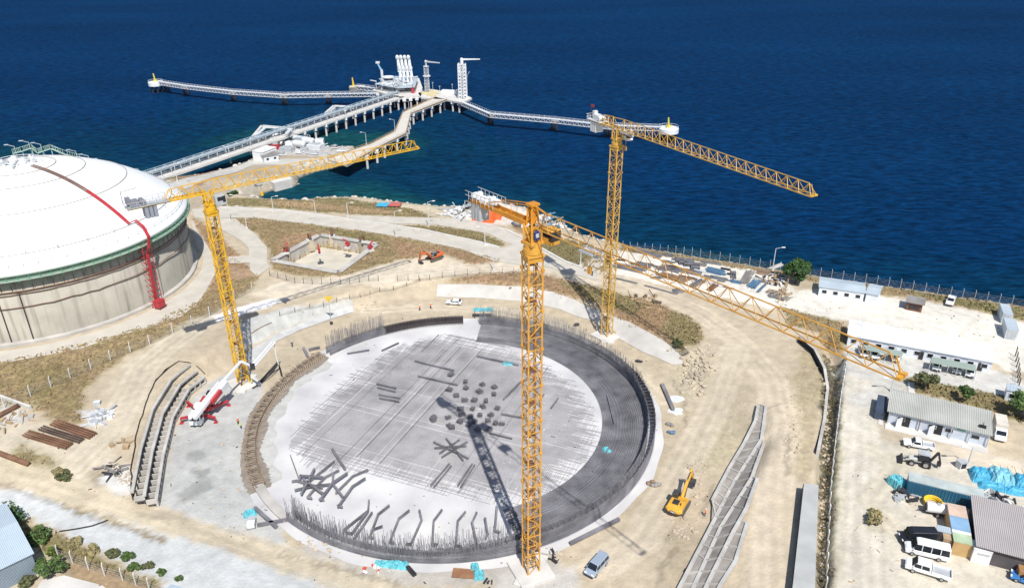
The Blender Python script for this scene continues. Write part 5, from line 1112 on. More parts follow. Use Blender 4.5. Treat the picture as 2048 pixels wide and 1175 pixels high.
for k, (u, v, sz, lab, m_) in enumerate([(552, 299, (3, 3, 2.6), 'small red pump box between the white vessels on the spit', red_p), (575, 303, (6, 4, 2.2), 'grey equipment skid in front of the vessels on the spit', grey_p), (632, 298, (7, 5, 2.4), 'pale louvred equipment block at the seaward end of the spit', lgrey), (610, 304, (3, 2, 2), 'small grey cabinet on the bare ground of the spit', grey_p), (655, 302, (4, 3, 1.0), 'low concrete plinth near the head of the road trestle', conc), (648, 311, (5, 3, .9), 'flat concrete slab piece close to the road trestle railing', conc)]):
    p = G(u, v); rt = thing('equipment_skid', lab, 'equipment', p, -.3)
    MB().box((0, 0, sz[2]/2), sz).build('housing', m_, rt, world=False, bevel=.1); MB().box((0, 0, sz[2]+.15), (sz[0]*.6, sz[1]*.6, .35)).cyl((sz[0]*.3, 0, sz[2]), .35, .8, 10).build('vent', grey_p, rt, world=False); MB().box((0, 0, .1), (sz[0]+.8, sz[1]+.8, .25)).build('base', conc, rt, world=False)
for k, (u, v, sz, lab, m_) in enumerate([(583, 292, (5, 3, 2.2), 'white equipment block between the vessels and the bare ground of the spit', white_p), (598, 306, (2.5, 2.5, 1.6), 'small pale pump skid in front of the grey cabinet on the spit', lgrey), (640, 290, (4, 3, 3.0), 'tall white cabinet at the seaward edge of the spit', white_p),
   (625, 308, (6, 2, 1.2), 'long low pipe skid in the open middle of the spit', grey_p), (668, 296, (3, 3, 1.2), 'low grey pit frame at the seaward end of the spit', conc_d), (683, 303, (4, 2.5, .8), 'flat pale plinth nearest the spit tip', conc_l), (562, 311, (3, 2, 2.0), 'grey cabinet right of the flat roofed shelter on the spit', grey_p), (606, 288, (7, 1.5, 3.4), 'high narrow pipe frame behind the pale vessel on the spit', pipe_b)]):
    p = G(u, v); rt = thing('equipment_skid', lab, 'equipment', p, -.35+.2*(k % 3)); MB().box((0, 0, sz[2]/2), sz).build('housing', m_, rt, world=False, bevel=.1); MB().box((sz[0]*.2, 0, sz[2]+.2), (sz[0]*.4, sz[1]*.5, .4)).build('vent', grey_p, rt, world=False); MB().tube([(-sz[0]*.5, -sz[1]*.6, .5), (sz[0]*.6, -sz[1]*.6, .5), (sz[0]*.9, sz[1]*.3, .5)], .22, 6).build('pipe', lgrey, rt, world=False)
q = [P(u, v, 1.2) for u, v in [(533, 358), (578, 350), (583, 357), (548, 366)]]; mb = MB(); mb.prism([p[:2] for p in q], SEA-1, 1.2)
tag(mb.build('landing_stage', conc_l), 'low pale concrete landing stage at the edge of the cove', 'landing stage')
# shore rocks: far too many to count
mb = MB(); rd = random.Random(21); n_ = len(COAST)
for i in range(3, 31):
    a_, b_ = Vector(COAST[i]), Vector(COAST[i+1])
    if (a_.y+b_.y)/2 < 150: continue
    m = int((b_-a_).length/1.5)
    for k in range(m):
        p = a_.lerp(b_, rd.random())+Vector((rd.uniform(-3, 3), rd.uniform(-2, 6))); z = H(p.x, p.y)
        if SEA-.6 < z < 3.4: mb.blob((p.x, p.y, z), rd.uniform(.4, 1.15), rd.random(), (1, 1, .7), .3, 1)
kind(mb.build('shore_rocks', rock_m, fix=False), 'stuff')
# things on the shore below the front crane
def jumble(name, label, cat, c, rad, n, ms, seed, zmax=2.2, lmin=1.0, lmax=4, bs=1.0):
    """a heap of scrap that lies as one pile"""
    rt = thing(name, label, cat, c); rd = random.Random(seed)
    for k, m_ in enumerate(ms):
        mb = MB()
        for i in range(n):
            a_ = rd.uniform(0, 6.28); r = rad*math.sqrt(rd.random()); p = Vector((c.x+r*math.cos(a_), c.y+r*math.sin(a_), c.z+rd.uniform(.1, zmax*(1-r/rad*.7)))); l = rd.uniform(lmin, lmax); t = rd.uniform(0, 6.28)
            q = p+Vector((l*math.cos(t), l*math.sin(t), rd.uniform(-.5, .5)*min(l, 1.5)))
            if rd.random() < .6: mb.bar(p, q, rd.uniform(.12, .4))
            else: mb.box((p.x, p.y, max(c.z+.2, p.z-.3)), (bs*rd.uniform(.4, 1.6), bs*rd.uniform(.4, 1.4), bs*rd.uniform(.3, 1.0)), t)
        mb.build(['scrap', 'boards', 'oddments', 'bits'][k], m_, rt)
    return rt
def tarpbox(name, label, cat, c, sz, rz, m_, seed, amp=.25):
    rt = MB(); rd = random.Random(seed); nx_, ny_ = 14, 10; vs = []; fs = []
    for j in range(ny_+1):
        for i in range(nx_+1):
            x = (i/nx_-.5)*sz[0]*1.08; y = (j/ny_-.5)*sz[1]*1.08; e = min(i, nx_-i, 1)*min(j, ny_-j, 1)
            z = sz[2]*(1 if e else 0.0)+(rd.uniform(-amp, amp) if e else 0.05)
            if not e: x *= 1.04; y *= 1.04
            else: x *= .97; y *= .97
            vs.append((x+rd.uniform(-.08, .08), y+rd.uniform(-.08, .08), z))
    for j in range(ny_):
        for i in range(nx_): a_ = j*(nx_+1)+i; fs.append((a_, a_+1, a_+nx_+2, a_+nx_+1))
    rt.add(vs, fs); o = rt.build(name, m_); o.location = c; o.rotation_euler = (0, 0, rz); return tag(o, label, cat)
tarpbox('tarp_covered_stack', 'bright orange tarpaulin covered stack on the shore', 'covered stack', G(968, 440), (7.0, 4.5, 2.6), -.2, tarp_o, 1)
tarpbox('tarp_covered_stack', 'lower orange tarpaulin heap touching the right end of the bigger one', 'covered stack', G(990, 436), (4.0, 3.0, 1.5), -.1, tarp_o, 2)
jumble('scrap_heap', 'white tangled heap of scrap trusses on the shore left of the orange tarpaulin', 'scrap heap', G(918, 428), 5.5, 26, (white_p, grey_p), 3, 2.5, 2, 6)
jumble('scrap_heap', 'blue and white heap of barge gear at the water edge behind the front crane jib', 'scrap heap', G(1092, 447), 6.5, 22, (white_p, M('barge_blue', (.12, .28, .45), .5), wood), 4, 3.0, 1, 5)
jumble('scrap_heap', 'dark heap of parts at the shore left of the front crane counterweight', 'scrap heap', G(938, 415), 3, 12, (wood, steel_d), 5)
p = G(1035, 451); rt = thing('upright_tank', 'small upright grey tank right of the orange tarpaulin', 'tank', p); MB().cyl(p, 1.5, 3.2, 20).build('shell', grey_p, rt, True); MB().cyl((p.x, p.y, p.z+3.2), 1.6, .15, 20).build('lid', lgrey, rt); MB().bar(p+Vector((1.55, -.5, 0)), p+Vector((1.55, -.5, 3.4)), .12).build('ladder', steel_d, rt)
p = G(1047, 452); rt = thing('container_cabin', 'small white cabin between the grey tank and the front crane', 'cabin', p, .3); MB().box((0, 0, 1.3), (2.6, 3.4, 2.6)).build('wall', white_p, rt, world=False); MB().box((0, 0, 2.65), (2.8, 3.6, .12)).build('roof', lgrey, rt, world=False); MB().box((0, -1.72, 1.0), (.9, .06, 2)).build('door', grey_p, rt, world=False)
p = G(778, 412); rt = thing('boat_cover', 'red and blue sheet lying on the shore rocks', 'sheet', p, -.15); MB().box((-2.2, 0, .5), (4.2, 4.0, .25), .0).build('blue_half', tarp_b, rt, world=False); MB().box((2.2, .4, .7), (4.2, 4.0, .25)).build('red_half', M('faded_red', (.45, .12, .10), .6), rt, world=False)
# ------------------------------------------------------------------ the retention basin
q = [G(u, v) for u, v in BASINPX]; rt = thing('retention_basin', 'square sunken concrete basin with pale floor among dry grass', 'basin'); zt, zb = 4.35, .3
ctr = sum(q, Vector())/4; mb = MB(); cap = MB()
for i in range(4):
    a_, b_ = q[i], q[(i+1) % 4]; d_ = (b_-a_).normalized(); nn = Vector((-d_.y, d_.x, 0))
    if nn.dot(ctr-a_) < 0: nn = -nn
    o = nn*-.35; mb.bar((a_.x+o.x*0, a_.y+o.y*0, (zt+zb)/2), (b_.x, b_.y, (zt+zb)/2), .5, zt-zb); cap.bar((a_.x+o.x, a_.y+o.y, zt+.02), (b_.x+o.x, b_.y+o.y, zt+.02), 1.9, .22)
mb.build('wall', M('basin_wall', (.46, .43, .39), .9, 0, .2, .4), rt); cap.build('rim', conc, rt)
sheet_q = [(p.x, p.y) for p in q]; mb = MB(); mb.prism(sheet_q, zb-.1, zb+.05); mb.build('floor', M('basin_floor', (.52, .48, .40), .9, 0, .1, .3), rt)
for (u, v, lab) in ((577, 524, 'left corner'), (643, 537, 'front edge'), (699, 523, 'front right edge'), (741, 503, 'right corner')):
    p = G(u, v); p.z = 4.2; rt = thing('water_monitor', 'red fire water monitor at the %s of the sunken basin' % lab, 'fire monitor', p, random.uniform(0, 3), 'red monitors round the basin')
    MB().box((0, 0, .25), (1.8, 1.8, .5)).build('plinth', conc_l, rt, world=False); MB().cyl((0, 0, .5), .35, 1.4, 10).box((0, 0, 1.5), (1.6, .6, .6)).build('body', red_p, rt, world=False); MB().tube([(0, 0, 1.9), (.5, 0, 2.6), (1.5, 0, 3.0)], .3, 8, .18).build('nozzle', red_p, rt, world=False)
for (u, v, lab) in ((572, 508, 'left'), (619, 482, 'back left'), (665, 474, 'back right'), (726, 486, 'right')):
    p = G(u, v); p.z = 4.3; rt = thing('foam_pourer', 'brown foam pourer hood with pale stain on the %s wall of the basin' % lab, 'foam pourer', p, math.atan2(ctr.y-p.y, ctr.x-p.x), 'brown foam pourers on the basin')
    MB().box((0, 0, .2), (1.6, 1.8, .5)).build('plinth', conc_l, rt, world=False); MB().tube([(-.6, 0, .4), (-.3, 0, 1.9), (.6, 0, 2.0), (1.1, 0, 1.0)], .45, 8).build('hood', wood_d, rt, world=False); MB().box((1.15, 0, -1.6), (.14, 1.8, 3.6)).build('splash_plate', M('stained_plate', (.50, .42, .30), .9), rt, world=False)
# ------------------------------------------------------------------ vehicles
car_white = M('car_white', (0.80, 0.81, 0.82), 0.25, 0, 0.02); car_silver = M('car_silver', (0.42, 0.50, 0.60), 0.3, 0.35, 0.04); car_black = M('car_black', (0.02, 0.022, 0.03), 0.2, 0, 0.1)
car_blue = M('car_blue', (0.05, 0.20, 0.50), 0.3, 0, 0.05); rim_m = M('wheel_rim', (0.45, 0.45, 0.46), 0.4, 0.6, 0.05); lamp_m = M('headlamp', (0.75, 0.76, 0.78), 0.1, 0, 0.02); tail_m = M('tail_lamp', (0.45, 0.02, 0.02), 0.3, 0, 0.05)
def wheel(root, x, y, r, w_, rz=0):
    s = 1 if y > 0 else -1
    k = MB().tube([(x, y-s*w_, r), (x, y, r)], r, 16).build('wheel', black, root, True, world=False)
    MB().tube([(x, y, r), (x, y+s*.03, r)], r*.6, 12).build('rim', rim_m, k, world=False)
def car(label, A, B, mat, kindc='car', group=None, L=None, name='car', cat='car'):
    """A the front, B the rear; side profile drawn across the width with the greenhouse drawn in"""
    a, b = G(*A), G(*B); c = (a+b)/2; c.z = H(c.x, c.y)+.09; root = thing(name, label, cat, c, head(b, a), group)
    if kindc == 'car': L, W_, Hh, belt = L or 4.4, 1.8, 1.5, .92; low = [(-.5, .35), (.5, .35), (.5, .62), (.46, .72), (.24, .92), (-.44, .95), (-.5, .8)]; top = [(.24, .90), (.06, 1.46), (-.28, 1.5), (-.46, .92)]; wh = (.32, -.31)
    elif kindc == 'van': L, W_, Hh, belt = L or 4.9, 1.92, 1.95, 1.05; low = [(-.5, .35), (.5, .35), (.5, .75), (.46, .90), (.33, 1.05), (-.49, 1.05), (-.5, .9)]; top = [(.33, 1.03), (.19, 1.88), (-.45, 1.95), (-.49, 1.03)]; wh = (.32, -.30)
    elif kindc == 'minibus': L, W_, Hh, belt = L or 6.3, 2.0, 2.6, 1.25; low = [(-.5, .4), (.5, .4), (.5, .85), (.46, 1.05), (.37, 1.25), (-.5, 1.25)]; top = [(.37, 1.23), (.27, 2.45), (.20, 2.6), (-.48, 2.6), (-.5, 1.23)]; wh = (.34, -.26)
    elif kindc == 'pickup': L, W_, Hh, belt = L or 5.3, 1.85, 1.8, 1.05; low = [(-.5, .45), (.5, .45), (.5, .8), (.45, .98), (.25, 1.06), (-.08, 1.06), (-.08, .72), (-.5, .72)]; top = [(.25, 1.04), (.13, 1.75), (-.05, 1.78), (-.08, 1.04)]; wh = (.32, -.30)
    else: L, W_, Hh, belt = L or 5.9, 2.05, 2.1, 1.2; low = [(-.5, .55), (.5, .5), (.5, .95), (.46, 1.12), (.36, 1.2), (-.06, 1.2), (-.06, .85), (-.5, .85)]; top = [(.36, 1.18), (.25, 2.1), (-.04, 2.1), (-.06, 1.18)]; wh = (.32, -.30)
    zt = max(z for x, z in top); tp_ = lambda z: 1-0.16*max(0, (z-belt))/(zt-belt) if z > belt else 1.0
    mb = MB(); mb.extr([(x*L, z) for x, z in low], -W_/2, W_/2); mb.extr([(x*L, z) for x, z in top], -W_/2+.02, W_/2-.02, tp_); body = mb.build('body', mat, root, world=False, bevel=.07)
    g = MB(); (x0, z0), (x1, z1) = [(top[0][0]*L, top[0][1]), (top[1][0]*L, top[1][1])]
    def on(t, y): z = z0+(z1-z0)*t; return (x0+(x1-x0)*t+.03, y*tp_(z), z+.03)
    y_ = W_/2-.14; g.quad(on(.08, -y_), on(.08, y_), on(.95, y_), on(.95, -y_)); g.build('windscreen', glass, root, world=False)
    (x2, z2), (x3, z3) = [(top[-2][0]*L, top[-2][1]), (top[-1][0]*L, top[-1][1])]
    g = MB(); r_ = lambda t, y: (x3+(x2-x3)*t-.03, y*tp_(z3+(z2-z3)*t), z3+(z2-z3)*t+.02); g.quad(r_(.2, -y_), r_(.2, y_), r_(.85, y_), r_(.85, -y_)); g.build('rear_window', glass, root, world=False)
    nw = {'car': 2, 'van': 3, 'minibus': 4, 'pickup': 1}.get(kindc, 2)
    for s in (-1, 1):
        g = MB(); za, zb = belt+.06, zt-.22; xa, xb = x3+.18*(1 if kindc != 'minibus' else .6), x0-.10
        for i in range(nw):
            p0, p1 = xa+(xb-xa)*i/nw+.06, xa+(xb-xa)*(i+1)/nw-.06; q1 = min(p1, x1+(x0-x1)*(.22)+.1); q0 = p0+(.12 if i == 0 else 0)
            if kindc == 'car' and i == 0: q0 = p0+.35
            if q1 <= q0: q1 = q0+.15
            yy = lambda z: s*(W_/2-.02)*tp_(z)+s*.02
            g.quad((p0, yy(za), za), (p1, yy(za), za), (q1, yy(zb), zb), (q0, yy(zb), zb))
        g.build('side_window', glass, root, world=False)
        for x in wh: wheel(root, x*L, s*(W_/2+.01), .34 if kindc in ('car', 'van') else .38, .24)
        MB().box((L/2-.08, s*(W_/2-.3), .78 if kindc in ('car',) else .86), (.22, .42, .18)).build('headlight', lamp_m, root, world=False)
        MB().box((-L/2+.02, s*(W_/2-.2), .85), (.1, .22, .3)).build('tail_light', tail_m, root, world=False)
        MB().box((x0-.25, s*(W_/2+.1), belt+.12), (.16, .22, .16)).build('mirror', mat, root, world=False)
    MB().box((L/2+.0, 0, .5), (.12, W_*.8, .22)).build('bumper', steel_d, root, world=False)
    if kindc in ('pickup', 'dropside'):
        fl = .74 if kindc == 'pickup' else .88; x_b, x_f = -.5*L, (-.09 if kindc == 'pickup' else -.07)*L; m_ = MB()
        for s in (-1, 1): m_.box(((x_b+x_f)/2, s*(W_/2-.05), fl+.2), (x_f-x_b, .08, .42))
        m_.box((x_b+.04, 0, fl+.2), (.08, W_-.1, .42)); m_.box((x_f-.03, 0, fl+.35), (.06, W_-.1, .8)); m_.build('bed_side', mat, root, world=False)
        MB().box(((x_b+x_f)/2, 0, fl+.02), (x_f-x_b-.1, W_-.16, .06)).build('bed_floor', grey_p, root, world=False)
    return root
car('silver people carrier parked on the sand at the bottom, right of the front crane', (1179, 1153), (1207, 1121), car_silver, 'van', name='people_carrier', cat='van', L=5.0)
car('white car parked by the far rim of the pit beside the turquoise canopy', (895, 607), (922, 609), car_white, name='hatchback')
gc = 'cars parked at the office carports'
car('white car under the left carport canopy, nose outwards', (1750, 719), (1745, 706), car_white, group=gc)
car('white car half under the right end of the left carport canopy', (1791, 724), (1787, 711), car_white, group=gc)
car('white car at the left end of the right carport', (1872, 742), (1874, 729), car_white, group=gc)
car('white car in the middle of the right carport, left of its close neighbour', (1912, 748), (1914, 735), car_white, group=gc)
car('white car rightmost at the right carport, closest to the wall corner', (1938, 755), (1940, 742), car_white, group=gc)
car('white car in the shade beneath the left end of the left carport', (1727, 714), (1723, 702), car_white, group=gc)
car('white car in the dark gap between the two carports', (1832, 712), (1846, 706), car_white, group=gc)
car('white pickup truck parked on the white gravel near the shore fence', (1895, 618), (1905, 595), car_white, 'pickup', name='pickup_truck', cat='pickup')
car('black van parked beside the coloured container cabin', (1801, 1082), (1866, 1084), car_black, 'minibus', name='van', cat='van', L=5.5)
car('white minibus parked between the black van and the dropside truck', (1817, 1101), (1886, 1117), car_white, 'minibus', name='minibus', cat='minibus')
car('white double cab dropside truck, lowest of the three parked in a row', (1813, 1133), (1895, 1158), car_white, 'dropside', name='dropside_truck', cat='truck', L=6.4)
car('white pickup truck parked behind the grey backhoe loader', (1808, 889), (1864, 899), car_white, 'pickup', name='pickup_truck', cat='pickup', L=5.4)
car('bright blue car cut off by the right edge near the bottom', (2030, 1156), (2075, 1172), car_blue)
# box truck
a, b = G(1999, 886), G(1993, 850); c = (a+b)/2; root = thing('box_truck', 'white box truck beside the right end of the grey roofed building', 'truck', c, head(b, a))
MB().box((-.9, 0, 1.95), (3.9, 2.1, 2.2)).build('cargo_box', M('canvas_cream', (.62, .58, .50), .8), root, world=False, bevel=.06)
mb = MB(); mb.extr([(1.15, .5), (3.1, .5), (3.1, 1.2), (2.5, 1.35), (2.0, 2.2), (1.15, 2.3)], -1.0, 1.0); mb.build('cab', car_white, root, world=False, bevel=.08)
MB().quad((2.52, -.85, 1.42), (2.52, .85, 1.42), (2.08, .8, 2.14), (2.08, -.8, 2.14)).build('windscreen', glass, root, world=False); MB().box((.2, 0, .6), (5.4, 1.0, .25)).build('chassis', steel_d, root, world=False)
for x in (2.2, -1.6):
    for s in (-1, 1): wheel(root, x, s*1.02, .4, .28)
for s in (-1, 1): MB().box((1.6, s*1.01, 1.75), (.7, .04, .6)).build('side_window', glass, root, world=False); MB().box((3.08, s*.75, .95), (.1, .35, .2)).build('headlight', lamp_m, root, world=False)
def tracks(root, L, gap, w_=.6, r=.45):
    for s in (-1, 1):
        y = s*gap/2; pr = [(L/2*k+r*math.cos(t)*1.0, r+r*math.sin(t)) for k, ts in ((1, np.linspace(-PI/2, PI/2, 7)), (-1, np.linspace(PI/2, 3*PI/2, 7))) for t in ts]
        MB().extr(pr, y-w_/2, y+w_/2).build('track', M('track_steel', (.10, .09, .08), .8) if 'track_steel' not in bpy.data.materials else bpy.data.materials['track_steel'], root, world=False)
def excavator(label, c, rz, paint, boom, cab_m, logo=False):
    """boom: joints (x, z) of boom foot, elbow, stick end, bucket tip in the machine's own upright plane"""
    root = thing('excavator', label, 'excavator', c, rz); tracks(root, 3.4, 2.5); MB().box((0, 0, .65), (2.0, 2.0, .4)).cyl((0, 0, .8), .7, .3, 16).build('undercarriage', steel_d, root, world=False)
    mb = MB(); pr = [(1.5, 1.1), (1.5, 1.55), (.4, 1.75), (-.3, 2.1), (-2.2, 2.05), (-2.75, 1.8), (-2.75, 1.15)]; mb.extr(pr, -1.4, 1.4); body = mb.build('house', paint, root, world=False, bevel=.12)
    MB().box((-1.2, .2, 2.12), (1.3, 1.1, .12)).tube([(-1.6, -.8, 2.0), (-1.6, -.8, 2.6)], .09, 8).build('engine_vents', steel_d, root, world=False)
    MB().tube([(-2.5, -1.3, 1.5), (-2.9, -.9, 1.5), (-2.95, 0, 1.5), (-2.9, .9, 1.5), (-2.5, 1.3, 1.5)], .42, 8).build('counterweight', paint, root, world=False)
    if logo:
        k = MB().box((-3.38, 0, 1.55), (.05, .9, .42)).build('maker_plate', steel_d, root, world=False); m_ = MB()
        for i in range(3): m_.box((-3.42, -.27+.27*i, 1.55), (.03, .18, .26))
        m_.build('lettering', white_p, k, world=False)
    k = MB(); k.extr([(1.45, 1.2), (1.45, 1.9), (1.15, 2.95), (-.2, 3.0), (-.25, 1.2)], .35, 1.38); k = k.build('cab', cab_m, root, world=False, bevel=.06)
    MB().quad((1.49, .45, 1.5), (1.49, 1.28, 1.5), (1.22, 1.28, 2.85), (1.22, .45, 2.85)).box((.5, 1.38, 2.2), (1.2, .04, 1.1)).box((.5, .36, 2.3), (1.2, .04, 1.0)).build('cab_glass', glass, root, world=False)
    f, e, s, t = [Vector((x, -.15, z)) for x, z in boom]; m_ = MB(); m1 = f.lerp(e, .55)+Vector((0, 0, .55)); m_.bar(f, m1, .5, .75); m_.bar(m1, e, .45, .65); m_.build('boom', paint, root, world=False, bevel=.05)
    d = (e-s).normalized(); m_ = MB(); m_.bar(e+d*.9, s, .38, .6, .3); m_.build('stick', paint, root, world=False, bevel=.04)
    m_ = MB(); m_.bar(f+Vector((.2, .35, -.2)), m1-Vector((0, -.2, .1)), .16); m_.bar(f+Vector((.2, -.35, -.2)), m1-Vector((0, .2, .1)), .16); m_.bar(m1+Vector((0, 0, .5)), e+d*.8, .16); m_.bar(e+Vector((.35, 0, .3)), s+Vector((.3, 0, .3)), .14); m_.build('ram', steel_d, root, world=False)
    dd = (t-s); m_ = MB(); p = Vector((-dd.z, 0, dd.x)).normalized()*-.5; pr = [(s.x, s.z), (s.x+dd.x*.2-p.x, s.z+dd.z*.2-p.z), (t.x-p.x*.9, t.z-p.z*.9), (t.x, t.z), (s.x+dd.x*.5+p.x*.3, s.z+dd.z*.5+p.z*.3)]
    m_.extr(pr, -.85, .55); m_.build('bucket', steel_d, root, world=False); return root
c = G(1357, 1014); excavator('big yellow excavator with raised boom working on the sand right of the pit', c, head(c, G(1390, 958)), M('excavator_yellow', (.66, .36, .045), .45, 0, .12), [(1.1, 1.5), (5.3, 4.3), (6.6, 2.1), (5.6, .9)], M('cab_dark', (.06, .06, .065), .4), True)
c = G(868, 519); excavator('orange red excavator standing on bare sand near the sunken basin', c, head(c, G(845, 527)), M('excavator_orange', (.58, .14, .04), .5, 0, .15), [(1.1, 1.5), (4.4, 3.2), (5.2, 1.2), (4.2, .4)], M('cab_grey', (.20, .21, .22), .4))
# backhoe loader
a, b = G(1806, 921), G(1868, 934); c = (a+b)/2; root = thing('backhoe_loader', 'grey white backhoe loader parked facing left below the grey roofed building', 'backhoe loader', c, head(b, a)); bw_ = M('backhoe_cream', (.58, .57, .52), .5)
MB().extr([(-1.3, .8), (1.9, .7), (1.9, 1.3), (.5, 1.55), (-1.3, 1.4)], -.6, .6).build('hood', bw_, root, world=False, bevel=.08)
k = MB().extr([(-1.4, 1.2), (.4, 1.2), (.25, 2.6), (-1.3, 2.65)], -.75, .75).build('cab', glass, root, world=False); MB().box((-.5, 0, 2.72), (2.0, 1.7, .14)).build('cab_roof', grey_p, k, world=False)
for x, r in ((1.35, .55), (-1.0, .72)):
    for s in (-1, 1): wheel(root, x, s*1.05, r, .42)
m_ = MB()
for s in (-.55, .55): m_.bar((.5, s, 1.3), (2.3, s, .95), .2, .3); m_.bar((2.3, s, .95), (2.9, s, .5), .18)
m_.build('loader_arm', bw_, root, world=False); MB().extr([(2.8, .1), (3.7, .1), (3.3, .35), (3.05, .95), (2.8, .95)], -1.1, 1.1).build('front_bucket', steel_d, root, world=False)
MB().bar((-1.6, 0, 1.0), (-2.7, 0, 3.4), .3, .4).bar((-2.7, 0, 3.4), (-3.3, 0, 1.4), .25, .35).build('backhoe_arm', steel_d, root, world=False); MB().box((-3.2, 0, 1.0), (.6, .7, .8)).build('rear_bucket', steel_d, root, world=False); MB().box((-1.7, 0, .7), (.3, 2.2, 1.0)).build('stabiliser', steel_d, root, world=False)
# concrete pump truck
a, b = G(380, 876), G(437, 777); c = (a+b)/2; rz = head(b, a); root = thing('concrete_pump_truck', 'white and red concrete pump truck with boom unfolded beside the crib wall', 'concrete pump truck', c, rz); LT = 11.5
MB().box((-.3, 0, .95), (10.4, 1.0, .4)).build('chassis', steel_d, root, world=False)
k = MB().extr([(3.6, .6), (5.7, .6), (5.7, 1.7), (5.5, 3.0), (3.7, 3.05)], -1.22, 1.22).build('cab', white_p, root, world=False, bevel=.1)
MB().quad((5.73, -1.05, 1.8), (5.73, 1.05, 1.8), (5.56, 1.0, 2.8), (5.56, -1.0, 2.8)).box((4.7, 1.22, 2.2), (1.3, .05, .9)).box((4.7, -1.22, 2.2), (1.3, .05, .9)).build('cab_window', glass, k, world=False)
MB().box((4.6, 0, 3.2), (1.6, 1.9, .22)).build('sun_visor', lgrey, k, world=False)
for s in (-1, 1): MB().box((5.72, s*.85, 1.0), (.08, .45, .25)).build('headlight', lamp_m, k, world=False)
for x in (4.6, -2.6, -4.0):
    for s in (-1, 1): wheel(root, x, s*1.2, .52, .4)
MB().box((-1.2, .85, 1.6), (4.2, .6, 1.1)).box((-1.2, -.85, 1.6), (4.2, .6, 1.1)).build('side_locker', red_p, root, world=False)
m_ = MB(); m_.extr([(-5.9, 1.9), (-4.5, 1.9), (-4.8, .7), (-5.6, .7)], -1.0, 1.0); m_.tube([(-4.6, .3, 1.5), (-1, .3, 1.6)], .25, 8).tube([(-4.6, -.3, 1.5), (-1, -.3, 1.6)], .25, 8); m_.build('hopper', steel_d, root, world=False)
MB().cyl((2.6, 0, 1.1), .75, 2.3, 14).box((2.6, 0, 3.6), (1.4, 1.3, .7)).build('boom_turret', white_p, root, world=False)
for s in (-1, 1):
    for (x0, x1, yl) in ((2.6, 3.9, 3.6), (1.2, -2.4, 4.4)):
        kk = MB().bar((x0, s*.7, 1.15), (x1, s*yl, 1.25), .45, .45).build('outrigger', red_p, root, world=False); MB().cyl((x1, s*yl, -.0), .14, 1.4, 8).box((x1, s*yl, .06), (.8, .8, .12)).build('foot', red_p, kk, world=False)
def W2L(p): return root.matrix_basis.inverted() @ Vector(p)
root.matrix_basis  # refreshed below
bpy.context.view_layer.update()
bp_ = [P(389, 836, 3.9), P(447, 762, 6.2), P(452, 757, 6.6), P(482, 722, 7.6), P(505, 733, 8.2), P(511, 735, 8.3), P(547, 684, 8.8)]
def boom(m_, p, q, w0, w1, off=0): o_ = Vector((off, off*.3, 0)); m_.bar(p+o_, q+o_, w0, w0*1.1, w1)
m_ = MB(); boom(m_, bp_[0], bp_[1], .75, .6); boom(m_, bp_[0], bp_[1], .4, .35, -.9); m_.build('boom_section', white_p, root)
m2 = MB(); L1 = bp_[1]-bp_[0]; m2.bar(bp_[0]+L1*.45+Vector((.5, .2, -.5)), bp_[0]+L1*.85+Vector((.5, .2, -.5)), .9, 1.0); m2.build('boom_stripe', red_p, root)
m2 = MB(); m2.bar(bp_[0]+L1*.8+Vector((.2, 0, -.6)), bp_[0]+L1*1.02+Vector((.3, 0, -.4)), 1.5, 1.3); m2.build('boom_knuckle', lgrey, root)
m_ = MB(); boom(m_, bp_[1], bp_[3], .5, .4); m_.build('boom_section', white_p, root)
m_ = MB(); boom(m_, bp_[3], bp_[4], .38, .34); m_.build('boom_section', white_p, root)
m_ = MB(); boom(m_, bp_[4], bp_[6], .5, .42, -.25); boom(m_, bp_[4], bp_[6], .3, .26, .4); m_.build('boom_section', white_p, root)
MB().box(bp_[4], (1.0, .9, 1.2), .4).build('boom_knuckle', steel_d, root)
hose = [bp_[6], P(549, 690, 8.0), P(552, 712, 5.5), P(557, 728, 3.5), P(557, 727, 2.4)]; MB().tube(hose, .11, 6).build('end_hose', lgrey, root)
p0 = G(512, 772); mb = MB(); hp = [P(500, 775, .3), P(520, 762, .4), P(540, 742, 1.2), P(556, 726, 2.4), P(560, 736, 1.3), P(564, 752, .3)]; mb.tube(hp, .22, 7); mb.tube([P(505, 776, .3), P(523, 764, .4), P(543, 747, 1.0), P(556, 728, 2.2)], .14, 6)
tag(mb.build('delivery_hose', black), 'black delivery hose looped over the ground right of the left crane foot', 'hose')
# ------------------------------------------------------------------ buildings on the right
roof_w = corrugated('roof_white', (.74, .77, .78), 'X', 1.2, .05); roof_b = corrugated('roof_blue_grey', (.45, .52, .58), 'X', 1.2, .10); roof_g = corrugated('roof_weathered', (.42, .425, .39), 'X', 1.0, .12, .7, .6); wall_w = M('panel_white', (.70, .74, .80), .5, 0, .06)
roof_t = corrugated('roof_taupe', (.42, .385, .38), 'X', 1.1, .07, .7, .7); cont_b = corrugated('container_blue', (.09, .33, .52), 'X', 3.0, .12, .5, 1.0); roof_l = corrugated('shed_roof', (.45, .54, .62), 'X', 1.2, .05); shed_w = corrugated('shed_wall', (.36, .45, .54), 'X', 1.8, .08, .5, .9)
rt, L1 = prefab('office_building', 'long white roofed office building with two pale green carports', 'building', (1693, 690), (1979, 745), 7.2, 2.7, roof_w, wall_w, .35, .45, wins=11, doors=5, style='flat')
MB().bar((L1*.09, -.35, 2.95), (L1*.09, 7.4, 3.35), .08, .06).bar((L1*.09, 5, 3.2), (L1*.09, 5, 6), .1).build('roof_mast', lgrey, rt, world=False)
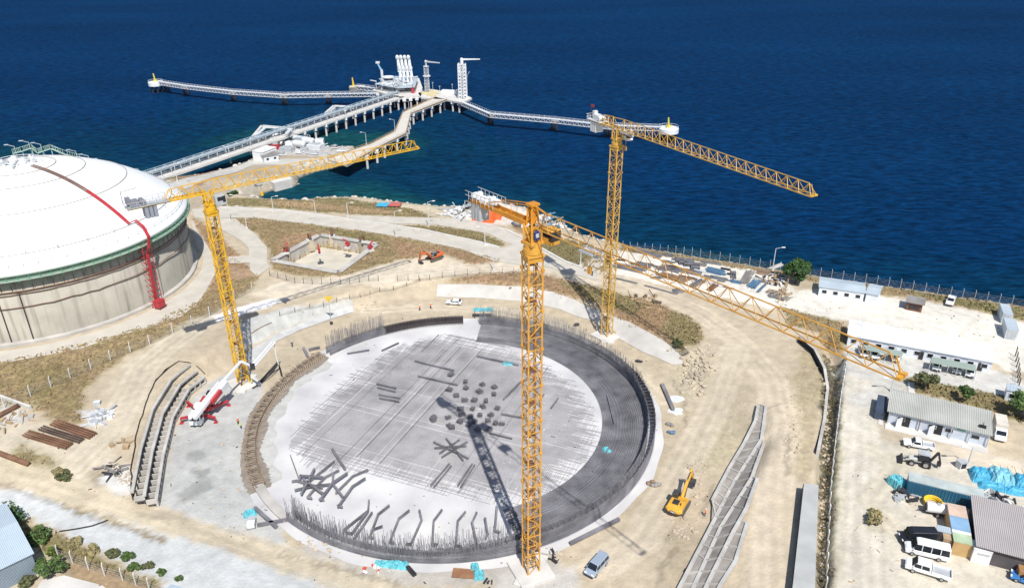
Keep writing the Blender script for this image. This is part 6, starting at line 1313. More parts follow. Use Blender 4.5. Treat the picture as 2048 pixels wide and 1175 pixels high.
def canopy(label, c4, z):
    q = [P(u, v, z) for u, v in c4]; r_ = thing('carport', label, 'carport'); MB().add([p for p in q]+[p+Vector((0, 0, .08)) for p in q], [(0, 1, 2, 3)[::-1], (4, 5, 6, 7), (0, 1, 5, 4), (1, 2, 6, 5), (2, 3, 7, 6), (3, 0, 4, 7)]).build('canopy', corrugated('canopy_green', (.36, .43, .375), 'X', 2.0, .06), r_)
    m_ = MB()
    for i in range(6):
        for A, B in ((q[3], q[2]), (q[0], q[1])): p = A.lerp(B, i/5); m_.bar(p, (p.x, p.y, H(p.x, p.y)), .1)
    m_.build('post', grey_p, r_)
canopy('left pale green carport canopy in front of the long office building', [(1722, 688), (1806, 703), (1802, 713), (1727, 699)], 6.4); canopy('right pale green carport canopy in front of the long office building', [(1864, 713), (1951, 730), (1952, 742), (1861, 725)], 6.4)
prefab('prefab_cabin', 'long white prefabricated cabin with grey roof along the shore fence', 'cabin', (1636, 591), (1725, 604), 6.2, 2.7, roof_b, wall_w, .3, .5, wins=4, doors=0); prefab('prefab_cabin', 'short white prefabricated cabin right beside the long one at the shore fence', 'cabin', (1729, 604), (1752, 609), 6.2, 2.7, roof_b, wall_w, .25, .5)
rt, L2 = prefab('kiosk', 'small dark brown kiosk with grey roof on the white gravel', 'kiosk', (1811, 619), (1842, 625), 3.4, 2.3, conc_d, wood_d, .45, .15, style='flat'); MB().box((L2/2, -.05, 1.1), (L2*.7, .1, 1.0)).build('counter_opening', steel_d, rt, world=False)
for (A, B, lab) in (((2008, 677), (2032, 681), 'nearer grey container of the pair at the right edge of the gravel'), ((2001, 646), (2021, 649), 'farther grey container of the pair at the right edge of the gravel')):
    rt, L3 = prefab('shipping_container', lab, 'container', A, B, 6.3 if A[0] > 2004 else 6.0, 2.6, roof_b, M('cont_grey', (.52, .56, .60), .6), .02, .03, style='flat')
    for x in (.3, .7): MB().box((L3*x, -.03, 1.3), (L3*.34, .06, 2.3)).build('door', grey_p, rt, world=False)
rt, L4 = prefab('guard_booth', 'small white booth beside the green tree at the right edge', 'booth', (2008, 800), (2034, 806), 2.6, 2.5, roof_b, wall_w, .15, .08, style='flat', wins=1)
rt, L5 = prefab('workshop_building', 'long building with weathered grey sheet roof and open doors below it', 'building', (1774, 845), (1971, 893), 7.4, 2.9, roof_g, M('wall_grey_white', (.55, .60, .68), .6, 0, .12), .5, .55, doors=0, style='flat')
for f in (.18, .51): MB().box((L5*f, -.03, 1.15), (1.6, .1, 2.3)).build('doorway', black, rt, world=False)
for f in (.13, .45, .62, .88): k = MB().box((L5*f, -.03, 1.7), (1.5, .1, .9)).build('window', lgrey, rt, world=False); MB().box((L5*f, -.09, 1.7), (1.3, .06, .7)).build('pane', glass, k, world=False)
for f in (.14, .47): MB().bar((L5*f+.1, -.1, 1.1), (L5*f-.9, -1.2, 1.1), .06, 2.2).build('open_door', lgrey, rt, world=False)
for f in (.0, .32, .64, .82, 1.0): MB().box((L5*f, -.42, 1.45), (.16, .16, 2.9)).build('post', wood_d if f == .32 else grey_p, rt, world=False)
MB().box((L5*.73, -.05, 2.5), (1.4, .08, .4)).build('sign_panel', green_p, rt, world=False); MB().box((L5/2, -1.2, .06), (L5+.6, 2.4, .2)).build('step', conc_l, rt, world=False)
m_ = MB(); m_.box((L5*.93, 1.5, 3.35), (1.2, .6, .5)).bar((L5*.93, 1.5, 3.2), (L5*.93, 1.5, 4.4), .1); m_.build('roof_unit', steel_d, rt, world=False)
MB().box((-1.6, 3.6, 1.0), (1.8, 6.5, 2.0)).build('side_annex', M('annex_navy', (.05, .07, .11), .6), rt, world=False)
rt, L6 = prefab('shipping_container', 'long blue ribbed container with grey top lying below the backhoe loader', 'container', (1811, 984), (1961, 1022), 2.5, 2.6, M('cont_top', (.42, .47, .46), .7, 0, .15), cont_b, .03, .02, style='flat')
m_ = MB()
for i in range(44): m_.box((L6*(i+.5)/44, -.04, 1.3), (.11, .1, 2.3))
m_.build('rib', cont_b, rt, world=False)
# coloured container cabin
A, B = G(1900, 1107), G(1938, 1116); dx = B-A; L7 = dx.length; rt = thing('container_cabin', 'row of cabins with blue, green and pink roof panels by the parked vans', 'cabin', A, math.atan2(dx.y, dx.x)); MB().prism([(0, 0), (L7, 0), (L7, 9.6), (0, 9.6)], 0, 2.6).build('wall', M('cabin_ochre', (.50, .33, .15), .7, 0, .12), rt, world=False)
for y0, y1, m_, nm in ((.05, 2.2, M('roof_green_pale', (.42, .53, .36), .7), 'green_roof'), (2.25, 2.9, white_p, 'white_roof'), (2.95, 6.3, M('roof_sky_blue', (.22, .36, .52), .25, 0, .2, .3), 'blue_roof'), (6.35, 9.5, M('roof_pink', (.60, .45, .36), .7), 'pink_roof')):
    MB().box((L7/2, (y0+y1)/2, 2.68), (L7+.1, y1-y0, .14)).build(nm, m_, rt, world=False)
MB().box((-1.1, 2.6, 2.5), (2.2, 1.5, .12)).build('side_roof', roof_b, rt, world=False); MB().box((-.7, 1.2, 1.2), (1.3, 1.4, 2.3)).build('side_cupboard', wood, rt, world=False)
rt, L8 = prefab('shipping_container', 'small white container at the corner of the taupe roofed shed', 'container', (1940, 1122), (1977, 1130), 2.0, 2.6, white_p, M('cont_white', (.74, .75, .78), .5), .03, .02, style='flat'); MB().box((L8*.55, -.03, 1.9), (1.6, .05, .3)).build('stencil_mark', grey_p, rt, world=False)
rt, L9 = prefab('shed', 'large open shed with taupe sheet roof at the right edge', 'shed', (1948, 1120), (2070, 1153), 11.5, 3.2, roof_t, M('shed_shade', (.09, .08, .085), .9), .5, .4, style='flat')  # solid near-black walls stand in for the shadow under the roof
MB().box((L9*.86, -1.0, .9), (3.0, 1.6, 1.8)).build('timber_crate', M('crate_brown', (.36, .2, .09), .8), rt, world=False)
# lower left shed
B_, A_ = G(78, 1145), G(-46, 1206); rt, L10 = prefab('shed', 'blue grey metal shed cut off by the bottom left corner', 'shed', (-46, 1206), (78, 1145), 16, 4.2, roof_l, shed_w, .3, 1.2)
q = GP([(128, 1150), (205, 1170), (240, 1200), (60, 1200), (84, 1160)]); sheet('yard_paving', [p[:2] for p in q], conc_l, .1)
A, B = G(338, 1182), G(376, 1200); prefab('shed', 'small pale roofed hut at the bottom edge left of the pit', 'shed', (322, 1222), (366, 1238), 3.0, 2.4, roof_l, lgrey, .2, .3)
# ------------------------------------------------------------------ trees and bushes
def foliage(mb, c, rx, rz_, n, size, rd, clumps=14, flat=1.0):
    cl = []
    for i in range(clumps):
        a, e = rd.uniform(0, 6.28), rd.uniform(-.5, 1); k = rd.uniform(.45, .85); cl.append((c[0]+rx*k*math.cos(a)*math.sqrt(1-e*e*.8), c[1]+rx*k*math.sin(a)*math.sqrt(1-e*e*.8), c[2]+rz_*k*e, rd.uniform(.28, .5)*rx))
    for i in range(n):
        q = cl[rd.randrange(clumps)]; d = Vector((rd.gauss(0, 1), rd.gauss(0, 1), rd.gauss(0, 1)*flat)).normalized()*q[3]*rd.uniform(.55, 1.05)
        p = Vector((q[0]+d.x, q[1]+d.y, max(q[2]+d.z*.8, c[2]-rz_*1.05))); s = size*rd.uniform(.6, 1.3)
        u = Vector((rd.gauss(0, 1), rd.gauss(0, 1), rd.gauss(0, .6))).normalized(); v = u.cross(d.normalized()+Vector((rd.uniform(-.6, .6), rd.uniform(-.6, .6), .4))).normalized()
        mb.add([p-u*s-v*s*.6, p+u*s-v*s*.6, p+u*s*.8+v*s*.6, p-u*s*.8+v*s*.6], [(0, 1, 2, 3)])
    return cl
def tree(label, px, th, rx, rz_, mat, n=2200, size=.28, lean=(0, 0), cat='tree', name='tree', seed=1, clumps=14):
    rd = random.Random(seed); c = G(*px); rt = thing(name, label, cat, c); top = Vector((c.x+lean[0], c.y+lean[1], c.z+th)); mb = MB()
    cl = foliage(mb, (top.x, top.y, top.z+rz_*.5), rx, rz_, n, size, rd, clumps); mb.build('crown', mat, rt, fix=False)
    t = MB(); t.tube([c-Vector((0, 0, .3)), c.lerp(top, .5), top], .05*rx+.12, 8, .03*rx+.06)
    for q in cl[:8]: t.tube([top.lerp(c, .25), Vector(q[:3])], .09, 5, .03)
    t.build('trunk', bark, rt); return rt
tree('big round dark green tree at the shore fence beside the laydown yard', (1591, 566), 2.4, 3.5, 2.9, leaf_d, 4200, .3, seed=1, clumps=22)
tree('bushy grey green pine behind the long weathered roof, left one of two', (1849, 786), 2.0, 2.3, 1.4, leaf_o, 1500, .22, (.6, 1.2), name='pine_tree', seed=2, clumps=10)
tree('smaller leaning pine behind the middle of the weathered roof', (1916, 806), 2.0, 1.7, 1.2, leaf_m, 1100, .22, (1.6, .6), name='pine_tree', seed=3, clumps=8)
tree('leafy green tree at the right edge beside the white booth', (2046, 838), 2.6, 2.9, 2.3, leaf_m, 2600, .28, seed=4, clumps=16)
for k, (u, v, r, hh, m_, lab) in enumerate([(8, 1062, 3.6, 2.6, leaf_d, 'large dark green bush cut off by the left edge above the shed'), (66, 1086, 2.6, 1.4, leaf_o, 'olive bush right of the large dark bush near the metal shed'), (82, 1078, 2.2, 1.1, leaf_m, 'bright green bush on the bank above the metal shed'), (104, 1143, 2.7, 2.2, leaf_m, 'tall green bush at the corner of the blue grey metal shed'), (110, 1112, 1.4, 1.6, M('leaf_bright', (.13, .18, .03), .7, 0, .4, .9), 'bright yellow green shoot on top of the bush by the shed'),
        (56, 1168, 2.0, 1.0, leaf_o, 'low olive bush right below the metal shed wall'), (150, 1088, 1.8, .9, leaf_y, 'straw olive shrub at the left end of the shrub row on the bank'), (185, 1103, 1.9, .8, leaf_y, 'straw coloured shrub in the shrub row on the bank'), (226, 1112, 1.9, 1.0, leaf_o, 'dark olive shrub in the middle of the shrub row on the bank'), (258, 1116, 1.7, .9, leaf_m, 'greener shrub right of the middle of the shrub row'), (268, 1138, 1.5, .8, leaf_m, 'low green shrub below the row, nearest the fence posts'),
        (296, 1135, 1.5, .7, leaf_o, 'small olive shrub toward the right end of the shrub row'), (322, 1146, 1.2, .6, leaf_m, 'small green tuft at the right end of the shrub row'), (360, 1158, 1.0, .5, leaf_m, 'isolated green tuft on the grey road edge'), (130, 955, 1.6, .6, leaf_o, 'low olive bush beside the wet brown puddle'), (118, 945, 1.2, .5, leaf_y, 'straw tuft left of the bush by the brown puddle'), (1750, 1046, 1.7, .9, leaf_y, 'dry brown bush alone in the sandy yard on the right'), (1748, 1030, 1.2, .6, leaf_y, 'smaller dry tuft just above the brown bush in the sandy yard'),
        (1355, 690, 1.6, .8, leaf_o, 'dark shrub at the lower end of the white lined slope'), (470, 388, 1.6, .8, leaf_d, 'dark green bush on the shore of the cove'), (458, 392, 1.3, .8, leaf_d, 'second dark bush on the shore of the cove, further left'), (600, 372, 1.2, .5, leaf_m, ''), (1215, 522, 1.2, .6, leaf_o, 'olive shrub beside the right crane mast near the side road')]):
    if lab: tree(lab, (u, v), .35*hh, r*(.6 if v > 1085 and u < 400 and u != 104 else .9), hh*(.6 if v > 1085 and u < 400 else .9), m_, int(380*r), .2, cat='bush', name='shrub', seed=20+k, clumps=9)
# straw grass tufts: nobody could count them
mb = MB(); rd = random.Random(77); sel = np.where((colr[:, 3] > .55) & (fy < 300) & (fx > -180) & (fx < 165) & inland)[0]; sel = np.random.choice(sel, 15000)
for i in sel:
    x, y, z = fx[i]+rd.uniform(-.4, .4), fy[i]+rd.uniform(-.4, .4), hz2[i]; s = rd.uniform(.12, .34); a = rd.uniform(0, 3.14); dx_, dy_ = s*math.cos(a), s*math.sin(a)
    mb.add([(x-dx_, y-dy_, z-.05), (x+dx_, y+dy_, z-.05), (x+dx_*.5+rd.uniform(-.1, .1), y+dy_*.5, z+s*1.3), (x-dx_*.6, y-dy_*.6+rd.uniform(-.1, .1), z+s*1.1)], [(0, 1, 2, 3)])
kind(mb.build('dry_grass', M('dry_grass', (.25, .185, .10), .9, 0, .4, .25, col2=(.33, .255, .15)), fix=False), 'stuff')
mb = MB(); sel2 = np.where((colr[:, 3] > .8) & (colr[:, 1] > colr[:, 0]*.74) & (fy < 300) & inland)[0]; sel2 = np.random.choice(sel2, 2600)
for i in sel2:
    x, y, z = fx[i]+rd.uniform(-.4, .4), fy[i]+rd.uniform(-.4, .4), hz2[i]; s = rd.uniform(.15, .42); a = rd.uniform(0, 3.14); dx_, dy_ = s*math.cos(a), s*math.sin(a)
    mb.add([(x-dx_, y-dy_, z-.05), (x+dx_, y+dy_, z-.05), (x+dx_*.5+rd.uniform(-.1, .1), y+dy_*.5, z+s*1.1), (x-dx_*.6, y-dy_*.6+rd.uniform(-.1, .1), z+s*.9)], [(0, 1, 2, 3)])
kind(mb.build('green_grass', M('green_grass', (.17, .15, .065), .9, 0, .4, .25, col2=(.25, .205, .10)), fix=False), 'stuff')
# ------------------------------------------------------------------ fences
def fence(label, px, sp, hh, post_m, wire=True, lean=0.0, pw=.16, name='wire_fence'):
    q = GP(px); rt = thing(name, label, 'fence', q[0]); pts = []
    for a, b in zip(q, q[1:]):
        n_ = max(1, int(round((b-a).length/sp)))
        for i in range(n_): p = a.lerp(b, i/n_); pts.append(Vector((p.x, p.y, H(p.x, p.y))))
    pts.append(q[-1]); pts = pts[:100]
    for p in pts: t = p+Vector((0, 0, hh)); MB().bar(p-Vector((0, 0, .3)), t, pw).bar(t, t+Vector((lean, .25, .35)), pw*.8).build('post', post_m, rt)
    if wire:
        m_ = MB()
        for a, b in zip(pts, pts[1:]):
            for z in (.1, .7, 1.3, 1.9, 2.4):
                if z < hh: m_.bar(a+Vector((0, 0, z)), b+Vector((0, 0, z)), .03)
            l = int((b-a).length/1.5)
            for i in range(l): p = a.lerp(b, i/l); m_.bar(p, a.lerp(b, min(1, (i+1)/l))+Vector((0, 0, hh*.95)), .02); m_.bar(p+Vector((0, 0, hh*.95)), a.lerp(b, min(1, (i+1)/l)), .02)
        m_.build('mesh', M('fence_wire', (.30, .29, .27), .7, .0) if 'fence_wire' not in bpy.data.materials else bpy.data.materials['fence_wire'], rt, fix=False)
    return rt
fence('long wire fence with pale posts along the shore behind the yards', [(1246, 486), (1400, 515), (1560, 541), (1640, 553), (1800, 576), (1900, 592), (2048, 613), (2110, 624)], 3.0, 2.4, grey_p, pw=.10)
fence('wire fence with pale posts on the dry bank below the storage tank', [(10, 815), (62, 792), (142, 757), (222, 721), (300, 689), (346, 666), (385, 650), (420, 632), (470, 600), (505, 582)], 4.6, 2.4, lgrey)
fence('wire fence on the bank between the stony ditch and the sandy yard', [(1694, 716), (1680, 800), (1668, 900), (1660, 980), (1655, 1080), (1651, 1175), (1648, 1230)], 3.0, 1.9, lgrey)
fence('short wire fence with white posts at the bottom left corner of the yard', [(118, 1114), (146, 1126), (178, 1138), (210, 1150), (246, 1160), (300, 1180), (350, 1200)], 3.6, 2.3, conc_l)
fence('low dark mesh fence on the sand below the sunken basin', [(540, 552), (590, 566), (625, 568), (700, 568), (757, 562)], 3.0, 1.6, steel_d, pw=.12)
fence('dark mesh fence along the top of the white lined slope', [(795, 562), (860, 560), (960, 548), (1050, 546)], 3.4, 1.6, rust, pw=.12)
fence('rail fence along the top of the grey hardstand by the left crane', [(560, 632), (620, 617), (700, 598), (760, 583), (840, 562)], 4, 1.0, steel_d, pw=.12)
fence('tall dark fence beside the gravel yard near the right edge', [(2030, 712), (2034, 745), (2036, 775)], 2.5, 2.2, steel_d)
fence('fence of planks leaning between the laydown yard and the gravel yard', [(1556, 606), (1566, 590), (1574, 574), (1578, 560)], 2.2, 2.0, wood)
# ------------------------------------------------------------------ lamp posts
def lamp(label, px, vtop, dirx, twin=False, m_=lgrey):
    b = G(*px); zt = zat(b.x, b.y, vtop); rt = thing('lamp_post', label, 'lamp post', b, 0, 'lamp posts'); t = Vector((b.x, b.y, zt))
    MB().tube([b, t], .16, 7, .09).build('pole', m_, rt); MB().box((b.x, b.y, b.z+.25), (.7, .7, .6)).build('footing', conc_l, rt)
    for s in ((-1, 1) if twin else (dirx,)):
        e = t+Vector((s*1.7, -.3, .5)); MB().bar(t, e, .09).build('arm', m_, rt); MB().box(e+Vector((s*.3, 0, 0)), (1.0, .35, .18)).build('lamp_head', white_p, rt)
for a in [('lamp post on the sea side of the coast road, leftmost near the left crane top', (460, 441), 392, 1), ('lamp post at the junction of the coast road and the tank road', (494, 457), 414, -1), ('lamp post by the cove, between the coast road and the shore', (547, 423), 394, 1), ('lamp post on the grass between road and basin, above the basin', (634, 449), 401, -1),
          ('lamp post at the start of the upper lane of the coast road', (696, 434), 407, 1), ('lamp post at the lower road edge, midway to the orange excavator', (792, 474), 423, 1), ('lamp post on the upper lane below the scrap heap', (858, 453), 404, 1), ('lamp post beside the median tip left of the front crane', (970, 490), 455, -1), ('lamp post left of the front crane mast on the sand', (988, 541), 492, -1),
          ('lamp post at the corner of the green patch right of the front crane', (1161, 532), 493, 1), ('tall floodlight post at the shore fence between laydown yard and big tree', (1545, 541), 497, 1), ('lamp post near the trestle foot behind the storage tank', (355, 363), 328, 1), ('lamp post on the spit road beside the white store building', (462, 326), 294, -1), ('lamp post leaning over the backhoe yard by a small white box', (1935, 930), 893, -1), ('lamp post on the dry lawn behind the weathered roof', (1782, 782), 757, -1),
          ('lamp post on the road trestle near its shore end', (733, 290), 266, -1), ('lamp post on the road trestle at its first bend', (790, 262), 240, -1), ('lamp post on the road trestle at its second bend', (818, 220), 203, -1)]:
    lamp(a[0], a[1], a[2], a[3])
# ------------------------------------------------------------------ the laydown yard
c6 = lambda x, y: (1200+.2246*x, 460+.2246*y)
gl_ = 'steel bundles laid out on the white gravel of the shore yard'
def steelpile(a, b, wd, label, m_=rebar_m, hh=.5, n_=None):
    A, B = G(*c6(*a)), G(*c6(*b)); d = B-A; L = d.length; c = (A+B)/2; rt = MB(); n_ = n_ or max(2, int(wd/.28)); rd = random.Random(int(a[0]*7+a[1]))
    for k in range(n_):
        y = (k+.5)/n_*wd-wd/2; o = rd.uniform(-.6, .6); l = L*rd.uniform(.85, 1.0)
        for z in range(2 if rd.random() < .6 else 1): rt.bar((o-l/2, y, .16+z*.24), (o+l/2, y+rd.uniform(-.15, .15), .16+z*.24), .2)
    for f in (-.3, .3): rt.bar((L*f, -wd/2-.1, .06), (L*f, wd/2+.1, .06), .14)
    o = rt.build('steel_bundle', m_); o.location = (c.x, c.y, c.z); o.rotation_euler = (0, 0, math.atan2(d.y, d.x)); return tag(o, label, 'steel bundle', gl_)
bl = M('blue_sheeting', (.10, .19, .30), .5, 0, .2); br = M('brown_sheeting', (.30, .21, .15), .8, 0, .2)
for a, b, wd, lab, m_ in [((120, 312), (390, 372), 3.2, 'wide grey stack of bars by the right crane mast in the laydown yard', rebar_m), ((300, 182), (560, 242), 2.2, 'long dark stack of bars at the back left of the laydown yard', rebar_m), ((310, 292), (460, 325), 2.2, 'dark stack of bars just behind the crane jib at the left of the laydown yard', rebar_m),
      ((545, 322), (900, 398), 2.6, 'longest dark stack of bars across the middle of the laydown yard', rebar_m), ((520, 392), (770, 462), 3.2, 'brown dark stack of bars in front of the longest one', br), ((640, 255), (705, 272), 2.0, 'small dark stack next to the row of square bundles', rebar_m), ((555, 215), (640, 240), 1.2, 'narrow stack of bars near the shore fence', rebar_m),
      ((940, 352), (1112, 392), 3.2, 'blue grey slab of stacked sheets right of the square bundles', bl), ((900, 285), (1070, 310), 1.0, 'thin stack of bars against the shore fence verge', rebar_m), ((1000, 425), (1150, 452), 1.2, 'thin stack of bars in the open middle of the white yard', rebar_m), ((1185, 368), (1185, 440), 1.6, 'upright leg of the L shaped pair of stacks', rebar_m), ((1160, 455), (1250, 470), 2.0, 'foot of the L shaped pair of stacks', bl),
      ((820, 505), (930, 448), 2.0, 'slanting dark stack behind the jib, left one of two', rebar_m), ((965, 545), (1035, 488), 1.5, 'slanting rusty stack behind the jib, right one of two', rust), ((130, 430), (335, 478), .7, 'single dark beam lying along the sandy road, left one', rebar_m), ((380, 490), (680, 572), .7, 'single dark beam lying along the sandy road, right one', rebar_m), ((650, 555), (725, 540), 2.2, 'short dark stack at the end of the right roadside beam', rebar_m),
      ((1335, 520), (1400, 455), 2.6, 'deep blue stack of sheets right in the laydown yard', bl), ((1405, 555), (1475, 485), .8, 'single blue beam right of the deep blue stack', bl), ((1275, 485), (1345, 365), 2.4, 'grey brown timber stack slanting at the right of the white yard', conc_d), ((1400, 372), (1520, 400), 3.0, 'brown covered stack near the shore fence end', br), ((1440, 335), (1620, 352), 1.6, 'pale long stack beside the floodlight post', conc_l),
      ((1510, 378), (1600, 392), 1.4, 'black stack just left of the big tree', steel_d), ((1400, 460), (1510, 470), 1.0, 'thin dark stack above the single blue beam', rebar_m), ((1490, 590), (1570, 600), 1.6, 'dark stack at the corner of the laydown yard near the leaning planks', rebar_m), ((1470, 550), (1530, 560), .9, 'small dark coil stack near the leaning planks', rebar_m), ((460, 320), (700, 385), .8, 'thin long stack between the two dark ones at the left', rebar_m), ((700, 410), (860, 440), 1.0, 'thin stack right of the brown dark one', rust)]:
    steelpile(a, b, wd, lab, m_)
rdl = random.Random(19)
for k in range(26):
    x = rdl.uniform(140, 1180); y0 = 170+(x-140)*.16; y = y0+rdl.uniform(20, 210); l = rdl.uniform(35, 120)
    steelpile((x, y), (x+l, y+l*.2), rdl.choice((.4, .6, .9, 1.3)), 'short stack of bars among the crowded rows of the shore laydown yard', rdl.choice((rebar_m, steel_d, rust, rebar_m, conc_d, lgrey)))
for k, (x, y, lab) in enumerate([(715, 282, 'leftmost'), (740, 300, 'lower left'), (800, 290, 'upper middle'), (785, 315, 'lower middle'), (850, 325, 'upper right'), (848, 345, 'lower right')]):
    p = G(*c6(x, y)); rt = MB(); rd = random.Random(k)
    for i in range(7): rt.line([(-1.2, -1+i*.33, .1), (-1.2, -1+i*.33, .9), (1.2, -1+i*.33, .9), (1.2, -1+i*.33, .1), (-1.2, -1+i*.33, .1)], .14)
    for z in (.1, .9): rt.bar((-1.2, -1.1, z), (-1.2, 1.1, z), .12); rt.bar((1.2, -1.1, z), (1.2, 1.1, z), .12)
    o = rt.build('square_bundle', rebar_m); o.location = p; o.rotation_euler = (0, 0, -.2); tag(o, 'square bundle of bent bars, %s of the six in the laydown yard' % lab, 'rebar bundle', 'square bundles of bent bars in the laydown yard')
jumble('scrap_heap', 'heap of pale and dark oddments left of the big shore tree', 'scrap heap', G(1548, 562), 3.5, 14, (white_p, steel_d, wood), 9, 1.8)
jumble('timber_heap', 'heap of grey planks at the corner of the laydown yard', 'timber heap', G(1566, 592), 3, 14, (wood, conc_d), 12, 1.2)
jumble('brush_heap', 'scattered dead branches and poles on the bank below the laydown yard', 'brush heap', G(1290, 601), 5, 10, (wood, bark), 14, .5, 2, 6)
# ------------------------------------------------------------------ right yard clutter
def tarp_mound(label, c, sz, rz, seed):
    rt = thing('tarp_covered_stack', label, 'covered stack', c, rz); rd = random.Random(seed)
    for k, (ox, oy, s) in enumerate([(-sz[0]*.34, .3, (sz[0]*.28, sz[1]*.8, sz[2]*.8)), (-sz[0]*.02, .4, (sz[0]*.38, sz[1], sz[2])), (sz[0]*.33, -.2, (sz[0]*.34, sz[1]*.9, sz[2]*.9)), (-sz[0]*.2, -sz[1]*.5, (sz[0]*.4, sz[1]*.4, sz[2]*.5)), (sz[0]*.2, -sz[1]*.55, (sz[0]*.4, sz[1]*.4, sz[2]*.55))]):
        vs = []; fs = []; nx_, ny_ = 10, 8
        for j in range(ny_+1):
            for i in range(nx_+1):
                x = (i/nx_-.5)*s[0]; y = (j/ny_-.5)*s[1]; e = min(i, nx_-i, 2)/2*min(j, ny_-j, 2)/2; vs.append((ox+x*(1.12-.12*e)+rd.uniform(-.1, .1), oy+y*(1.12-.12*e)+rd.uniform(-.1, .1), max(.02, s[2]*min(1, e*1.6)*rd.uniform(.88, 1.08))))
        for j in range(ny_):
            for i in range(nx_): a_ = j*(nx_+1)+i; fs.append((a_, a_+1, a_+nx_+2, a_+nx_+1))
        MB().add(vs, fs).build('tarpaulin', tarp_b if k != 1 else M('tarp_pale_blue', (.20, .50, .62), .5, 0, .2, 1, .6, 2), rt, world=False)
    m_ = MB()
    for i in range(6): x = -sz[0]*.15+i*sz[0]*.11; m_.line([(x, -sz[1]*.75, .1), (x, -sz[1]*.45, sz[2]*.9), (x+.1, sz[1]*.45, sz[2]*1.05)], .05)
    m_.build('rope', steel_d, rt, world=False); return rt
tarp_mound('large stack under bright blue tarpaulins at the right edge', G(2004, 962), (10.5, 4.6, 1.9), -.30, 4)
p = G(1872, 1028); rt = thing('tank_trailer', 'white cylindrical tank trailer below the blue ribbed container', 'trailer', p, -.28); MB().tube([(-1.75, 0, 1.35), (-1.6, 0, 1.35), (1.6, 0, 1.35), (1.75, 0, 1.35)], .85, 18).build('tank', white_p, rt, True, world=False)
wheel(rt, 0, .95, .42, .3); wheel(rt, 0, -.95, .42, .3); MB().box((0, 0, .55), (3.2, 1.0, .18)).bar((-1.6, 0, .5), (-3.0, 0, .45), .12).build('chassis', steel_d, rt, world=False); MB().tube([(-1.9, 0, 1.35), (-1.72, 0, 1.35)], .6, 14).build('end_cap', steel_d, rt, world=False); MB().cyl((0, 0, 2.1), .3, .25, 12).build('hatch', grey_p, rt, world=False)
p = G(1864, 1009); mb = MB()
for k in range(4): mb.tube([(p.x+(1.3+.1*(k % 2))*math.cos(t), p.y+(1.3+.1*(k % 2))*math.sin(t), p.z+.25+.22*k) for t in np.linspace(0, 2*PI, 26)], .14, 6)
tag(mb.build('hose_coil', yellow_p, None, True), 'yellow hose coil lying against the blue ribbed container', 'hose coil')
jumble('scrap_heap', 'dark heap of machine parts between blue tarpaulins and taupe shed', 'scrap heap', G(1992, 1008), 2.8, 18, (steel_d, grey_p, conc_l), 31, 1.6, 1, 3); jumble('scrap_heap', 'pale machine frames beside the right end of the blue container', 'scrap heap', G(2020, 1020), 2.8, 14, (lgrey, steel_d), 32, 1.4, 1, 3)
jumble('scrap_heap', 'grey scrap at the left end of the blue ribbed container', 'scrap heap', G(1806, 995), 1.8, 10, (grey_p, steel_d), 33, 1.0, .8, 2.2); tarpbox('tarp_covered_stack', 'small turquoise covered lump at the left end of the blue container', 'covered stack', G(1792, 968), (2.2, 2.4, 1.4), .3, tarp_t, 6)
p = G(1921, 934); rt = thing('meter_box', 'small pale box at the foot of the lamp post left of the blue tarpaulins', 'box', p, .2); MB().box((0, 0, .7), (1.4, 1.2, 1.4)).build('body', lgrey, rt, world=False); MB().box((0, 0, 1.45), (1.6, 1.4, .1)).build('lid', grey_p, rt, world=False); MB().box((0, -.62, .7), (1.0, .05, 1.0)).build('door', steel_d, rt, world=False)
p = G(1814, 896); q = [P(u, v, 4.15) for u, v in [(1764, 790), (1775, 792), (1765, 850), (1756, 846)]]; mb = MB(); mb.prism([x[:2] for x in q], 3.9, 4.15); tag(mb.build('footpath_slab', conc_l), 'narrow concrete path slab left of the weathered roof building', 'path slab')
q = [P(u, v, 4.12) for u, v in [(1815, 762), (1828, 765), (1830, 786), (1817, 783)]]; mb = MB(); mb.prism([x[:2] for x in q], 3.9, 4.12); tag(mb.build('footpath_slab', conc_l), 'short white concrete path behind the weathered roof by the left pine', 'path slab')
# ------------------------------------------------------------------ left yard
def beams(a, b, n_, label, m_=rust, gap=.55, hh=.4):
    A, B = G(*a), G(*b); d = B-A; L = d.length; c = (A+B)/2; rt = MB()
    for k in range(n_):
        y = (k-(n_-1)/2)*gap; rt.box((0, y, .12), (L, .3, .05)); rt.box((0, y, .12+hh), (L, .3, .05)); rt.box((0, y, .12+hh/2), (L, .06, hh))
    for f in (-.35, .35): rt.box((L*f, 0, .05), (.2, n_*gap+.3, .1))
    o = rt.build('steel_beams', m_); o.location = c; o.rotation_euler = (0, 0, math.atan2(d.y, d.x)); return tag(o, label, 'steel beams', 'rusty beams on the left yard')
beams((50, 868), (138, 896), 3, 'pair of long rusty beams lying lowest in the left yard'); beams((58, 862), (146, 890), 1, 'thin rusty beam close above the lowest pair in the left yard'); beams((82, 856), (164, 884), 3, 'dark rusty beams in the middle of the left yard group', M('dark_rust', (.11, .075, .06), .85, 0, .3)); beams((108, 845), (187, 874), 4, 'widest set of rusty brown beams, uppermost of the left yard group')
for a, b, lab in (((-30, 850), (38, 814), 'dark steel pipe pointing down left at the left edge'), ((-30, 898), (58, 931), 'brown steel pipe beside the grassy patch at the left edge')):
    A, B = G(*a), G(*b); tag(MB().tube([A+Vector((0, 0, .5)), B+Vector((0, 0, .5))], .5, 12).build('steel_pipe', rust, None, True), lab, 'pipe')
mb = MB(); ribbon(mb, GP([(-20, 785), (0, 795), (30, 806), (62, 818)]), .5, .8); tag(mb.build('low_wall', conc_l), 'low grey concrete wall at the left edge below the dry bank', 'wall')
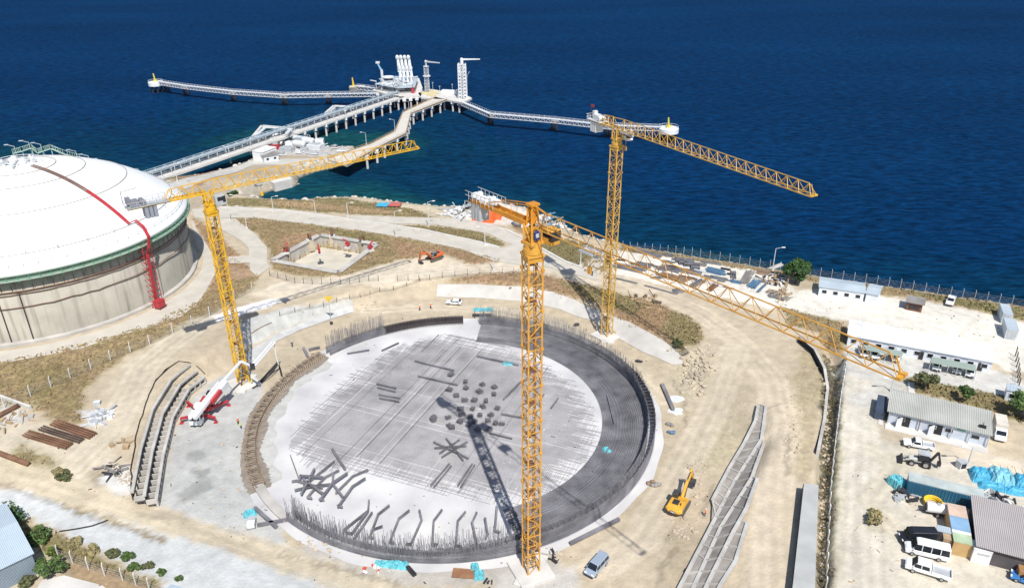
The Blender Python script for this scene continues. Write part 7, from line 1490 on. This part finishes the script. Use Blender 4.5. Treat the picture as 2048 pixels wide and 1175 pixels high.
jumble('scaffold_heap', 'heap of pale grey scaffold tubes on the sand right of the rusty beams', 'scaffold heap', G(200, 834), 2.4, 16, (lgrey, grey_p), 41, .6, 1.5, 3); jumble('scrap_heap', 'dark tangle of hoses and parts by the brown puddle', 'scrap heap', G(222, 940), 2.2, 16, (steel_d, conc_d), 42, .8, .8, 2, .5)
jumble('plank_heap', 'few grey planks lying left of the crib wall', 'plank heap', G(248, 884), 2.2, 6, (wood,), 43, .4, 2, 3); jumble('rubble_heap', 'small pale rubble and boards at the left edge of the yard', 'rubble', G(30, 842), 3.0, 10, (wood, conc), 44, .4)
p = G(195, 808); rt = thing('pallet_stack', 'small pale stack of pallets above the scaffold heap', 'pallets', p, .3)
for k in range(4): MB().box((0, 0, .12+.2*k), (1.3, 1.1, .05)).box((0, .4, .04+.2*k), (1.3, .1, .1)).box((0, -.4, .04+.2*k), (1.3, .1, .1)).build('pallet', lgrey, rt, world=False)
def hose(label, px, r, m_=black):
    q = []; 
    for a, b in zip(px, px[1:]):
        A, B = G(*a), G(*b); n_ = max(1, int((B-A).length/1.5))
        for i in range(n_): p = A.lerp(B, i/n_); p = p+Vector((random.uniform(-.12, .12), random.uniform(-.12, .12), 0)); p.z = H(p.x, p.y)+r+.05; q.append(p)
    p = G(*px[-1]); p.z += r; q.append(p); return tag(MB().tube(q, r, 6).build('site_hose', m_, None, True), label, 'hose')
hose('dark hose running down the sand left of the crib wall to the road', [(352, 726), (330, 740), (310, 765), (298, 790), (285, 830), (272, 870), (268, 905), (262, 940), (264, 990)], .11)
hose('dark hose arching above the crib wall toward the left crane', [(298, 790), (312, 760), (340, 735), (358, 723), (378, 725), (396, 735), (410, 748)], .10); hose('black hose crossing the pale grey road at the lower left', [(120, 1062), (150, 1058), (185, 1052), (205, 1046), (216, 1040)], .12)
hose('dark cable hanging down the far hardstand slope', [(502, 668), (520, 655), (540, 648), (544, 645)], .09, rust)
# yellow pennant, small site items
b = G(663, 648); zt = zat(b.x, b.y, 596); rt = thing('pennant_pole', 'yellow pennant on a slim pole at the edge of the grey hardstand', 'pennant', b); t = Vector((b.x, b.y, zt)); MB().tube([b, t], .09, 6).build('pole', grey_p, rt); MB().tube([b, b+Vector((0, 0, .7))], .4, 8).build('foot', steel_d, rt)
MB().add([t+Vector((-1.1, 0, .4)), t+Vector((1.1, 0, .4)), t+Vector((.1, 0, -1.5)), t+Vector((-1.1, .15, .4)), t+Vector((1.1, .15, .4)), t+Vector((.1, .15, -1.5))], [(0, 1, 2), (5, 4, 3), (0, 3, 4, 1), (1, 4, 5, 2), (2, 5, 3, 0)]).build('pennant', yellow_p, rt)
b = P(967, 636, 0); rt = thing('site_canopy', 'small turquoise canopy on posts at the far rim of the pit', 'canopy', b); MB().box((0, 0, 2.6), (5.2, 1.8, .15)).build('canopy_top', tarp_t, rt, world=False); m_ = MB()
for x in (-2.3, 0, 2.3): m_.bar((x, 0, 0), (x, 0, 2.6), .14)
m_.build('post', steel_d, rt, world=False)
for (u, v, sx_, sy_, sz_, rz, lab, m_) in [(1016, 728, 2.4, 1.2, .5, -.2, 'turquoise scrap of sheeting beside the long bar on the floor mat', tarp_t), (1213, 901, 1.4, 1.6, .5, .3, 'turquoise lump of sheeting on the dark ring mat', tarp_t), (500, 1028, 2.0, 1.4, .7, .4, 'turquoise bundle above the small white cart at the pit edge', tarp_t),
        (770, 1128, 3.2, 1.2, .5, -.1, 'left turquoise sheet of the pair lying at the front rim', tarp_t), (797, 1131, 2.8, 1.4, .6, -.15, 'right turquoise sheet of the pair lying at the front rim', tarp_t), (950, 1136, 1.2, 1.2, .8, .1, 'turquoise lump behind the brown steel plate', tarp_t), (958, 1152, 1.5, 1.5, .8, .1, 'turquoise lump on the right end of the brown steel plate', tarp_t)]:
    p = G(u, v); tarpbox('tarp_bundle', lab, 'tarpaulin', p, (sx_, sy_, sz_), rz, m_, int(u), .12)
A, B = G(908, 1146), G(958, 1150); c = (A+B)/2; rt = MB(); rt.box((0, 0, .25), (4.6, 1.9, .12)).box((-2, 0, .1), (.2, 1.9, .2)).box((2, 0, .1), (.2, 1.9, .2))
for k in range(5): rt.box((-2+k, 0, .33), (.08, 1.9, .06))
o = rt.build('steel_plate', M('rust_plate', (.28, .14, .075), .8, 0, .2, .5)); o.location = c; o.rotation_euler = (0, 0, head(A, B)); tag(o, 'brown rusty steel plate lying on the ground left of the front crane foot', 'steel plate')
A, B = G(815, 1135), G(830, 1152); o = MB().bar(A+Vector((0, 0, .3)), B+Vector((0, 0, .3)), .7, .4).bar(A+Vector((0, 0, .55)), B+Vector((0, 0, .55)), .2, .12).build('dark_beam', steel_d); tag(o, 'black beam at the right end of the turquoise sheets', 'beam')
p = G(504, 1050); rt = thing('site_cart', 'small white cart at the lower left rim of the pit', 'cart', p, R(100)); MB().box((0, 0, .75), (2.2, 1.3, .9)).build('body', white_p, rt, world=False, bevel=.06); MB().box((.5, 0, 1.25), (1.0, 1.2, .15)).build('lid', grey_p, rt, world=False)
for x in (-.7, .7):
    for s in (-1, 1): wheel(rt, x, s*.7, .3, .2)
jumble('barrier_heap', 'red and white barrier parts on the ground left of the turquoise sheets', 'barriers', G(744, 1141), 1.5, 5, (red_o, white_p), 51, .8, .6, 1.6, .4); jumble('scrap_heap', 'dark scrap on the sand near the foot of the front crane', 'scrap heap', G(1103, 1108), 1.3, 8, (steel_d, conc_l), 52, .5, .5, 1.4, .4); jumble('scrap_heap', 'dark bits at the bottom edge left of the front crane foot', 'scrap heap', G(975, 1172), 1.4, 8, (steel_d,), 53, .6, .6, 1.6, .4)
for pl, wd, lab in [([(1238, 1041), (1140, 1090)], .5, 'long grey beam lying on the sand outside the front right of the pit'), ([(1324, 771), (1346, 822)], .6, 'long dark beam on the sand right of the pit'), ([(510, 1018), (553, 1057)], .5, 'dark beam lying across the white rim at the lower left, lower one'), ([(515, 1053), (575, 1042)], .4, 'dark beam crossing the rim near the small white cart'), ([(607, 698), (616, 716)], .5, 'short dark beam standing by the end of the timber formwork'), ([(618, 702), (640, 697)], .45, 'dark beam lying left of the short back cage')]:
    q = [G(*x)+Vector((0, 0, .35)) for x in pl]; m_ = MB(); m_.bar(q[0], q[1], wd, .5); m_.bar(q[0]+Vector((0, 0, .3)), q[1]+Vector((0, 0, .3)), wd*1.3, .08); tag(m_.build('steel_beam', rebar_m), lab, 'beam')
for k, (u, v, lab) in enumerate([(1352, 797, 'upper white sheet spread on the sand right of the pit'), (1352, 822, 'lower white sheet spread on the sand right of the pit')]):
    p = G(u, v); m_ = MB(); rd = random.Random(k); n_ = 14; rr = [rd.uniform(1.3, 2.0) for _ in range(n_)]; pr = [(p.x+rr[i]*math.cos(2*PI*i/n_), p.y+.8*rr[i]*math.sin(2*PI*i/n_)) for i in range(n_)]; m_.prism(pr, p.z-.05, p.z+.08); tag(m_.build('plastic_sheet', M('sheet_white', (.66, .70, .72), .4, 0, .1)), lab, 'sheet')
for (u, v, lab, m_, s) in [(1340, 850, 'dark grey bag heap right of the pit, upper one', conc_d, 1), (1343, 866, 'blue grey bag heap right of the pit, lower one', bl, 2), (1278, 724, 'dark round bag on the sand behind the right rim cage', steel_d, 3), (1300, 966, 'brown sack left one of two outside the right front of the pit', br, 4), (1311, 971, 'grey sack right one of two outside the right front of the pit', conc_d, 5), (1152, 650, 'dark heap between the back cage and the right crane foot', steel_d, 6)]:
    p = G(u, v); m2 = MB(); rd = random.Random(s)
    for i in range(5): m2.blob((p.x+rd.uniform(-.6, .6), p.y+rd.uniform(-.4, .4), p.z+.25), rd.uniform(.35, .6), i, (1.1, .8, .7), .12, 1)
    tag(m2.build('bag_heap', m_, None, True), lab, 'bags')
# soil heaps and rubble right of the pit
mb = MB(); rd = random.Random(61)
for (u, v, ru, rv, n_) in [(1395, 740, 26, 40, 230), (1375, 770, 20, 18, 60), (1410, 700, 16, 20, 40), (1395, 930, 20, 25, 60), (1370, 1060, 40, 30, 70), (1350, 700, 16, 12, 25), (745, 606, 25, 12, 30), (1400, 980, 14, 40, 50), (900, 590, 30, 8, 20), (1590, 850, 18, 90, 60), (1660, 720, 8, 20, 40), (1653, 860, 8, 90, 150), (1645, 1040, 6, 110, 150), (1225, 660, 20, 20, 30), (250, 960, 25, 18, 40), (640, 1090, 60, 20, 40), (450, 960, 60, 50, 10)]:
    for i in range(n_):
        p = G(u+rd.gauss(0, .5)*ru, v+rd.gauss(0, .5)*rv); s = min(.6, abs(rd.gauss(.08, .16))+.07); s *= 1.5 if u == 1395 and v == 740 else 1; mb.blob((p.x, p.y, p.z+s*.2), s, i, (1.1, .9, .7), .3, 1)
kind(mb.build('rubble', rock_t, fix=False), 'stuff')
rd = random.Random(90); deb = [MB(), MB()]
for (u0, v0, u1, v1, n_) in [(330, 860, 560, 1080, 90), (520, 610, 960, 660, 60), (1100, 620, 1360, 900, 110), (1330, 880, 1420, 1160, 70), (120, 860, 300, 1000, 40), (620, 1100, 1150, 1170, 50), (560, 680, 900, 760, 60), (580, 960, 1000, 1060, 40), (1560, 600, 1680, 640, 40), (1780, 620, 2040, 680, 50), (1700, 900, 1800, 1170, 50), (1780, 930, 2040, 1060, 60), (880, 420, 1060, 450, 60), (0, 800, 120, 860, 20)]:
    for i in range(n_//2):
        p = G(rd.uniform(u0, u1), rd.uniform(v0, v1)); a = rd.uniform(0, 3.14); l = rd.uniform(.15, .9)*rd.choice((.4, .6, 1)); e = Vector((math.cos(a)*l, math.sin(a)*l, 0)); p.z += .1
        if rd.random() < .7: rd.choice(deb).bar(p-e*.5, p+e*.5, rd.uniform(.06, .14))
        else: deb[1].blob(p, rd.uniform(.08, .2), i, (1.2, .8, .6), .3, 1)
kind(deb[0].build('site_debris', steel_d, fix=False), 'stuff'); kind(deb[1].build('wood_debris', wood, fix=False), 'stuff')
# ------------------------------------------------------------------ people
def person_mesh():
    joints = {'pel': (0, 0, .95, .15), 'ch': (0, 0, 1.28, .17), 'nk': (0, 0, 1.50, .06), 'hd': (0, .02, 1.66, .105), 'tp': (0, .01, 1.78, .07),
              'ls': (-.2, 0, 1.42, .065), 'le': (-.27, .02, 1.14, .048), 'lw': (-.25, .14, .92, .035), 'lh': (-.24, .18, .84, .04), 'rs': (.2, 0, 1.42, .065), 're': (.28, .0, 1.14, .048), 'rw': (.27, .12, .92, .035), 'rh': (.26, .16, .84, .04),
              'lk': (-.11, .04, .50, .075), 'la': (-.12, -.02, .09, .05), 'lf': (-.13, .13, .04, .045), 'rk': (.11, .08, .50, .075), 'ra': (.13, .06, .09, .05), 'rf': (.14, .22, .04, .045)}
    ed = [('pel', 'ch'), ('ch', 'nk'), ('nk', 'hd'), ('hd', 'tp'), ('ch', 'ls'), ('ls', 'le'), ('le', 'lw'), ('lw', 'lh'), ('ch', 'rs'), ('rs', 're'), ('re', 'rw'), ('rw', 'rh'), ('pel', 'lk'), ('lk', 'la'), ('la', 'lf'), ('pel', 'rk'), ('rk', 'ra'), ('ra', 'rf')]
    ks = list(joints); me_ = bpy.data.meshes.new('person_body'); me_.from_pydata([joints[k][:3] for k in ks], [(ks.index(a), ks.index(b)) for a, b in ed], [])
    ob = bpy.data.objects.new('tmp', me_); COL.objects.link(ob); ob.modifiers.new('skin', 'SKIN'); s = ob.modifiers.new('sub', 'SUBSURF'); s.levels = s.render_levels = 1
    sk = me_.skin_vertices[0].data if me_.skin_vertices else None
    if sk is None:
        bm = bmesh.new(); bm.from_mesh(me_); bm.verts.layers.skin.verify(); bm.to_mesh(me_); bm.free(); sk = me_.skin_vertices[0].data
    for i, k in enumerate(ks): sk[i].radius = (joints[k][3],)*2; sk[i].use_root = (k == 'pel')
    bpy.context.view_layer.update(); dg = bpy.context.evaluated_depsgraph_get(); m2 = bpy.data.meshes.new_from_object(ob.evaluated_get(dg)); bpy.data.objects.remove(ob); return m2
PM = person_mesh()
PM.materials.clear()
for m_ in (skin_m, denim, hiviz): PM.materials.append(m_)
for p in PM.polygons:
    z = p.center.z; p.material_index = 0 if (z > 1.50 or (z < .93 and abs(p.center.x) > .2)) else (1 if z < .95 else 2)
    p.use_smooth = True
PM2 = PM.copy(); PM2.materials[2] = denim; PM3 = PM.copy(); PM3.materials[2] = hiviz_y
for (u, v, me_, rz, lab) in [(840, 621, PM, .5, 'person in orange vest on the sand left of the white car, left one of two'), (862, 617, PM, 2.5, 'person in orange vest nearer the white car, right one of two'), (477, 848, PM, 1.2, 'person in orange vest standing on the edge of the brown trench'), (482, 857, PM3, -1.0, 'person in lime vest just below the one in orange at the brown trench'),
        (505, 770, PM3, 2.0, 'person in lime vest at the foot of the left crane'), (585, 694, PM2, .3, 'person in dark clothes standing on the sand above the timber formwork'), (1410, 1032, PM, 1.0, 'person in orange vest at the lower end of the first crib row'), (1185, 552, PM2, .8, 'person in dark clothes on the road right of the front crane mast'), (1074, 1108, PM2, 1.5, 'person in dark clothes beside the foot of the front crane'), (484, 775, PM2, .2, 'person in dark clothes left of the left crane foot'), (1148, 1008, None, 0, '')]:
    if not lab: continue
    o = bpy.data.objects.new('person', me_); COL.objects.link(o); o.location = G(u, v); o.rotation_euler = (0, 0, rz); tag(o, lab, 'person')
    MB().lathe([(.13, 1.70), (.125, 1.76), (.09, 1.82), (.0, 1.84)], 12).add([], []).build('hard_hat', white_p if me_ is not PM3 else yellow_p, o, True, world=False)
